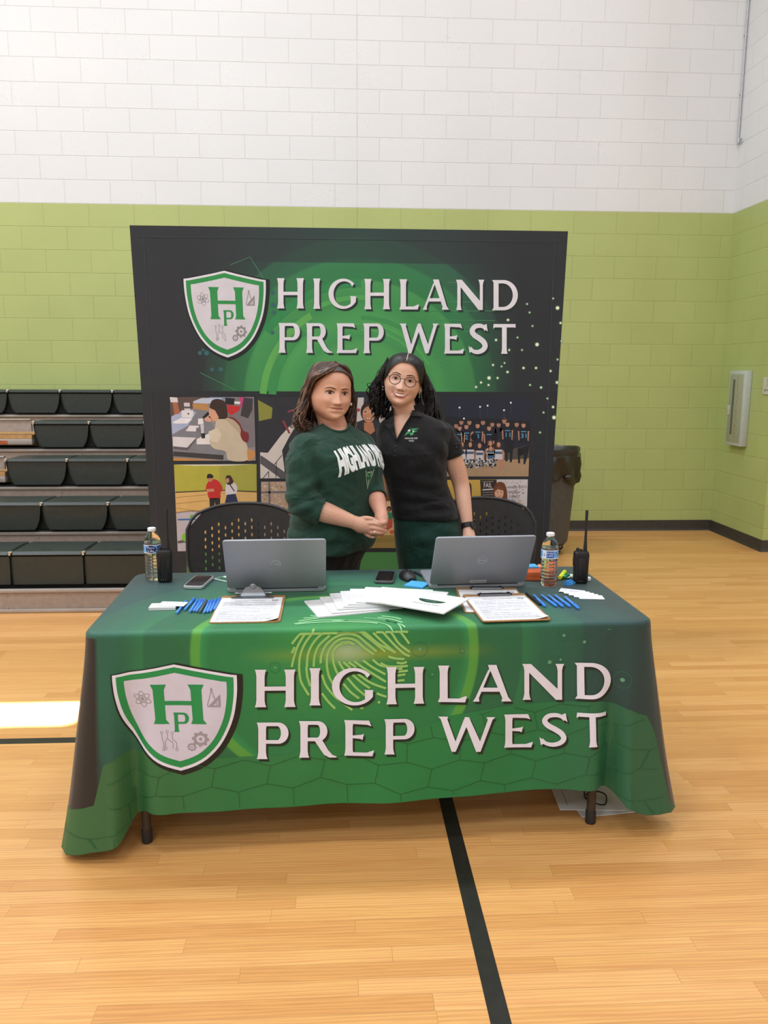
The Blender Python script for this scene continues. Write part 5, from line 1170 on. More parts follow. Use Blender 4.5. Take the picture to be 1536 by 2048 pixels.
# correction tape and clear wrapper
P = bz(1133, 1157, TZ0); t = thing('candy_wrapper', 'crumpled clear and green wrapper between the highlighter and the two-way radio', 'wrapper', (P.x+.01, P.y, TZ0), .4)
R_ = random.Random(5)
def crumple(sx, sy, sz, n, sd):
    b = bmesh.new(); bmesh.ops.create_icosphere(b, subdivisions=2, radius=1); R2 = random.Random(sd)
    for v in b.verts: k = R2.uniform(.65, 1.1); v.co = Vector((v.co.x*sx*k, v.co.y*sy*k, max(-.0, (v.co.z*k+.75))*sz))
    return b
b = MB(); b.bm(crumple(.034, .022, .010, 1, 2)); b.build('clear_film', mat('clear_film', '#cfdcd8', .15, spec=.7), t, 0); b = MB(); b.bm(crumple(.014, .012, .016, 1, 8), M=Matrix.Translation((-.016, -.006, .001))); b.build('green_print', mat('wrapper_green', '#2f8a55', .4), t, 0)
P = bz(1137, 1169, TZ0); t = thing('binder_clip', 'small bright blue clip in front of the crumpled wrapper', 'clip', (P.x, P.y, TZ0), .6)
b = MB(); b.loft([[(x, y*k, z) for x, y in ((-.016, -.011), (.016, -.011), (.016, .011), (-.016, .011))] for z, k in ((0, 1.0), (.012, .6), (.018, .2))]); b.build('clip_body', mat('clip_blue', '#2f86cf', .35), t)
b = MB(); b.tube([(-.010, -.008, .016), (-.008, -.026, .010), (.008, -.026, .010), (.010, -.008, .016)], .0014, 8); b.build('clip_handle', mat('clip_blue2', '#3a95dd', .35), t)
P = bz(1176, 1163, TZ0); b = MB(); b.lathe([(0, 0), (.008, 0), (.0105, .003), (.0105, .012), (.008, .0145), (0, .015)], 18, c=(P.x+.004, P.y+.012, TZ0)); tag(b.build('bottle_cap', M_cap), 'loose white bottle cap beside the two-way radio', 'cap')
# charging cable from the right laptop
M_cab = mat('black_cable', '#1b1b1d', .5)
b = MB(); P = bz(1052, 1145, TZ0); pts = [(.66, 3.146, TZ0+.009), (.70, 3.15, TZ0+.006), (.735, 3.155, TZ0+.004), (.75, 3.17, TZ0+.003), (.755, 3.2, TZ0+.003), (.757, 3.232, TZ0-.01), (.76, 3.242, TZ0-.06), (.765, 3.246, .4), (.77, 3.30, .05), (.80, 3.42, .004), (.95, 3.55, .004)]
b.tube(_spl(pts, 6), .0022, 8); tag(b.build('charging_cable', M_cab), 'thin black charging cable hanging over the back edge of the table', 'cable')
# papers left on the floor under the table
for k, (x, y, rz, lb) in enumerate(((.90, 2.745, -.06, 'white folder lying on the floor under the table'), (.94, 2.72, .12, 'white folder on the floor partly beneath another one under the table'))):
    z = .0045 if k == 0 else 0.0005
    b = MB(); M_ = Matrix.Translation((x, y, z)) @ Matrix.Rotation(rz, 4, 'Z'); b.box((0, 0, .0017), (.235, .305, .0033), 0, .0008, 1, M=M_); b.add([M_ @ Vector(p) for p in ((-.085, -.12, .0036), (-.082, -.12, .0036), (-.082, .14, .0036), (-.085, .14, .0036))], [(0, 1, 2, 3)], 1)
    tag(b.build('presentation_folder', [M_fold, M_ink], None, None), lb, 'folder', 'white folders on the floor under the table')
b = MB(); c0 = Vector((.925, 2.66, .0105)); b.tube([(c0.x+.038*math.cos(q_)*(1+.1*math.sin(3*q_)), c0.y+.045*math.sin(q_), .0105+.004*(1+math.sin(2*q_))) for q_ in [2*PI*i/30 for i in range(30)]], .0026, 8, closed=True); b.tube(_spl([(.887, 2.66, .0115), (.90, 2.72, .011), (.95, 2.76, .011), (.97, 2.82, .011)], 6), .0026, 8)
tag(b.build('cable_loop', M_cab), 'black cable loop lying on the white folder under the table', 'cable')
# ------------------------------------------------------------------ perforated chairs
M_ch = mat('chair_plastic', '#2b2c2e', .48, var=.05, bump=.12, bscale=350); M_cht = mat('chair_tube', '#3a3b3d', .35, metal=.6)
def chair():
    t = thing('stacking_chair', 'x', 'chair', (0, 0, 0), 0)
    HWd, z0, z1 = .285, .50, .890
    half = lambda z: HWd-.03*max(0, (.62-z)/.12)**1.5
    arch = lambda x: z1-.075*(abs(x)/HWd)**2.4-.05*max(0, (abs(x)-.22)/.065)**3
    yy = lambda x, z: .205-.55*x*x+.10*(z-.5)
    b = MB(); cw, chh = .033, .037; ncol = 13; x0 = -ncol*cw/2
    P = lambda x, z: (x, yy(x, z), z)
    for c in range(ncol):
        xa, xb = x0+c*cw, x0+(c+1)*cw; off = (c % 2)*chh/2; zc = z0+.045+off
        top = min(arch(xa), arch(xb))-.05
        # solid strip below, perforated cells, solid strip above
        def quad(za, zb): b.add([P(xa, za), P(xb, za), P(xb, zb), P(xa, zb)], [(0, 1, 2, 3)])
        quad(z0, zc); z = zc
        while z+chh < top-.012:
            mx, mz, hw, hh = (xa+xb)/2, z+chh/2, .0038, .0088
            o = [P(xa, z), P(xb, z), P(xb, z+chh), P(xa, z+chh)]
            h = [P(mx-hw, mz-hh+.004), P(mx-hw*.4, mz-hh), P(mx+hw*.4, mz-hh), P(mx+hw, mz-hh+.004), P(mx+hw, mz+hh-.004), P(mx+hw*.4, mz+hh), P(mx-hw*.4, mz+hh), P(mx-hw, mz+hh-.004)]
            b.add(o+h, [(0, 1, 6, 5), (1, 7, 6), (1, 8, 7), (1, 2, 9, 8)[0:4], (2, 10, 9), (2, 3, 10), (3, 11, 10), (3, 0, 4, 11), (0, 5, 4)])
            z += chh
        b.add([P(xa, z), P(xb, z), P(xb, arch(xb)-.008), P(xa, arch(xa)-.008)], [(0, 1, 2, 3)])
    for sd in (-1, 1):     # side margins
        n = 9; vs = []
        xi = sd*ncol*cw/2
        for i in range(n+1):
            z = z0+(arch(xi)-.008-z0)*i/n; xo = sd*(half(z)-.004); zz = min(z, arch(xo)-.006); vs += [P(xi, z), P(xo, zz)]
        b.add(vs, [(2*i, 2*i+1, 2*i+3, 2*i+2) for i in range(n)])
    o = b.build('backrest', M_ch, t, None); md = o.modifiers.new('shell', 'SOLIDIFY'); md.thickness = .004; md.offset = 0
    # rolled rim all round
    rim = [P(-half(z), z) for z in np.linspace(z0, arch(-HWd), 7)]+[P(x, arch(x)) for x in np.linspace(-HWd, HWd, 25)[1:-1]]+[P(half(z), z) for z in np.linspace(arch(HWd), z0, 7)]+[P(x, z0) for x in np.linspace(HWd-.04, -HWd+.04, 9)]
    b = MB(); b.tube(rim, .008, 10, closed=True); b.build('back_rim', M_ch, t, 50)
    b = MB(); rings = []
    for k in range(9):
        u = k/8; y = -.235+.44*u; w = .225-.02*abs(u-.4); z = .452-.012*math.sin(PI*u)+(.0 if u > .15 else -.03*(1-u/.15)**2)
        rings.append([(w*math.cos(q)*(1 if abs(math.cos(q)) < .98 else 1), y, z+(.012 if math.sin(q) > 0 else -.010)*abs(math.sin(q))**.5) for q in [2*PI*i/20 for i in range(20)]])
    b.loft(rings); b.build('seat', M_ch, t, 50)
    for sd in (-1, 1):
        b = MB(); b.tube(_spl([(sd*.20, -.20, .0), (sd*.205, -.19, .25), (sd*.21, -.17, .43), (sd*.215, -.1, .44)], 5), .0115, 12); b.build('leg', M_cht, t)
        b = MB(); b.tube(_spl([(sd*.22, .26, .0), (sd*.225, .20, .25), (sd*.232, .17, .45), (sd*.24, .185, .55), (sd*.243, .205, .66)], 5), .0115, 12); b.build('leg', M_cht, t)
        b = MB(); b.cyl((sd*.2145, -.12, .436), (sd*.231, .18, .436), .010, seg=12); b.build('seat_rail', M_cht, t)
    b = MB(); b.cyl((-.20, -.12, .428), (.20, -.12, .428), .009, seg=10); b.cyl((-.22, .14, .428), (.22, .14, .428), .009, seg=10); b.build('cross_bar', M_cht, t)
    return t
c1 = chair(); p_ = by(490, 1020, 4.0); c1.location = (p_.x, 3.80, 0); c1.rotation_euler = (0, 0, .02); c1['label'] = 'black perforated chair at left of the woman in the long-sleeved green shirt'; c1['group'] = 'black chairs behind the table'
p_ = by(952, 1000, 4.15); c2 = dup(c1, (p_.x+.02, 3.95, 0.0), -.05, 'black perforated chair beside the woman in the black polo shirt', 'black chairs behind the table')
for o_, src in ((c2, c1),):
    for a_, b_ in zip(o_.children, src.children): pass

# ------------------------------------------------------------------ trash can on casters
t = thing('trash_can', 'tall grey trash can with a black bag, beyond the banner by the wall', 'trash can', (1.765, 6.82, 0))
M_can = mat('grey_bin', '#4d4e4d', .55, bump=.1, bscale=120); M_bag = mat('black_bag', '#2b2a22', .3, var=.1, scale=14); M_tyre = mat('caster_tyre', '#26241f', .6); M_yoke = mat('caster_yoke', '#a99a86', .4, metal=.5)
b = MB(); b.lathe([(0, .092), (.19, .092), (.208, .10), (.216, .125), (.268, .80), (.285, .80), (.287, .845), (.275, .85), (.262, .84), (.255, .80), (.2, .13), (0, .11)], 40); b.build('bin_body', M_can, t)
b = MB(); rings = []
Rb = random.Random(9); ph = [Rb.uniform(0, 6.28) for _ in range(8)]
for r_, z, amp in ((.20, .70, .01), (.255, .84, .006), (.268, .905, .008), (.282, .925, .006), (.287, .90, .005), (.284, .87, .006), (.300, .862, .008), (.297, .80, .010), (.290, .74, .012), (.284, .69, .016), (.278, .655, .018), (.270, .648, .012)):
    rings.append([((r_+amp*(math.sin(9*q+ph[0]+z*20)+.6*math.sin(17*q+ph[1]-z*31)))*math.cos(q), (r_+amp*(math.sin(9*q+ph[0]+z*20)+.6*math.sin(17*q+ph[1]-z*31)))*math.sin(q), z+amp*.9*math.sin(5*q+ph[2])+(.03*math.sin(3*q+.6) if z < .70 else 0)) for q in [2*PI*i/72 for i in range(72)]])
b.loft(rings, cap=False); q0 = math.radians(-62); b.sph((.285*math.cos(q0), .285*math.sin(q0), .69), (.04, .03, .028), 0, 12, 8); b.build('bin_liner', M_bag, t, 60)
b = MB(); b.lathe([(0, .075), (.175, .075), (.19, .08), (.19, .094), (0, .094)], 32); b.build('dolly', M_tyre, t)
for k in range(5):
    q = math.radians(-58+72*k); cx, cy = .17*math.cos(q), .17*math.sin(q)
    b = MB(); b.tube([(cx+.018*math.cos(a), cy-.012, .036+.018*math.sin(a)) for a in [2*PI*i/16 for i in range(16)]], .017, 10, closed=True, flat=.7); b.cyl((cx, cy-.024, .036), (cx, cy+.0, .036), .02, seg=14, mi=0)
    b.box((cx, cy-.028, .055), (.02, .004, .045), 1); b.box((cx, cy+.004, .055), (.02, .004, .045), 1); b.build('caster', [M_tyre, M_yoke], t)

# ------------------------------------------------------------------ fire extinguisher cabinet, room sign, conduit on the walls
fx = WALL_X-.066; ya, yb_, za, zb = 7.15, 7.44, .895, 1.582
t = thing('fire_extinguisher_cabinet', 'pale metal fire extinguisher cabinet on the green side wall', 'cabinet', (WALL_X-.001, (ya+yb_)/2, (za+zb)/2))
W_, H_ = yb_-ya, zb-za
M_cab_ = mat('cabinet_metal', '#b9c0bd', .4, metal=.2, var=.02); M_cabd = mat('cabinet_door', '#a7aa98', .35, metal=.35, var=.03); M_red = mat('cabinet_letters', '#b05a3a', .5); M_cg = mat('cabinet_glass', '#4f5650', .08, var=0, spec=.6)
b = MB(); b.box((-.033, 0, 0), (.064, W_, H_), 0, .003); b.build('cabinet_box', M_cab_, t)
b = MB(); b.box((-.0665, 0, 0), (.003, W_-.04, H_-.06), 0, .001); d = b.build('door', M_cabd, t)
b = MB(); b.box((-.0685, .045, .01), (.002, .034, H_-.18), 0); b.build('door_window', M_cg, d)
b = MB(); b.box((-.070, W_/2-.03, -.02), (.006, .035, .085), 0, .002); b.build('pull_handle', M_cab_, d)
e = Print()
for k, chx in enumerate('FIRE EXTINGUISHER'):
    if chx != ' ': e.text(chx, .0, .265-k*.0335, .022, 0, 1, w=.026 if chx != 'I' else .007, down=False)
b = MB(); e.emit(b, lambda x, z, l: (-.0683, -x-.015, z)); b.build('lettering', M_red, d, None)
b = MB(); b.box((0, 0, 0), (.008, .165, .15), 0, .002)
e = Print(); e.ring((.0, .028), .03, .004, 1, 1, 6); e.text('HP', -.012, .022, .014, 1, 1, w=.024, down=False); e.rect(-.06, -.045, .06, -.03, 1, 1); e.text('STORAGE', -.05, -.043, .011, 2, 2, w=.1, down=False)
e.emit(b, lambda y, z, l: (-.0042-.0002*l, -y, z)); p_ = bx(1528, 771, WALL_X)
o = b.build('room_sign', [mat('sign_plate', '#bdbcab', .5), mat('sign_print', '#6a6c5c', .6), mat('sign_pale', '#d6d5c8', .6)], None, None); o.location = (WALL_X-.0045, p_.y-.082, 1.45); tag(o, 'small pale sign with a printed crest on the side wall', 'sign')
b = MB(); xc, yc = WALL_X-.016, WALL_Y-.016
b.tube([(xc, yc, 7.598), (xc, yc, 3.72), (xc+.002, yc-.006, 3.68), (xc, yc-.02, 3.66), (xc-.01, yc-.07, 3.67), (xc-.012, yc-.09, 3.69)], .0085, 10)
for z in (4.1, 4.6, 5.4, 6.2): b.box((xc-.0, yc+.004, z), (.03, .012, .02), 0, .002)
tag(b.build('conduit', mat('conduit_paint', '#b4b7bb', .45)), 'thin grey conduit running up the corner of the white walls', 'pipe')
# ------------------------------------------------------------------ people
def remesh(mb, voxel, smooth=2, fac=.5):
    me = bpy.data.meshes.new('tmp'); me.from_pydata(mb.v, [], mb.f); me.update()
    o = bpy.data.objects.new('tmp', me); C.objects.link(o)
    r = o.modifiers.new('r', 'REMESH'); r.mode = 'VOXEL'; r.voxel_size = voxel
    if smooth: s = o.modifiers.new('s', 'SMOOTH'); s.factor = fac; s.iterations = smooth
    dg = bpy.context.evaluated_depsgraph_get(); m2 = bpy.data.meshes.new_from_object(o.evaluated_get(dg))
    V = np.empty(len(m2.vertices)*3, dtype=np.float32); m2.vertices.foreach_get('co', V); V = V.reshape(-1, 3).astype(np.float64)
    n = len(m2.polygons); tot = np.empty(n, dtype=np.int32); m2.polygons.foreach_get('loop_total', tot)
    lv = np.empty(len(m2.loops), dtype=np.int32); m2.loops.foreach_get('vertex_index', lv)
    bpy.data.objects.remove(o); bpy.data.meshes.remove(me); bpy.data.meshes.remove(m2)
    F = lv.reshape(-1, 4) if (tot == 4).all() else None
    if F is None:
        st = np.concatenate([[0], np.cumsum(tot)[:-1]]); F = np.array([[lv[a], lv[a+1], lv[a+2], lv[a+3] if t_ == 4 else lv[a+2]] for a, t_ in zip(st, tot)])
    return V, F
def vnormals(V, F):
    a = V[F[:, 2]]-V[F[:, 0]]; b_ = V[F[:, 3]]-V[F[:, 1]]; nf = np.cross(a, b_); N_ = np.zeros_like(V)
    for k in range(4): np.add.at(N_, F[:, k], nf)
    return N_/np.maximum(1e-9, np.linalg.norm(N_, axis=1))[:, None]
def proj_np(V):
    d = V-np.array(CO); x = d@np.array(CR); y = d@np.array(CU); z = d@np.array(CF)
    return 768+FPX*x/z, 1024-FPX*y/z
def inpoly(px, py, poly):
    r = np.zeros(len(px), bool); n = len(poly)
    for i in range(n):
        (x0, y0), (x1, y1) = poly[i], poly[(i+1) % n]
        c = ((y0 > py) != (y1 > py)); r ^= c & (px < (x1-x0)*(py-y0)/((y1-y0) if y1 != y0 else 1e-9)+x0)
    return r
def mbfrom(V, F):
    b = MB(); b.v = [tuple(p) for p in V]; b.f = [tuple(f) if f[2] != f[3] else tuple(f[:3]) for f in F.tolist()]; b.m = [0]*len(b.f); return b
def supere(a, b_, n=40, p=2.3):
    o = []
    for i in range(n):
        t = 2*PI*i/n; c, s = math.cos(t), math.sin(t)
        o.append((a*math.copysign(abs(c)**(2/p), c), b_*math.copysign(abs(s)**(2/p), s)))
    return o
def torso(mb, secs, yaw, Y0, inset=0.0, p=2.3):
    """secs: (photo row, left col, right col, depth/width ratio, shift forward) -> horizontal slices at depth Y0"""
    rings = []; cs, sn = math.cos(yaw), math.sin(yaw)
    for py, xl, xr, ratio, fwd in secs:
        A, B = by(xl, py, Y0), by(xr, py, Y0); W = (B.x-A.x)/2; cx, z = (A.x+B.x)/2, (A.z+B.z)/2
        a = W/math.sqrt(cs*cs+(ratio*sn)**2)-inset; d = a*ratio if inset == 0 else (a+inset)*ratio-inset
        rings.append([(cx+x*cs-y*sn+fwd*sn, Y0+x*sn+y*cs-fwd*cs, z) for x, y in supere(a, d, 40, p)])
    mb.loft(rings)
def limb(mb, pts, seg=18):
    """pts: (Vector, radius)"""
    q = _spl([tuple(p)+(r,) for p, r in pts], 5)
    mb.tube([x[:3] for x in q], [x[3] for x in q], seg)
    mb.sph(q[0][:3], q[0][3], 0, seg, 10); mb.sph(q[-1][:3], q[-1][3], 0, seg, 10)
def finger(mb, pts, r0, r1):
    q = _spl([tuple(p) for p in pts], 4); n = len(q)
    mb.tube(q, [r0+(r1-r0)*i/(n-1) for i in range(n)], 10); mb.sph(q[0], r0, 0, 10, 6); mb.sph(q[-1], r1, 0, 10, 6)

HZ = [-.121, -.114, -.102, -.085, -.065, -.04, -.012, .02, .05, .08, .10, .115, .122]
HA = [.014, .029, .0435, .0560, .0655, .0715, .075, .0765, .0765, .071, .059, .037, .008]
HF = [.064, .080, .0875, .088, .0885, .090, .088, .089, .0905, .083, .067, .042, .010]
HB = [.0, .02, .04, .06, .075, .088, .097, .101, .100, .09, .072, .047, .010]
_hp = np.array(_spl(list(zip(HZ, HA, HF, HB)), 8)); HZ, HA, HF, HB = _hp[:, 0], np.maximum(_hp[:, 1], .004), np.maximum(_hp[:, 2], .004), np.maximum(_hp[:, 3], 0)
def gz(x, z, cx, cz, sx, sz): return math.exp(-((x-cx)/sx)**2-((z-cz)/sz)**2)
def face_off(x, z, smile):
    ax = abs(x); d = 0
    # nose: bridge rising to the tip, wings
    t = min(1, max(0, (.012-z)/.052)); 
    if z > -.056: d += (.0045+.0215*t**1.4)*math.exp(-(x/(.0068+.0050*t))**2)*(1 if z > -.043 else max(0, 1-((-.043-z)/.012)**1.5))*(1 if z < .006 else math.exp(-((z-.006)/.014)**2))
    d += .0075*gz(ax, z, .0135, -.042, .0065, .008)
    d -= .0085*gz(ax, z, .031, .001, .017, .011); d += .0055*gz(ax, z, .031, 0, .0125, .0075)
    d += .0045*gz(ax, z, .028, .022, .022, .008); d -= .003*gz(ax, z, .0, .012, .008, .012)
    d += (.005+.004*smile)*gz(ax, z, .043, -.034, .019, .017)
    d += .0062*gz(x, z, 0, -.0625, .019, .0052)+.0072*gz(x, z, 0, -.0755, .017, .006)-.0035*gz(x, z, 0, -.0690, .022, .0022)
    d -= .0028*gz(ax, z, .030+.004*smile, -.068+.004*smile, .006, .007); d -= .0022*math.exp(-((ax-(.022+(-z-.045)*.55))/.0035)**2)*(1 if -.075 < z < -.045 else 0)
    d -= .003*gz(x, z, 0, -.088, .022, .006); d += .0055*gz(x, z, 0, -.105, .016, .011)
    return d
def head(mb, H, full=1.0, smile=0.0, scale=1.0, inflate=0.0, feat=True, nz=64, n=88):
    rings = []
    for i in range(nz):
        z = HZ[0]+(HZ[-1]-HZ[0])*i/(nz-1)
        k = 1+(full-1)*(1 if -.085 < z < -.03 else max(.45, 1-(-.085-z)/.03) if z < -.03 else max(0, 1-(z+.03)/.06))
        a = np.interp(z, HZ, HA)*k+inflate; f = np.interp(z, HZ, HF)+inflate; bk = np.interp(z, HZ, HB)+inflate
        if inflate: a = max(a, .01)
        ring = []
        for j in range(n):
            t = 2*PI*j/n; c, s = math.cos(t), math.sin(t)
            x = a*c; y = (-f*(1-abs(c)**2.25)**(1/2.25) if s > 0 else bk*(1-abs(c)**2.15)**(1/2.15))
            if feat and s > 0.05: y -= face_off(x, z, smile)*min(1, (s-.05)*3)
            ring.append(H @ Vector((x*scale, y*scale, (z+(inflate if z > 0 else 0)*z/.122)*scale)))
        rings.append(ring)
    mb.loft(rings)
def facemarks(pr, W):
    """W: dict of options; drawn in head x,z; layers lift off the skin"""
    for sd in (-1, 1):
        ex = sd*.0315; w, h = .0150, W['eye']
        up = [(ex-w+2*w*i/12, h*math.sin(PI*i/12)**.75+.0012*(i/12 if sd > 0 else 1-i/12)) for i in range(13)]
        lo = [(ex+w-2*w*i/12, -h*.62*math.sin(PI*i/12)**.8+.0012*((12-i)/12 if sd > 0 else i/12)) for i in range(1, 12)]
        if W.get('shadow'): pr.poly([(ex-w*1.15+2.3*w*i/12, .0012+h*.8*math.sin(PI*i/12)) for i in range(13)]+[(ex+w*1.1-2.2*w*i/12, h*1.0+.0055*math.sin(PI*i/12)) for i in range(13)], 7, .6)
        pr.poly(up+lo, 1, 1)
        iris = [(ex+W['ir']*math.cos(q), .0004+W['ir']*math.sin(q)) for q in [2*PI*i/18 for i in range(18)]]
        iris = [(x, max(-h*.58, min(h*.86, z))) for x, z in iris]; pr.raw(iris, [tuple(range(len(iris)))], 2, 1.8); pr.disc((ex, .0004), .0027, 3, 2.6, 12)
        pr.line(up, [.0014+.0022*math.sin(PI*i/12) for i in range(13)], 3, 2.8)
        pr.line([lo[i] for i in range(11)], .0006, 5, 2.0)
        tl = (ex+sd*w, .001); pr.line([tl, (tl[0]+sd*.0035, .003)], .0014, 3, 2.8)
        br = _spl([(sd*.0125, W['brow']-.001), (sd*.024, W['brow']+.0028), (sd*.037, W['brow']+.0045), (sd*.052, W['brow']-.0015)], 5)
        pr.line(br, [.0008+W['bt']*math.sin(PI*min(1, .10+.90*(i/(len(br)-1))**.75))**.7 for i in range(len(br))], 4, 1)
        pr.disc((sd*.0078, -.0505), .0030, 5, 1, 12, .0015)
    m = W['mouth']; mw, mz = m['w'], -.068
    cz = mz+m['lift']
    upper = _spl([(-mw, cz), (-mw*.55, mz+.0055+m['lift']*.35), (-.006, mz+.0078), (0, mz+.0062), (.006, mz+.0078), (mw*.55, mz+.0055+m['lift']*.35), (mw, cz)], 4)
    if m['open']:
        inu = _spl([(mw*.86, cz-.0004), (mw*.5, mz+.0018+m['lift']*.3), (0, mz+.0022), (-mw*.5, mz+.0018+m['lift']*.3), (-mw*.86, cz-.0004)], 4)
        inl = _spl([(-mw*.86, cz-.0006), (-mw*.5, mz-.0048+m['lift']*.25), (0, mz-.0066), (mw*.5, mz-.0048+m['lift']*.25), (mw*.86, cz-.0006)], 4)
        lower = _spl([(mw, cz), (mw*.6, mz-.0105), (0, mz-.0150), (-mw*.6, mz-.0105), (-mw, cz)], 4)
        pr.poly(upper+inu, 6, 1); pr.poly(inl+lower, 6, 1.2); pr.poly(inu[::-1]+inl[::-1], 8, 1.1)
    else:
        mid = _spl([(mw, cz), (mw*.5, mz-.0002+m['lift']*.2), (0, mz-.0006), (-mw*.5, mz-.0002+m['lift']*.2), (-mw, cz)], 4)
        lower = _spl([(-mw, cz), (-mw*.55, mz-.0088), (0, mz-.0125), (mw*.55, mz-.0088), (mw, cz)], 4)
        pr.poly(upper+mid, 6, 1); pr.poly(mid[::-1]+lower, 6, 1.05); pr.line(mid, [.0004+.0010*math.sin(PI*i/(len(mid)-1)) for i in range(len(mid))], 5, 1.8)
def skin_mat(name, col, red):
    m, nt, b = newmat(name); tc = N(nt, 'ShaderNodeTexCoord')
    n = N(nt, 'ShaderNodeTexNoise', i_Scale=9.0, i_Detail=3.0); L(nt, tc.outputs['Object'], n.inputs['Vector'])
    n2 = N(nt, 'ShaderNodeTexNoise', i_Scale=160.0, i_Detail=2.0); L(nt, tc.outputs['Object'], n2.inputs['Vector'])
    c = ramp(nt, n.outputs['Fac'], [(.3, hx(col)), (.7, hx(red))]); c = mixc(nt, .10, c, n2.outputs['Fac'], 'OVERLAY')
    L(nt, c, b.inputs['Base Color']); b.inputs['Roughness'].default_value = .48; b.inputs['Subsurface Weight'].default_value = .12; b.inputs['Subsurface Radius'].default_value = (.012, .005, .003); b.inputs['Subsurface Scale'].default_value = .6
    bp_ = N(nt, 'ShaderNodeBump', i_Strength=.06, i_Distance=.001); L(nt, n2.outputs['Fac'], bp_.inputs['Height']); L(nt, bp_.outputs['Normal'], b.inputs['Normal'])
    return m
def cloth_mat(name, col, wr=.4, scale=7, rough=.8, stretch=(1, 1, 1)):
    m, nt, b = newmat(name); tc = N(nt, 'ShaderNodeTexCoord'); mp = N(nt, 'ShaderNodeMapping'); mp.inputs['Scale'].default_value = stretch; L(nt, tc.outputs['Object'], mp.inputs[0])
    n = N(nt, 'ShaderNodeTexNoise', i_Scale=scale, i_Detail=2.0, i_Distortion=1.2); L(nt, mp.outputs[0], n.inputs['Vector'])
    f = N(nt, 'ShaderNodeTexNoise', i_Scale=700.0, i_Detail=1.0); L(nt, tc.outputs['Object'], f.inputs['Vector'])
    c = hx(col); L(nt, mixc(nt, .18, c, f.outputs['Fac'], 'OVERLAY'), b.inputs['Base Color']); b.inputs['Roughness'].default_value = rough; b.inputs['Sheen Weight'].default_value = .10; b.inputs['Specular IOR Level'].default_value = .3
    bp_ = N(nt, 'ShaderNodeBump', i_Strength=min(1, wr*1.6), i_Distance=.03); L(nt, n.outputs['Fac'], bp_.inputs['Height'])
    b2 = N(nt, 'ShaderNodeBump', i_Strength=.15, i_Distance=.001); L(nt, f.outputs['Fac'], b2.inputs['Height']); L(nt, bp_.outputs['Normal'], b2.inputs['Normal']); L(nt, b2.outputs['Normal'], b.inputs['Normal'])
    return m
def hair_mat(name, c1, c2):
    m, nt, b = newmat(name); tc = N(nt, 'ShaderNodeTexCoord'); mp = N(nt, 'ShaderNodeMapping'); mp.inputs['Scale'].default_value = (1, 1, .25); L(nt, tc.outputs['Object'], mp.inputs[0])
    n = N(nt, 'ShaderNodeTexNoise', i_Scale=120.0, i_Detail=3.0, i_Distortion=.6); L(nt, mp.outputs[0], n.inputs['Vector'])
    L(nt, ramp(nt, n.outputs['Fac'], [(.35, hx(c1)), (.68, hx(c2))]), b.inputs['Base Color']); b.inputs['Roughness'].default_value = .42; b.inputs['Specular IOR Level'].default_value = .35
    bp_ = N(nt, 'ShaderNodeBump', i_Strength=.5, i_Distance=.002); L(nt, n.outputs['Fac'], bp_.inputs['Height']); L(nt, bp_.outputs['Normal'], b.inputs['Normal'])
    return m
def lock(mb, H, pts, r, amp, freq, ph, mi=0, flat=.55, lift=True):
    pts = [tuple(c*(1.045 if i < 4 else 1.03) for c in p) if lift else p for i, p in enumerate(pts)]
    q = _spl(pts, 7); n = len(q); o = []; rs = []
    for i, p in enumerate(q):
        t = i/(n-1); w = amp*t**1.2
        o.append(H @ Vector((p[0]+w*math.sin(freq*t+ph), p[1]+w*math.cos(freq*t*.9+ph), p[2]+.3*w*math.cos(freq*t+ph))))
        rs.append(r*(.55+.6*math.sin(PI*min(1, .18+.75*t)))*(1 if t < .85 else max(.15, (1-t)/.15))*min(1, .2+t/.14))
    mb.tube(o, rs, 7, mi, flat=flat)
def haircap(H, full, scale, infl, hairline, back_only=-.015, mats=None):
    mb = MB(); head(mb, H, full, 0, scale, infl, False, 110, 190)
    Hi = H.inverted(); V = [Hi @ Vector(p) for p in mb.v]; keep = []
    for f in mb.f:
        c = sum((V[i] for i in f), Vector())/len(f)/scale
        if c.y < back_only and c.z < hairline(c.x): continue
        if c.z < -.075: continue
        keep.append(f)
    mb.f = keep; mb.m = [0]*len(keep)
    for i, c in enumerate(V):      # even out the cut along the hairline
        c = c/scale
        if c.y < back_only and abs(c.z-hairline(c.x)) < .0035: c.z = hairline(c.x); mb.v[i] = tuple(H @ (c*scale))
    return mb
def add_wrinkles(V, F, terms):
    N_ = vnormals(V, F); d = np.zeros(len(V))
    for (kx, ky, kz, ph, amp, cx, cy, cz, sg) in terms:
        w = np.exp(-((V[:, 0]-cx)**2+(V[:, 1]-cy)**2+(V[:, 2]-cz)**2)/sg**2)
        s = np.sin(V[:, 0]*kx+V[:, 1]*ky+V[:, 2]*kz+ph); d += amp*w*(np.abs(s)**.7*np.sign(s))
    return V+N_*(d*1.6)[:, None]
def bvh_of(V, F): return BVHTree.FromPolygons([tuple(p) for p in V], [tuple(f) if f[2] != f[3] else tuple(f[:3]) for f in F.tolist()])
def stamp(mb, pr, bvh, fro, dr, ux, uy, mi, lift=.0012, step=None):
    """lay a flat print on a curved surface along dr; fro is the origin of the print plane"""
    def fn(x, y, l):
        o = fro+ux*x+uy*y; h = bvh.ray_cast(o, dr)
        return None if h[0] is None else h[0]-dr*(lift+.00018*l)
    if step: xs = [v for it in pr.items for v in (p[0] for p in it[0])]; ys = [v for it in pr.items for v in (p[1] for p in it[0])]; pr.emit(mb, fn, mi, list(np.arange(min(xs), max(xs), step)), list(np.arange(min(ys), max(ys), step)))
    else: pr.emit(mb, fn, mi)

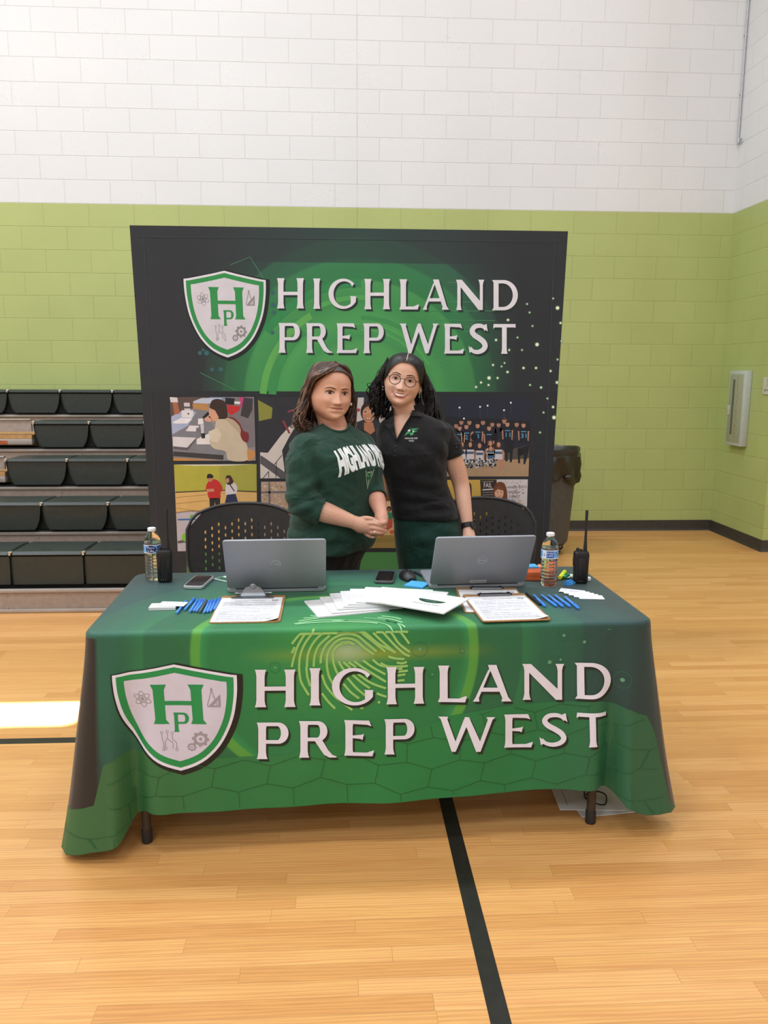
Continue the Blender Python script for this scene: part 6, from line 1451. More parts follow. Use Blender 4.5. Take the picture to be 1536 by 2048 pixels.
M_eyew = mat('eye_white', '#c2b5ad', .12, var=0); M_iris = mat('eye_brown', '#3a241a', .08, var=0); M_pup = mat('lash_black', '#15100e', .4, var=0)
M_crease = mat('skin_crease', '#6e4133', .6, var=0); M_teeth = mat('teeth', '#e6e0d8', .25, var=0)
def P(px, py, Y): return by(px, py, Y)

# ---- woman in the green long-sleeved shirt
Y1 = 3.40; YA = math.radians(48)
pw = by(665, 1000, Y1); w1 = thing('person', 'woman with wavy brown hair in a dark green long-sleeved shirt, hands clasped', 'person', (pw.x, pw.y, 0))
W1M = Matrix.Translation(-Vector((pw.x, pw.y, 0)))
def put(o): o.matrix_parent_inverse = W1M; return o
hc = by(661, 785, Y1-.02); H1 = Matrix.Translation(hc) @ Matrix.Rotation(math.radians(21), 4, 'Z') @ Matrix.Rotation(math.radians(2), 4, 'X') @ Matrix.Rotation(math.radians(5), 4, 'Y') @ Matrix.Diagonal((1.03, 1.0, .92, 1))
F1 = 1.13
secs1 = [(848, 644, 700, .9, 0), (855, 632, 710, .82, -.005), (863, 614, 722, .74, -.01), (872, 598, 734, .70, -.01), (886, 586, 745, .72, -.005), (905, 584, 754, .80, .01), (930, 588, 757, .86, .02), (965, 592, 753, .84, .015), (1000, 588, 748, .84, .015), (1035, 580, 748, .88, .02), (1062, 574, 746, .88, .02), (1082, 572, 741, .87, .015), (1092, 574, 737, .87, .012)]
hips1 = [(1060, 578, 740, .86, .015), (1090, 574, 733, .86, .005), (1125, 574, 722, .86, -.01), (1165, 580, 716, .84, -.01), (1200, 586, 712, .8, -.01)]
fd = Vector((math.sin(YA), -math.cos(YA), 0)); lat = Vector((math.cos(YA), math.sin(YA), 0))
sR, eR, wR = P(608, 897, 3.275), P(603, 1008, 3.205), P(703, 1043, 3.185)      # her right arm (nearer the bleacher side)
sL, eL, wL = P(724, 892, 3.45), P(748, 982, 3.35), P(762, 1026, 3.25)
hipc = by(648, 1150, Y1); zl = [hipc.z, .45, .08]
def legs(mb, cx, cy, yaw, z0, r, gap, inset=0):
    for sd in (-1, 1):
        a = Vector((cx+sd*gap*math.cos(yaw), cy+sd*gap*math.sin(yaw), z0)); k = Vector((a.x*.96+cx*.04, a.y-.01, .46)); an = Vector((k.x, k.y+.01, .085))
        limb(mb, [(a, r-inset), ((a+k)/2, r*.86-inset), (k, r*.64-inset), ((k+an)/2+Vector((0, .012, 0)), r*.58-inset), (an, r*.40-inset)])
def foot_pos(cx, cy, yaw, gap, sd):
    a = Vector((cx+sd*gap*math.cos(yaw), cy+sd*gap*math.sin(yaw), 0)); return Vector((a.x*.96+cx*.04, a.y, 0))
body = MB(); head(body, H1, F1, 0.25)
nk0 = H1 @ Vector((0, .028, -.06)); nk1 = by(672, 872, Y1+.012); limb(body, [(nk0, .060), ((nk0+nk1)/2, .058), (nk1, .066), (nk1-Vector((0, 0, .04)), .075)])
for sd in (-1, 1):
    c0 = H1 @ Vector((sd*.0745*F1*.98, .012, -.012)); body.sph(c0, (.010, .016, .030), 0, 14, 10)
torso(body, secs1[1:], YA, Y1, .012); torso(body, hips1, YA, Y1, .010)
limb(body, [(sR, .050), ((sR+eR)/2, .050), (eR, .044), (eR*.55+wR*.45, .043), (wR, .0285)]); limb(body, [(sL, .046), ((sL+eL)/2, .046), (eL, .039), (eL*.5+wL*.5, .036), (wL, .026)])
legs(body, hipc.x, hipc.y-.0, YA, hipc.z-.05, .095, .085, .012)
for sd in (-1, 1):
    fp_ = foot_pos(hipc.x, hipc.y, YA, .085, sd); body.sph(fp_+fd*.03+Vector((0, 0, .05)), (.04, .05, .035), 0, 14, 8)
# right hand over the left
kR = P(741, 1057, 3.195); body.sph(tuple(wR*.45+kR*.55), (.040, .024, .033), 0, 16, 10); limb(body, [(wR, .027), (wR*.5+kR*.5, .031), (kR*.92+wR*.08, .027)])
for r_, pts in ((.0088, [(735, 1046, 3.178), (748, 1047, 3.170), (760, 1051, 3.176), (770, 1055, 3.196)]), (.0092, [(737, 1054, 3.178), (750, 1056.5, 3.168), (762, 1060, 3.175), (769, 1062, 3.196)]), (.0086, [(736, 1062, 3.180), (746, 1066, 3.174), (756, 1068, 3.18), (763, 1068, 3.20)]), (.0078, [(731, 1067, 3.190), (738, 1072, 3.186), (745, 1074, 3.19), (751, 1073, 3.20)])):
    finger(body, [P(*p) for p in pts], r_, r_*.8)
finger(body, [P(716, 1040, 3.20), P(730, 1036, 3.185), P(744, 1038, 3.18), P(752, 1042, 3.185)], .0105, .0082)     # thumb
kL = P(764, 1046, 3.215); limb(body, [(wL, .026), (wL*.5+kL*.5, .029), (kL, .024)])
for r_, pts in ((.0086, [(771, 1044, 3.205), (765, 1047, 3.178), (755, 1044, 3.176), (748, 1041.5, 3.180)]), (.0084, [(771, 1062, 3.21), (764, 1066, 3.182), (756, 1066, 3.168), (749, 1064.5, 3.166)])):
    finger(body, [P(*p) for p in pts], r_, r_*.85)
V, F = remesh(body, .0026, 1); bv = bvh_of(V, F); B = mbfrom(V, F)
M_sk1 = skin_mat('skin_warm', '#d4a48b', '#c99079')
pr = Print(); facemarks(pr, dict(eye=.0076, brow=.0200, bt=.0044, ir=.0068, shadow=True, mouth=dict(w=.0305, lift=.0058, open=False, th=1.25)))
dr = (H1.to_3x3() @ Vector((0, 1, 0))).normalized(); stamp(B, pr, bv, H1 @ Vector((0, -.2, 0)), dr, H1.to_3x3() @ Vector((1, 0, 0)), H1.to_3x3() @ Vector((0, 0, 1)), 0, .0004, .004)
for p_ in ((748, 1041, 3.171), (749, 1064.5, 3.158), (746, 1074.5, 3.184)):
    B.sph(P(*p_), (.0042, .0022, .0032), 9, 10, 6)
M_nail = mat('nail', '#e9dfdc', .25, var=0)
put(B.build('body', [M_sk1, M_eyew, M_iris, M_pup, mat('brow_brown', '#4d3527', .7, var=0), M_crease, mat('lip_rose', '#b56d66', .4, var=0), mat('lid_shadow', '#8d5c49', .6, var=0), M_teeth, M_nail], w1, 180))
# shirt
S = MB(); torso(S, secs1, YA, Y1, -.003)
cuffR = eR*.60+wR*.40; cuffL = eL*.72+wL*.28
limb(S, [(sR+Vector((.012, 0, .0)), .066), (sR*.75+eR*.25, .073), (sR*.5+eR*.5, .070), (eR+Vector((.004, 0, .004)), .063), (eR*.8+wR*.2, .060)]); S.tube([eR*.85+wR*.15, cuffR], [.058, .0535], 20)
limb(S, [(sL, .058), ((sL+eL)/2, .056), (eL, .046)]); S.tube([eL, cuffL], [.046, .043], 20)
V, F = remesh(S, .004, 3)
V = add_wrinkles(V, F, [(60, 20, -95, .3, .0045, eR.x, eR.y, eR.z, .085), (-40, 30, 120, 1.0, .004, eR.x+.03, eR.y, eR.z+.03, .06), (30, 20, -60, 2, .003, sR.x, sR.y, sR.z-.10, .10), (50, 40, 70, .5, .003, pw.x-.07, Y1-.2, 1.02, .10), (25, 10, -70, 1.4, .0035, pw.x-.03, Y1-.2, .86, .13), (20, 15, 90, 0, .0025, pw.x+.06, Y1-.15, .85, .12), (70, 50, 25, 0, .002, sR.x+.05, sR.y-.05, sR.z-.02, .08), (15, 10, 110, .6, .003, pw.x-.12, Y1-.1, .85, .1)])
px, py = proj_np(V); fc = V[F].mean(axis=1); fx, fy = proj_np(fc)
NK = [(634, 836), (642, 846), (652, 854), (664, 860), (676, 863), (688, 862), (696, 856), (700, 845), (690, 828), (650, 824)]
fn_ = np.cross(V[F[:, 2]]-V[F[:, 0]], V[F[:, 3]]-V[F[:, 1]])
front = (fn_@np.array(CF)) < 0
nzc = np.linalg.norm(fc[:, :2]-np.array([nk1.x, nk1.y]), axis=1)
cut = (inpoly(fx, fy, NK) & front & (fc[:, 2] > nk1.z-.05)) | ((nzc < .070) & (fc[:, 2] > nk1.z-.005))
cutc = (np.linalg.norm(fc-np.array(cuffR), axis=1) < .0525) & (((fc-np.array(cuffR))@np.array((wR-eR).normalized())) > -.004)
F2 = F[~(cut)]
bv = bvh_of(V, F2); B = mbfrom(V, F2)
pr = Print()
txt = 'HIGHLAND PREP'; R0 = .30
n = len(txt); 
def archmap(u, v): return (u, v)
vs, fs_ = text2d(txt, .06); mx = max(v[0] for v in vs); Wt = .285
items = []
for a_, b_ in [(vs, fs_)]:
    out = []
    for x, y in a_:
        u = (x/mx-.5)*Wt; base = -.036*(2*u/Wt)**2; top = base+.074+.022*(abs(2*u/Wt)); out.append((u, base+(top-base)*y))
    pr.raw(out, b_, 0, 1)
# angular leaf-like school emblem below
g_o = [(-.028, .0), (-.020, -.03), (-.012, -.05), (0, -.085), (.012, -.05), (.020, -.03), (.028, .0), (.014, -.014), (.006, -.008), (0, -.014), (-.006, -.008), (-.014, -.014)]
pr.poly([(x*1.0, y-.018) for x, y in g_o], 2, 1); pr.poly([(x*.82, y*.86-.024) for x, y in g_o], 1, 2)
pr.line([(-.016, -.038), (-.004, -.05)], .003, 2, 3); pr.line([(.016, -.038), (.004, -.05)], .003, 2, 3); pr.line([(0, -.06), (0, -.085)], .003, 2, 3)
ctr = by(716, 921, Y1)
cpt = Vector((by(671, 921, Y1).x, Y1, ctr.z))
stamp(B, pr, bv, cpt+fd*.5+Vector((0, 0, -.004)), -fd, lat, Vector((0, 0, 1)), 1, .0012, .006)
# collar band and hems
bvf = bvh_of(V, F); nb = []
for p_ in _spl([(637, 834)]+NK[1:7]+[(700, 847)], 5):
    h_ = bvf.ray_cast(CO, (P(*p_, 3.3)-CO).normalized())
    if h_[0] is not None: nb.append(h_[0]-CF*.001)
bk = [nk1+lat*(.074*math.cos(q))-fd*(.062*math.sin(q))+Vector((0, 0, .030)) for q in [math.radians(a) for a in range(20, 161, 20)]]
B.tube(nb, .0055, 8, 0); B.tube(_spl([tuple(p) for p in [nb[-1]]+bk+[nb[0]]], 3), .0055, 8, 0)
for c_, e_, r_ in ((cuffR, (wR-eR).normalized(), .0525), (cuffL, (wL-eL).normalized(), .0425)):
    x_ = e_.orthogonal().normalized(); y_ = e_.cross(x_); B.tube([c_+x_*r_*math.cos(q)+y_*r_*math.sin(q) for q in [2*PI*i/28 for i in range(28)]], .0032, 8, 0, closed=True)
M_sh1 = cloth_mat('green_jersey', '#1d3c31', .45, 8, .85)
put(B.build('shirt', [M_sh1, mat('shirt_white', '#dfe2e2', .7), mat('shirt_green_ink', '#1c5438', .7), mat('shirt_mint', '#a9c9a8', .7)], w1, 180))
T = MB(); torso(T, [(1058, 576, 742, .87, .015)]+hips1[1:], YA, Y1, -.001); legs(T, hipc.x, hipc.y, YA, hipc.z-.05, .10, .085, 0)
V, F = remesh(T, .006, 2); put(mbfrom(V, F).build('trousers', cloth_mat('black_trouser', '#17171a', .35, 9, .8), w1, 180))
def shoe(pos, fdir, m):
    b = MB(); sdv = Vector((-fdir.y, fdir.x, 0)); rings = []
    for u, w, h in ((-.075, .018, .045), (-.065, .030, .07), (-.02, .034, .075), (.04, .040, .058), (.09, .042, .042), (.13, .034, .034), (.155, .012, .022)):
        rings.append([pos+fdir*u+sdv*(w*math.copysign(abs(math.cos(q))**.8, math.cos(q)))+Vector((0, 0, max(.0, h*.5+h*.5*math.sin(q)))) for q in [2*PI*i/18 for i in range(18)]])
    b.loft(rings); return b
M_shoe = mat('black_shoe', '#161618', .5)
for sd in (-1, 1): put(shoe(foot_pos(hipc.x, hipc.y, YA, .085, sd), fd, M_shoe).build('shoe', M_shoe, w1, 50))
# hair
M_h1, M_h2 = hair_mat('hair_brown', '#241915', '#543c30'), hair_mat('hair_highlight', '#48332a', '#8c6c56')
HB1 = haircap(H1, F1, 1.0, .0065, lambda x: .099-.045*(abs(x)/.07)**2.2, -.012)
Rh = random.Random(21)
HW1 = Matrix.Translation(hc) @ Matrix.Rotation(math.radians(14), 4, 'Z')
for k in range(230):     # side swept over her right (bleacher side)
    q = k/229; y0 = -.062+.15*q; j = lambda s: Rh.uniform(-s, s)
    fr = max(0, 1-q*1.7)
    pts = [(.022+j(.006), y0*.8+.004, .121-.55*abs(y0)*.35+j(.004)), (-.028+j(.006), y0*1.0-.022*fr, .112-.03*fr+j(.005)), (-.076+j(.006), y0*.9-.008*fr, .058+j(.008)), (-.094+j(.006), y0*.65+.02, -.005+j(.012)), (-.106-.012*Rh.random(), y0*.5+.022+j(.012), -.062+j(.012)), (-.118-.026*Rh.random(), y0*.5+.008+j(.022), -.108+j(.02)), (-.115+j(.03), y0*.5-.012+j(.025), -.142+j(.022))]
    lock(HB1, HW1, pts, .0044+.0022*Rh.random(), .012+.008*Rh.random(), 12+1.5*Rh.random(), 3.2*q+Rh.uniform(-.6, .6)+(2.2 if Rh.random() < .3 else 0), 1 if Rh.random() < .40 else 0)
for k in range(140):      # other side, mostly behind the cheek
    q = k/139; y0 = -.05+.14*q; j = lambda s: Rh.uniform(-s, s); fr = max(0, 1-q*1.8)
    pts = [(.022+j(.005), y0*.8+.004, .121-.55*abs(y0)*.35+j(.003)), (.052+j(.005), y0*.95-.012*fr, .098+j(.004)), (.085+j(.004), y0*.8+.014, .050+j(.008)), (.096+j(.005), y0*.5+.034, -.01+j(.01)), (.100+j(.008), y0*.4+.04, -.07+j(.01)), (.099+j(.012), y0*.4+.03+j(.02), -.125+j(.015)), (.088+j(.02), y0*.4+.018+j(.02), -.160+j(.02))]
    lock(HB1, HW1, pts, .0044+.0022*Rh.random(), .012+.008*Rh.random(), 12+1.5*Rh.random(), 3.2*q+Rh.uniform(-.6, .6), 1 if Rh.random() < .30 else 0)
for k in range(60):      # back of the head
    a = Rh.uniform(-1, 1); j = lambda s: Rh.uniform(-s, s)
    pts = [(.02*a, .05+j(.01), .118), (.06*a, .095+j(.006), .07), (.085*a, .115+j(.006), 0), (.10*a, .110+j(.01), -.07), (.11*a+j(.02), .09+j(.02), -.14+j(.02))]
    lock(HB1, HW1, pts, .010, .010, 10, Rh.uniform(0, 6.3), 0)
put(HB1.build('hair', [M_h1, M_h2], w1, 180))
for sd in (-1, 1):
    e_ = H1 @ Vector((sd*.083*F1, .006, -.045)); b = MB(); b.sph(e_, .0075, 0, 16, 10); put(b.build('earring', mat('pearl', '#e6dfd2', .15, var=0, coat=.5), w1, 180))

# ---- woman in the black polo shirt
Y2 = 3.56; YB2 = math.radians(-17)
pw2 = by(845, 1000, Y2); w2 = thing('person', 'woman with round glasses and long black hair in a black polo shirt', 'person', (pw2.x, pw2.y, 0))
W2M = Matrix.Translation(-Vector((pw2.x, pw2.y, 0)))
def put2(o): o.matrix_parent_inverse = W2M; return o
hc2 = by(806, 762, Y2-.02); H2 = Matrix.Translation(hc2) @ Matrix.Rotation(math.radians(-5), 4, 'Z') @ Matrix.Rotation(math.radians(-3), 4, 'X') @ Matrix.Rotation(math.radians(11), 4, 'Y') @ Matrix.Diagonal((1.0, 1.0, .92, 1))
F2_ = 1.03
secs2 = [(823, 797, 838, .95, 0), (830, 786, 852, .8, -.005), (837, 774, 868, .66, -.01), (844, 765, 882, .60, -.012), (854, 758, 897, .58, -.01), (875, 757, 898, .66, .0), (905, 759, 893, .76, .015), (935, 767, 890, .74, .012), (970, 777, 892, .72, .005), (1000, 783, 904, .73, .0), (1020, 786, 913, .76, .0), (1034, 788, 916, .77, .0)]
hips2 = [(1005, 787, 902, .72, 0), (1035, 789, 914, .74, 0), (1070, 790, 922, .76, 0), (1110, 794, 925, .76, -.005), (1150, 800, 922, .74, -.005), (1190, 806, 916, .7, 0)]
fd2 = Vector((math.sin(YB2), -math.cos(YB2), 0)); lat2 = Vector((math.cos(YB2), math.sin(YB2), 0))
s2R, e2R, w2R = P(889, 868, 3.55), P(921, 965, 3.57), P(936, 1056, 3.49)
s2L, e2L, w2L = P(774, 866, 3.62), P(780, 985, 3.70), P(728, 962, 3.75)
hip2 = by(860, 1150, Y2)
body = MB(); head(body, H2, F2_, 1.0)
nk0 = H2 @ Vector((0, .03, -.06)); nk2 = by(818, 846, Y2+.015); limb(body, [(nk0, .054), ((nk0+nk2)/2, .051), (nk2, .060), (nk2-Vector((0, 0, .05)), .075)])
for sd in (-1, 1): body.sph(H2 @ Vector((sd*.0755, .012, -.012)), (.010, .016, .030), 0, 14, 10)
torso(body, secs2[1:], YB2, Y2, .009); torso(body, hips2, YB2, Y2, .010)
limb(body, [(s2R-lat2*.010, .040), ((s2R+e2R)/2, .0445), (e2R, .0385), (e2R*.55+w2R*.45, .034), (w2R, .0225)]); limb(body, [(s2L+lat2*.012, .038), ((s2L+e2L)/2, .043), (e2L, .038), (e2L*.5+w2L*.5, .034), (w2L, .023)])
legs(body, hip2.x, hip2.y, YB2, hip2.z-.05, .088, .082, .012)
for sd in (-1, 1):
    fp_ = foot_pos(hip2.x, hip2.y, YB2, .082, sd); body.sph(fp_+fd2*.03+Vector((0, 0, .05)), (.04, .05, .035), 0, 14, 8)
# hanging hand
h0 = P(938, 1075, 3.475); h1 = P(937, 1092, 3.46); limb(body, [(w2R, .0225), (h0, .030), (h1, .028)])
for i, dx in enumerate((-7, -2, 4, 9)):
    finger(body, [P(937+dx, 1090, 3.45), P(936+dx*1.1, 1106, 3.425), P(934+dx*1.1, 1119, 3.415), P(931+dx*1.0, 1129-abs(i-1.5)*3, 3.42)], .0083, .0066)
finger(body, [P(928, 1076, 3.46), P(921, 1088, 3.43), P(920, 1099, 3.415)], .0095, .0075)
# hand behind the other woman's back
hb = P(706, 955, 3.765); limb(body, [(w2L, .023), ((w2L+hb)/2, .029), (hb, .026)])
for i in range(4): finger(body, [hb+Vector((-.01, 0, .026-.017*i)), hb+Vector((-.045, -.002, .030-.018*i)), hb+Vector((-.078+.006*abs(i-1), -.016, .030-.019*i))], .0083, .0066)
finger(body, [hb+Vector((.02, -.01, .028)), hb+Vector((-.005, -.018, .052)), hb+Vector((-.022, -.022, .066))], .0095, .0075)
V, F = remesh(body, .0026, 1); bv = bvh_of(V, F); B = mbfrom(V, F)
M_sk2 = skin_mat('skin_light', '#dfb39b', '#d4a189')
pr = Print(); facemarks(pr, dict(eye=.0066, brow=.0240, bt=.0042, ir=.0064, mouth=dict(w=.0350, lift=.0085, open=True, th=1.0)))
dr = (H2.to_3x3() @ Vector((0, 1, 0))).normalized(); stamp(B, pr, bv, H2 @ Vector((0, -.2, 0)), dr, H2.to_3x3() @ Vector((1, 0, 0)), H2.to_3x3() @ Vector((0, 0, 1)), 0, .0004, .004)
put2(B.build('body', [M_sk2, M_eyew, M_iris, M_pup, mat('brow_black', '#231a18', .7, var=0), M_crease, mat('lip_brown', '#b3675b', .4, var=0), M_crease, M_teeth], w2, 180))
S = MB(); torso(S, secs2, YB2, Y2, -.005)
hem2 = s2R*.56+e2R*.44; hemL = s2L*.45+e2L*.55
S.tube([s2R+Vector((-.02, 0, .006)), s2R*.75+e2R*.25, hem2], [.052, .059, .057], 22); S.sph(tuple(s2R+Vector((-.008, 0, .0))), .054, 0, 18, 10); S.tube([s2L+Vector((.01, 0, .008)), (s2L+e2L)/2, hemL], [.052, .054, .052], 22); S.sph(tuple(s2L), .052, 0, 18, 10)
V, F = remesh(S, .004, 3)
V = add_wrinkles(V, F, [(20, 10, 85, .4, .003, pw2.x, Y2-.12, 1.0, .12), (-15, 10, 120, 1.2, .003, pw2.x+.02, Y2-.12, .95, .08), (50, 0, 60, .5, .003, s2R.x-.05, Y2-.1, s2R.z-.07, .08), (30, 0, 90, .2, .002, hem2.x, hem2.y, hem2.z+.03, .06), (-40, 0, 50, 1, .002, pw2.x-.06, Y2-.1, 1.15, .1)])
fc = V[F].mean(axis=1); fx, fy = proj_np(fc); fn_ = np.cross(V[F[:, 2]]-V[F[:, 0]], V[F[:, 3]]-V[F[:, 1]]); front = (fn_@np.array(CF)) < 0
VN = [(783, 818), (786, 842), (789, 862), (793, 881), (801, 867), (811, 849), (821, 833), (830, 820), (836, 808)]
nzc = np.linalg.norm(fc[:, :2]-np.array([nk2.x, nk2.y]), axis=1)
cut = (inpoly(fx, fy, VN) & front) | ((nzc < .060) & (fc[:, 2] > nk2.z+.004))
F2 = F[~cut]; bv = bvh_of(V, F2); B = mbfrom(V, F2)
# collar: band round the nape and two flaps lying on the shirt
bvall = bvh_of(np.vstack([V, np.array([tuple(p) for p in body.v])]), F) if False else bvh_of(V, F)
nape = [nk2+lat2*(.064*math.cos(q))-fd2*(.058*math.sin(q))+Vector((0, 0, .014)) for q in [math.radians(a) for a in range(22, 159, 8)]]
rings = []
for p3 in nape:
    o_ = (p3-nk2); o_.z = 0; o_.normalize(); rings.append([p3, p3+o_*.004+Vector((0, 0, .002)), p3+o_*.022-Vector((0, 0, .030)), p3+o_*.018-Vector((0, 0, .032)), p3-Vector((0, 0, .004))])
B.loft(rings)
for fl in ([(787, 817), (780, 824), (770, 838), (766, 849), (774, 853), (781, 861), (787, 871), (793, 880), (790, 866), (787, 848), (786, 830)], [(829, 812), (842, 806), (849, 815), (847, 825), (843, 834), (833, 832), (822, 832), (812, 846), (803, 862), (793, 881), (806, 858), (816, 842), (823, 828)]):
    fp = Print(); fp.poly(fl, 0, 1)
    def fcast(x, y, lift):
        d = (P(x, y, 3.4)-CO).normalized(); h = bvall.ray_cast(CO, d)
        q = h[0] if h[0] is not None else P(x, y, 3.545)
        return q-d*lift
    fp.emit(B, lambda x, y, l: fcast(x, y, .0085), 0, list(range(760, 860, 5)), list(range(800, 885, 5)))
    ed = []
    for a_, c_ in zip(fl, fl[1:]+fl[:1]): ed += [(a_[0]+(c_[0]-a_[0])*k/4, a_[1]+(c_[1]-a_[1])*k/4) for k in range(4)]
    B.tube([fcast(x, y, .0065) for x, y in ed], .0028, 8, 0, closed=True)
# placket edge, buttons, sleeve hems
for p_ in ((791, 893), (790, 903), (789, 912)):
    h_ = bv.ray_cast(CO, (P(*p_, 3.3)-CO).normalized())
    if h_[0] is not None: B.sph(h_[0], (.0045, .0025, .0045), 1, 10, 6)
pts = []
for y in range(882, 920, 4):
    for dx in (0,):
        h_ = bv.ray_cast(CO, (P(795-(y-882)*.08, y, 3.3)-CO).normalized()); pts.append(h_[0])
pts = [p for p in pts if p is not None]
if len(pts) > 3: B.tube(pts, .0016, 6, 0)
for c_, e_, r_ in ((hem2, (e2R-s2R).normalized(), .0555), (hemL, (e2L-s2L).normalized(), .052)):
    x_ = e_.orthogonal().normalized(); y_ = e_.cross(x_); B.tube([c_+x_*r_*math.cos(q)+y_*r_*math.sin(q) for q in [2*PI*i/28 for i in range(28)]], .0035, 8, 0, closed=True)
for p_ in ((912, 888), (913, 895)):
    h_ = bv.ray_cast(CO, (P(*p_, 3.3)-CO).normalized())
    if h_[0] is not None: B.sph(h_[0], (.005, .003, .005), 1, 10, 6)
pr = Print()       # embroidered green mark and words on the chest
for pts in ([(-.040, -.012), (-.012, .002), (-.004, .016), (-.022, .010)], [(-.032, .000), (-.010, .022), (.0, .028), (-.014, .012)], [(.0, .024), (.044, .026), (.020, .016), (.004, .012)], [(.004, .012), (.036, .014), (.014, .004)], [(-.012, .002), (.010, .008), (.012, -.006), (-.004, -.010)]): pr.poly([(a*.8, b_*.9+.004) for a, b_ in pts], 2, 1)
for pts in ([(-.020, .016), (-.008, .020), (-.004, .012), (-.016, .010)], [(.006, .014), (.016, .012), (.008, .004)]): pr.poly([(a*.8, b_*.9+.004) for a, b_ in pts], 3, 2)
pr.text('HIGHLAND PREP', -.029, -.020, .0070, 3, 1, w=.056, down=False); pr.text('WEST', -.012, -.031, .0070, 3, 1, w=.024, down=False)
a0 = P(821, 868, 3.0); rot = -.02
dv = (P(821, 868, 3.4)-CO).normalized(); stamp(B, pr, bv, P(823, 869, 3.1), dv, CR.copy(), CU.copy(), 0, .0012, .008)
M_sh2 = cloth_mat('black_pique', '#151517', .4, 8, .85)
put2(B.build('polo_shirt', [M_sh2, mat('button_black', '#2a2a2c', .3), mat('embroidery_green', '#2f8a55', .7), mat('embroidery_white', '#d5dad6', .7)], w2, 180))
T = MB(); torso(T, hips2, YB2, Y2, -.001); legs(T, hip2.x, hip2.y, YB2, hip2.z-.05, .094, .082, 0)
V, F = remesh(T, .006, 2); V = add_wrinkles(V, F, [(30, 0, 80, .3, .002, hip2.x+.05, Y2-.1, .88, .09), (-30, 0, 60, .9, .002, hip2.x-.05, Y2-.1, .82, .1)])
put2(mbfrom(V, F).build('trousers', cloth_mat('green_trouser', '#153a31', .4, 8, .8), w2, 180))
for sd in (-1, 1): put2(shoe(foot_pos(hip2.x, hip2.y, YB2, .082, sd), fd2, M_shoe).build('shoe', M_shoe, w2, 50))
# watch
b = MB(); e_ = (w2R-e2R).normalized(); c_ = e2R*.06+w2R*.94; x_ = e_.orthogonal().normalized(); y_ = e_.cross(x_)
rr_ = [[c_+e_*h+x_*(r*math.cos(q))+y_*(r*math.sin(q)) for q in [2*PI*i/28 for i in range(28)]] for h, r in ((-.011, .0265), (-.010, .0285), (.010, .0285), (.011, .0265))]
b.loft(rr_, cap=False); wt = put2(b.build('wristwatch', mat('watch_band', '#17171a', .5), w2, 40))
out = (CR*.75-CF*.65).normalized(); ctr_ = c_+out*.030; b = MB(); ux, uy = e_, out.cross(e_).normalized()
b.loft([[ctr_+ux*x*k+uy*y*k+out*h for x, y in [(.017*math.copysign(abs(math.cos(q))**.5, math.cos(q)), .015*math.copysign(abs(math.sin(q))**.5, math.sin(q))) for q in [2*PI*i/24 for i in range(24)]]] for h, k in ((-.004, .9), (-.002, 1), (.003, 1), (.005, .9))]); o = b.build('watch_case', mat('watch_case', '#2a2b2e', .15, metal=.4), wt, 40)
# glasses
def HP(x, y, z): return H2 @ Vector((x, y, z))
GX, GR, GY, GZ = .0335, .0238, -.106, -.0035
b = MB()
for sd in (-1, 1):
    b.tube([HP(sd*GX+GR*math.cos(q), GY+.10*abs(sd*GX+GR*math.cos(q))**1.5*1.2, GZ+GR*.97*math.sin(q)) for q in [2*PI*i/36 for i in range(36)]], .0016, 8, 0, closed=True)
    b.tube(_spl([HP(sd*(GX+GR*.92), GY+.020, GZ+.009), HP(sd*.064, GY+.03, GZ+.010), HP(sd*.076, -.055, GZ+.008), HP(sd*.081, .0, GZ+.004), HP(sd*.082, .022, GZ-.006), HP(sd*.080, .034, GZ-.024)], 4), .0016, 8)
b.tube(_spl([HP(-.0105, GY, GZ+.004), HP(-.005, GY-.004, GZ+.0085), HP(.005, GY-.004, GZ+.0085), HP(.0105, GY, GZ+.004)], 4), .0015, 8)
gl = put2(b.build('eyeglasses', mat('glasses_frame', '#2b2220', .3, metal=.3), w2, 180))
M_lens = mat('lens', '#101216', .02, var=0, alpha=.07, spec=.9)
for sd in (-1, 1):
    b = MB(); b.add([HP(sd*GX+GR*math.cos(q)*.97, GY+.10*abs(sd*GX+GR*math.cos(q))**1.5*1.2, GZ+GR*.94*math.sin(q)) for q in [2*PI*i/28 for i in range(28)]], [tuple(range(28))]); b.build('lens', M_lens, gl, None)
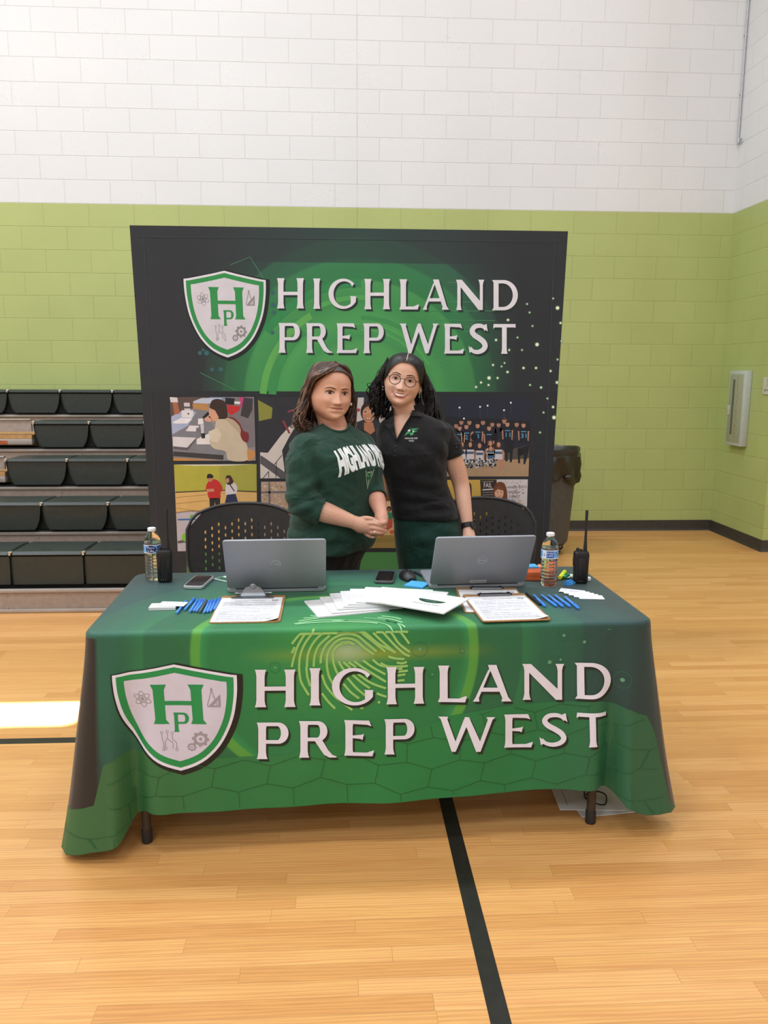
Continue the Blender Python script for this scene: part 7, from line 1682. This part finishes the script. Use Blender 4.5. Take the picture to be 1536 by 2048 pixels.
# hair
M_hb = hair_mat('hair_black', '#0b0a0b', '#1d1a1b')
HB2 = haircap(H2, F2_, 1.0, .0075, lambda x: .083-.058*(abs(x)/.07)**2.6, -.004)
part = MB()
Rh = random.Random(5)
HW2 = Matrix.Translation(hc2) @ Matrix.Rotation(math.radians(7), 4, 'Y')
for sd in (-1, 1):
    for k in range(70):    # smooth hair drawn back from the centre parting
        q = k/69; y0 = -.055+.115*q; j = lambda s: Rh.uniform(-s, s)
        pts = [(sd*.003, y0, .128-1.4*(max(0, -.01-y0))**1.5*3), (sd*.035, y0+.004, .121-1.2*(max(0, -.01-y0))**1.5*3), (sd*.066, y0*.8+.02, .092), (sd*.083, y0*.4+.045, .045+j(.006)), (sd*.086, .06+j(.008), -.0+j(.01)), (sd*.07, .085, -.03+j(.01))]
        lock(HB2, H2, [tuple(c*1.03 for c in p) for p in pts], .0042, .0012, 5, 0, 0, .4, False)
    for k in range(190):    # loose waves behind the shoulders
        j = lambda s: Rh.uniform(-s, s); u = Rh.random()
        if sd < 0: pts = [(-.074+j(.004), -.005+.06*u, .070+j(.02)), (-.090-.008*u+j(.004), .010+.05*u, .01+j(.015)), (-.102-.014*u+j(.01), .045+j(.02), -.045+j(.015)), (-.098-.012*u+j(.014), .04+j(.025), -.095+j(.02)), (-.080+j(.025), .035+j(.03), -.145+j(.022))]
        else: pts = [(.074+j(.004), .005+.055*u, .075+j(.02)), (.092+.012*u+j(.005), .025+.045*u, .015+j(.015)), (.112+.026*u+j(.01), .05+j(.02), -.045+j(.015)), (.120+.04*u+j(.014), .045+j(.025), -.105+j(.02)), (.125+.055*u+j(.02), .035+j(.025), -.165+j(.022)), (.135+.090*u+j(.02), .03+j(.025), -.205+j(.02))]
        lock(HB2, HW2, pts, .0042+.0022*Rh.random(), .011+.008*Rh.random(), 12+3*Rh.random(), 4*u+Rh.uniform(-.9, .9), 0)
    for k in range(55):
        j = lambda s: Rh.uniform(-s, s); a = Rh.random()*sd
        lock(HB2, HW2, [(.05*a, .095, .06), (.075*a, .108+j(.008), .0), (.085*a+j(.01), .105+j(.01), -.06), (.09*a+j(.015), .09+j(.02), -.12), (.095*a+j(.02), .08+j(.02), -.17+j(.02))], .006, .010, 12, Rh.uniform(0, 6.3), 0)
    for k in range(7):     # fly-away curls
        j = lambda s: Rh.uniform(-s, s)
        lock(HB2, HW2, [(sd*.085, .03, .05+j(.02)), (sd*(.105+.01*Rh.random()), .03, .0+j(.02)), (sd*(.115+.03*Rh.random()), .02, -.05+j(.02)), (sd*(.11+.03*Rh.random()), .02, -.10+j(.02))], .0018, .012, 15, Rh.uniform(0, 6.3), 0)
cb = haircap(H2, F2_, 1.0, .0075, lambda x: .083-.058*(abs(x)/.07)**2.6, -.004); cbv = BVHTree.FromPolygons(cb.v, cb.f); pts = []
for a in np.linspace(12, 78, 14):
    d_ = (H2.to_3x3() @ Vector((0, math.cos(math.radians(a)), -math.sin(math.radians(a))))).normalized(); o_ = H2 @ Vector((0, 0, .02))-d_*.4; h_ = cbv.ray_cast(o_, d_)
    if h_[0] is not None and (h_[0]-(H2 @ Vector((0, 0, .02)))).dot(d_) < 0: pts.append(h_[0]-d_*.0014)
if len(pts) > 3: HB2.tube(pts, [.0016]*(len(pts)-1)+[.0006], 6, 1)
put2(HB2.build('hair', [M_hb, M_sk2], w2, 180))
for sd in (-1, 1):
    e_ = H2 @ Vector((sd*.081, .006, -.045)); b = MB(); b.sph(e_, .0035, 0, 12, 8); b.tube([e_, e_-Vector((0, 0, .012))], .0012, 6); b.sph(e_-Vector((0, 0, .014)), .003, 0, 10, 6); put2(b.build('earring', M_chrome, w2, 180))
# ------------------------------------------------------------------ world and view
w = bpy.data.worlds.new('world'); SC.world = w; w.use_nodes = True
w.node_tree.nodes['Background'].inputs[0].default_value = (.05, .05, .05, 1)
SC.view_settings.view_transform = 'Standard'; SC.view_settings.look = 'None'; SC.view_settings.gamma = 1; SC.view_settings.use_curve_mapping = False
SC.view_settings.exposure = 0.0
SC.cycles.use_denoising = True
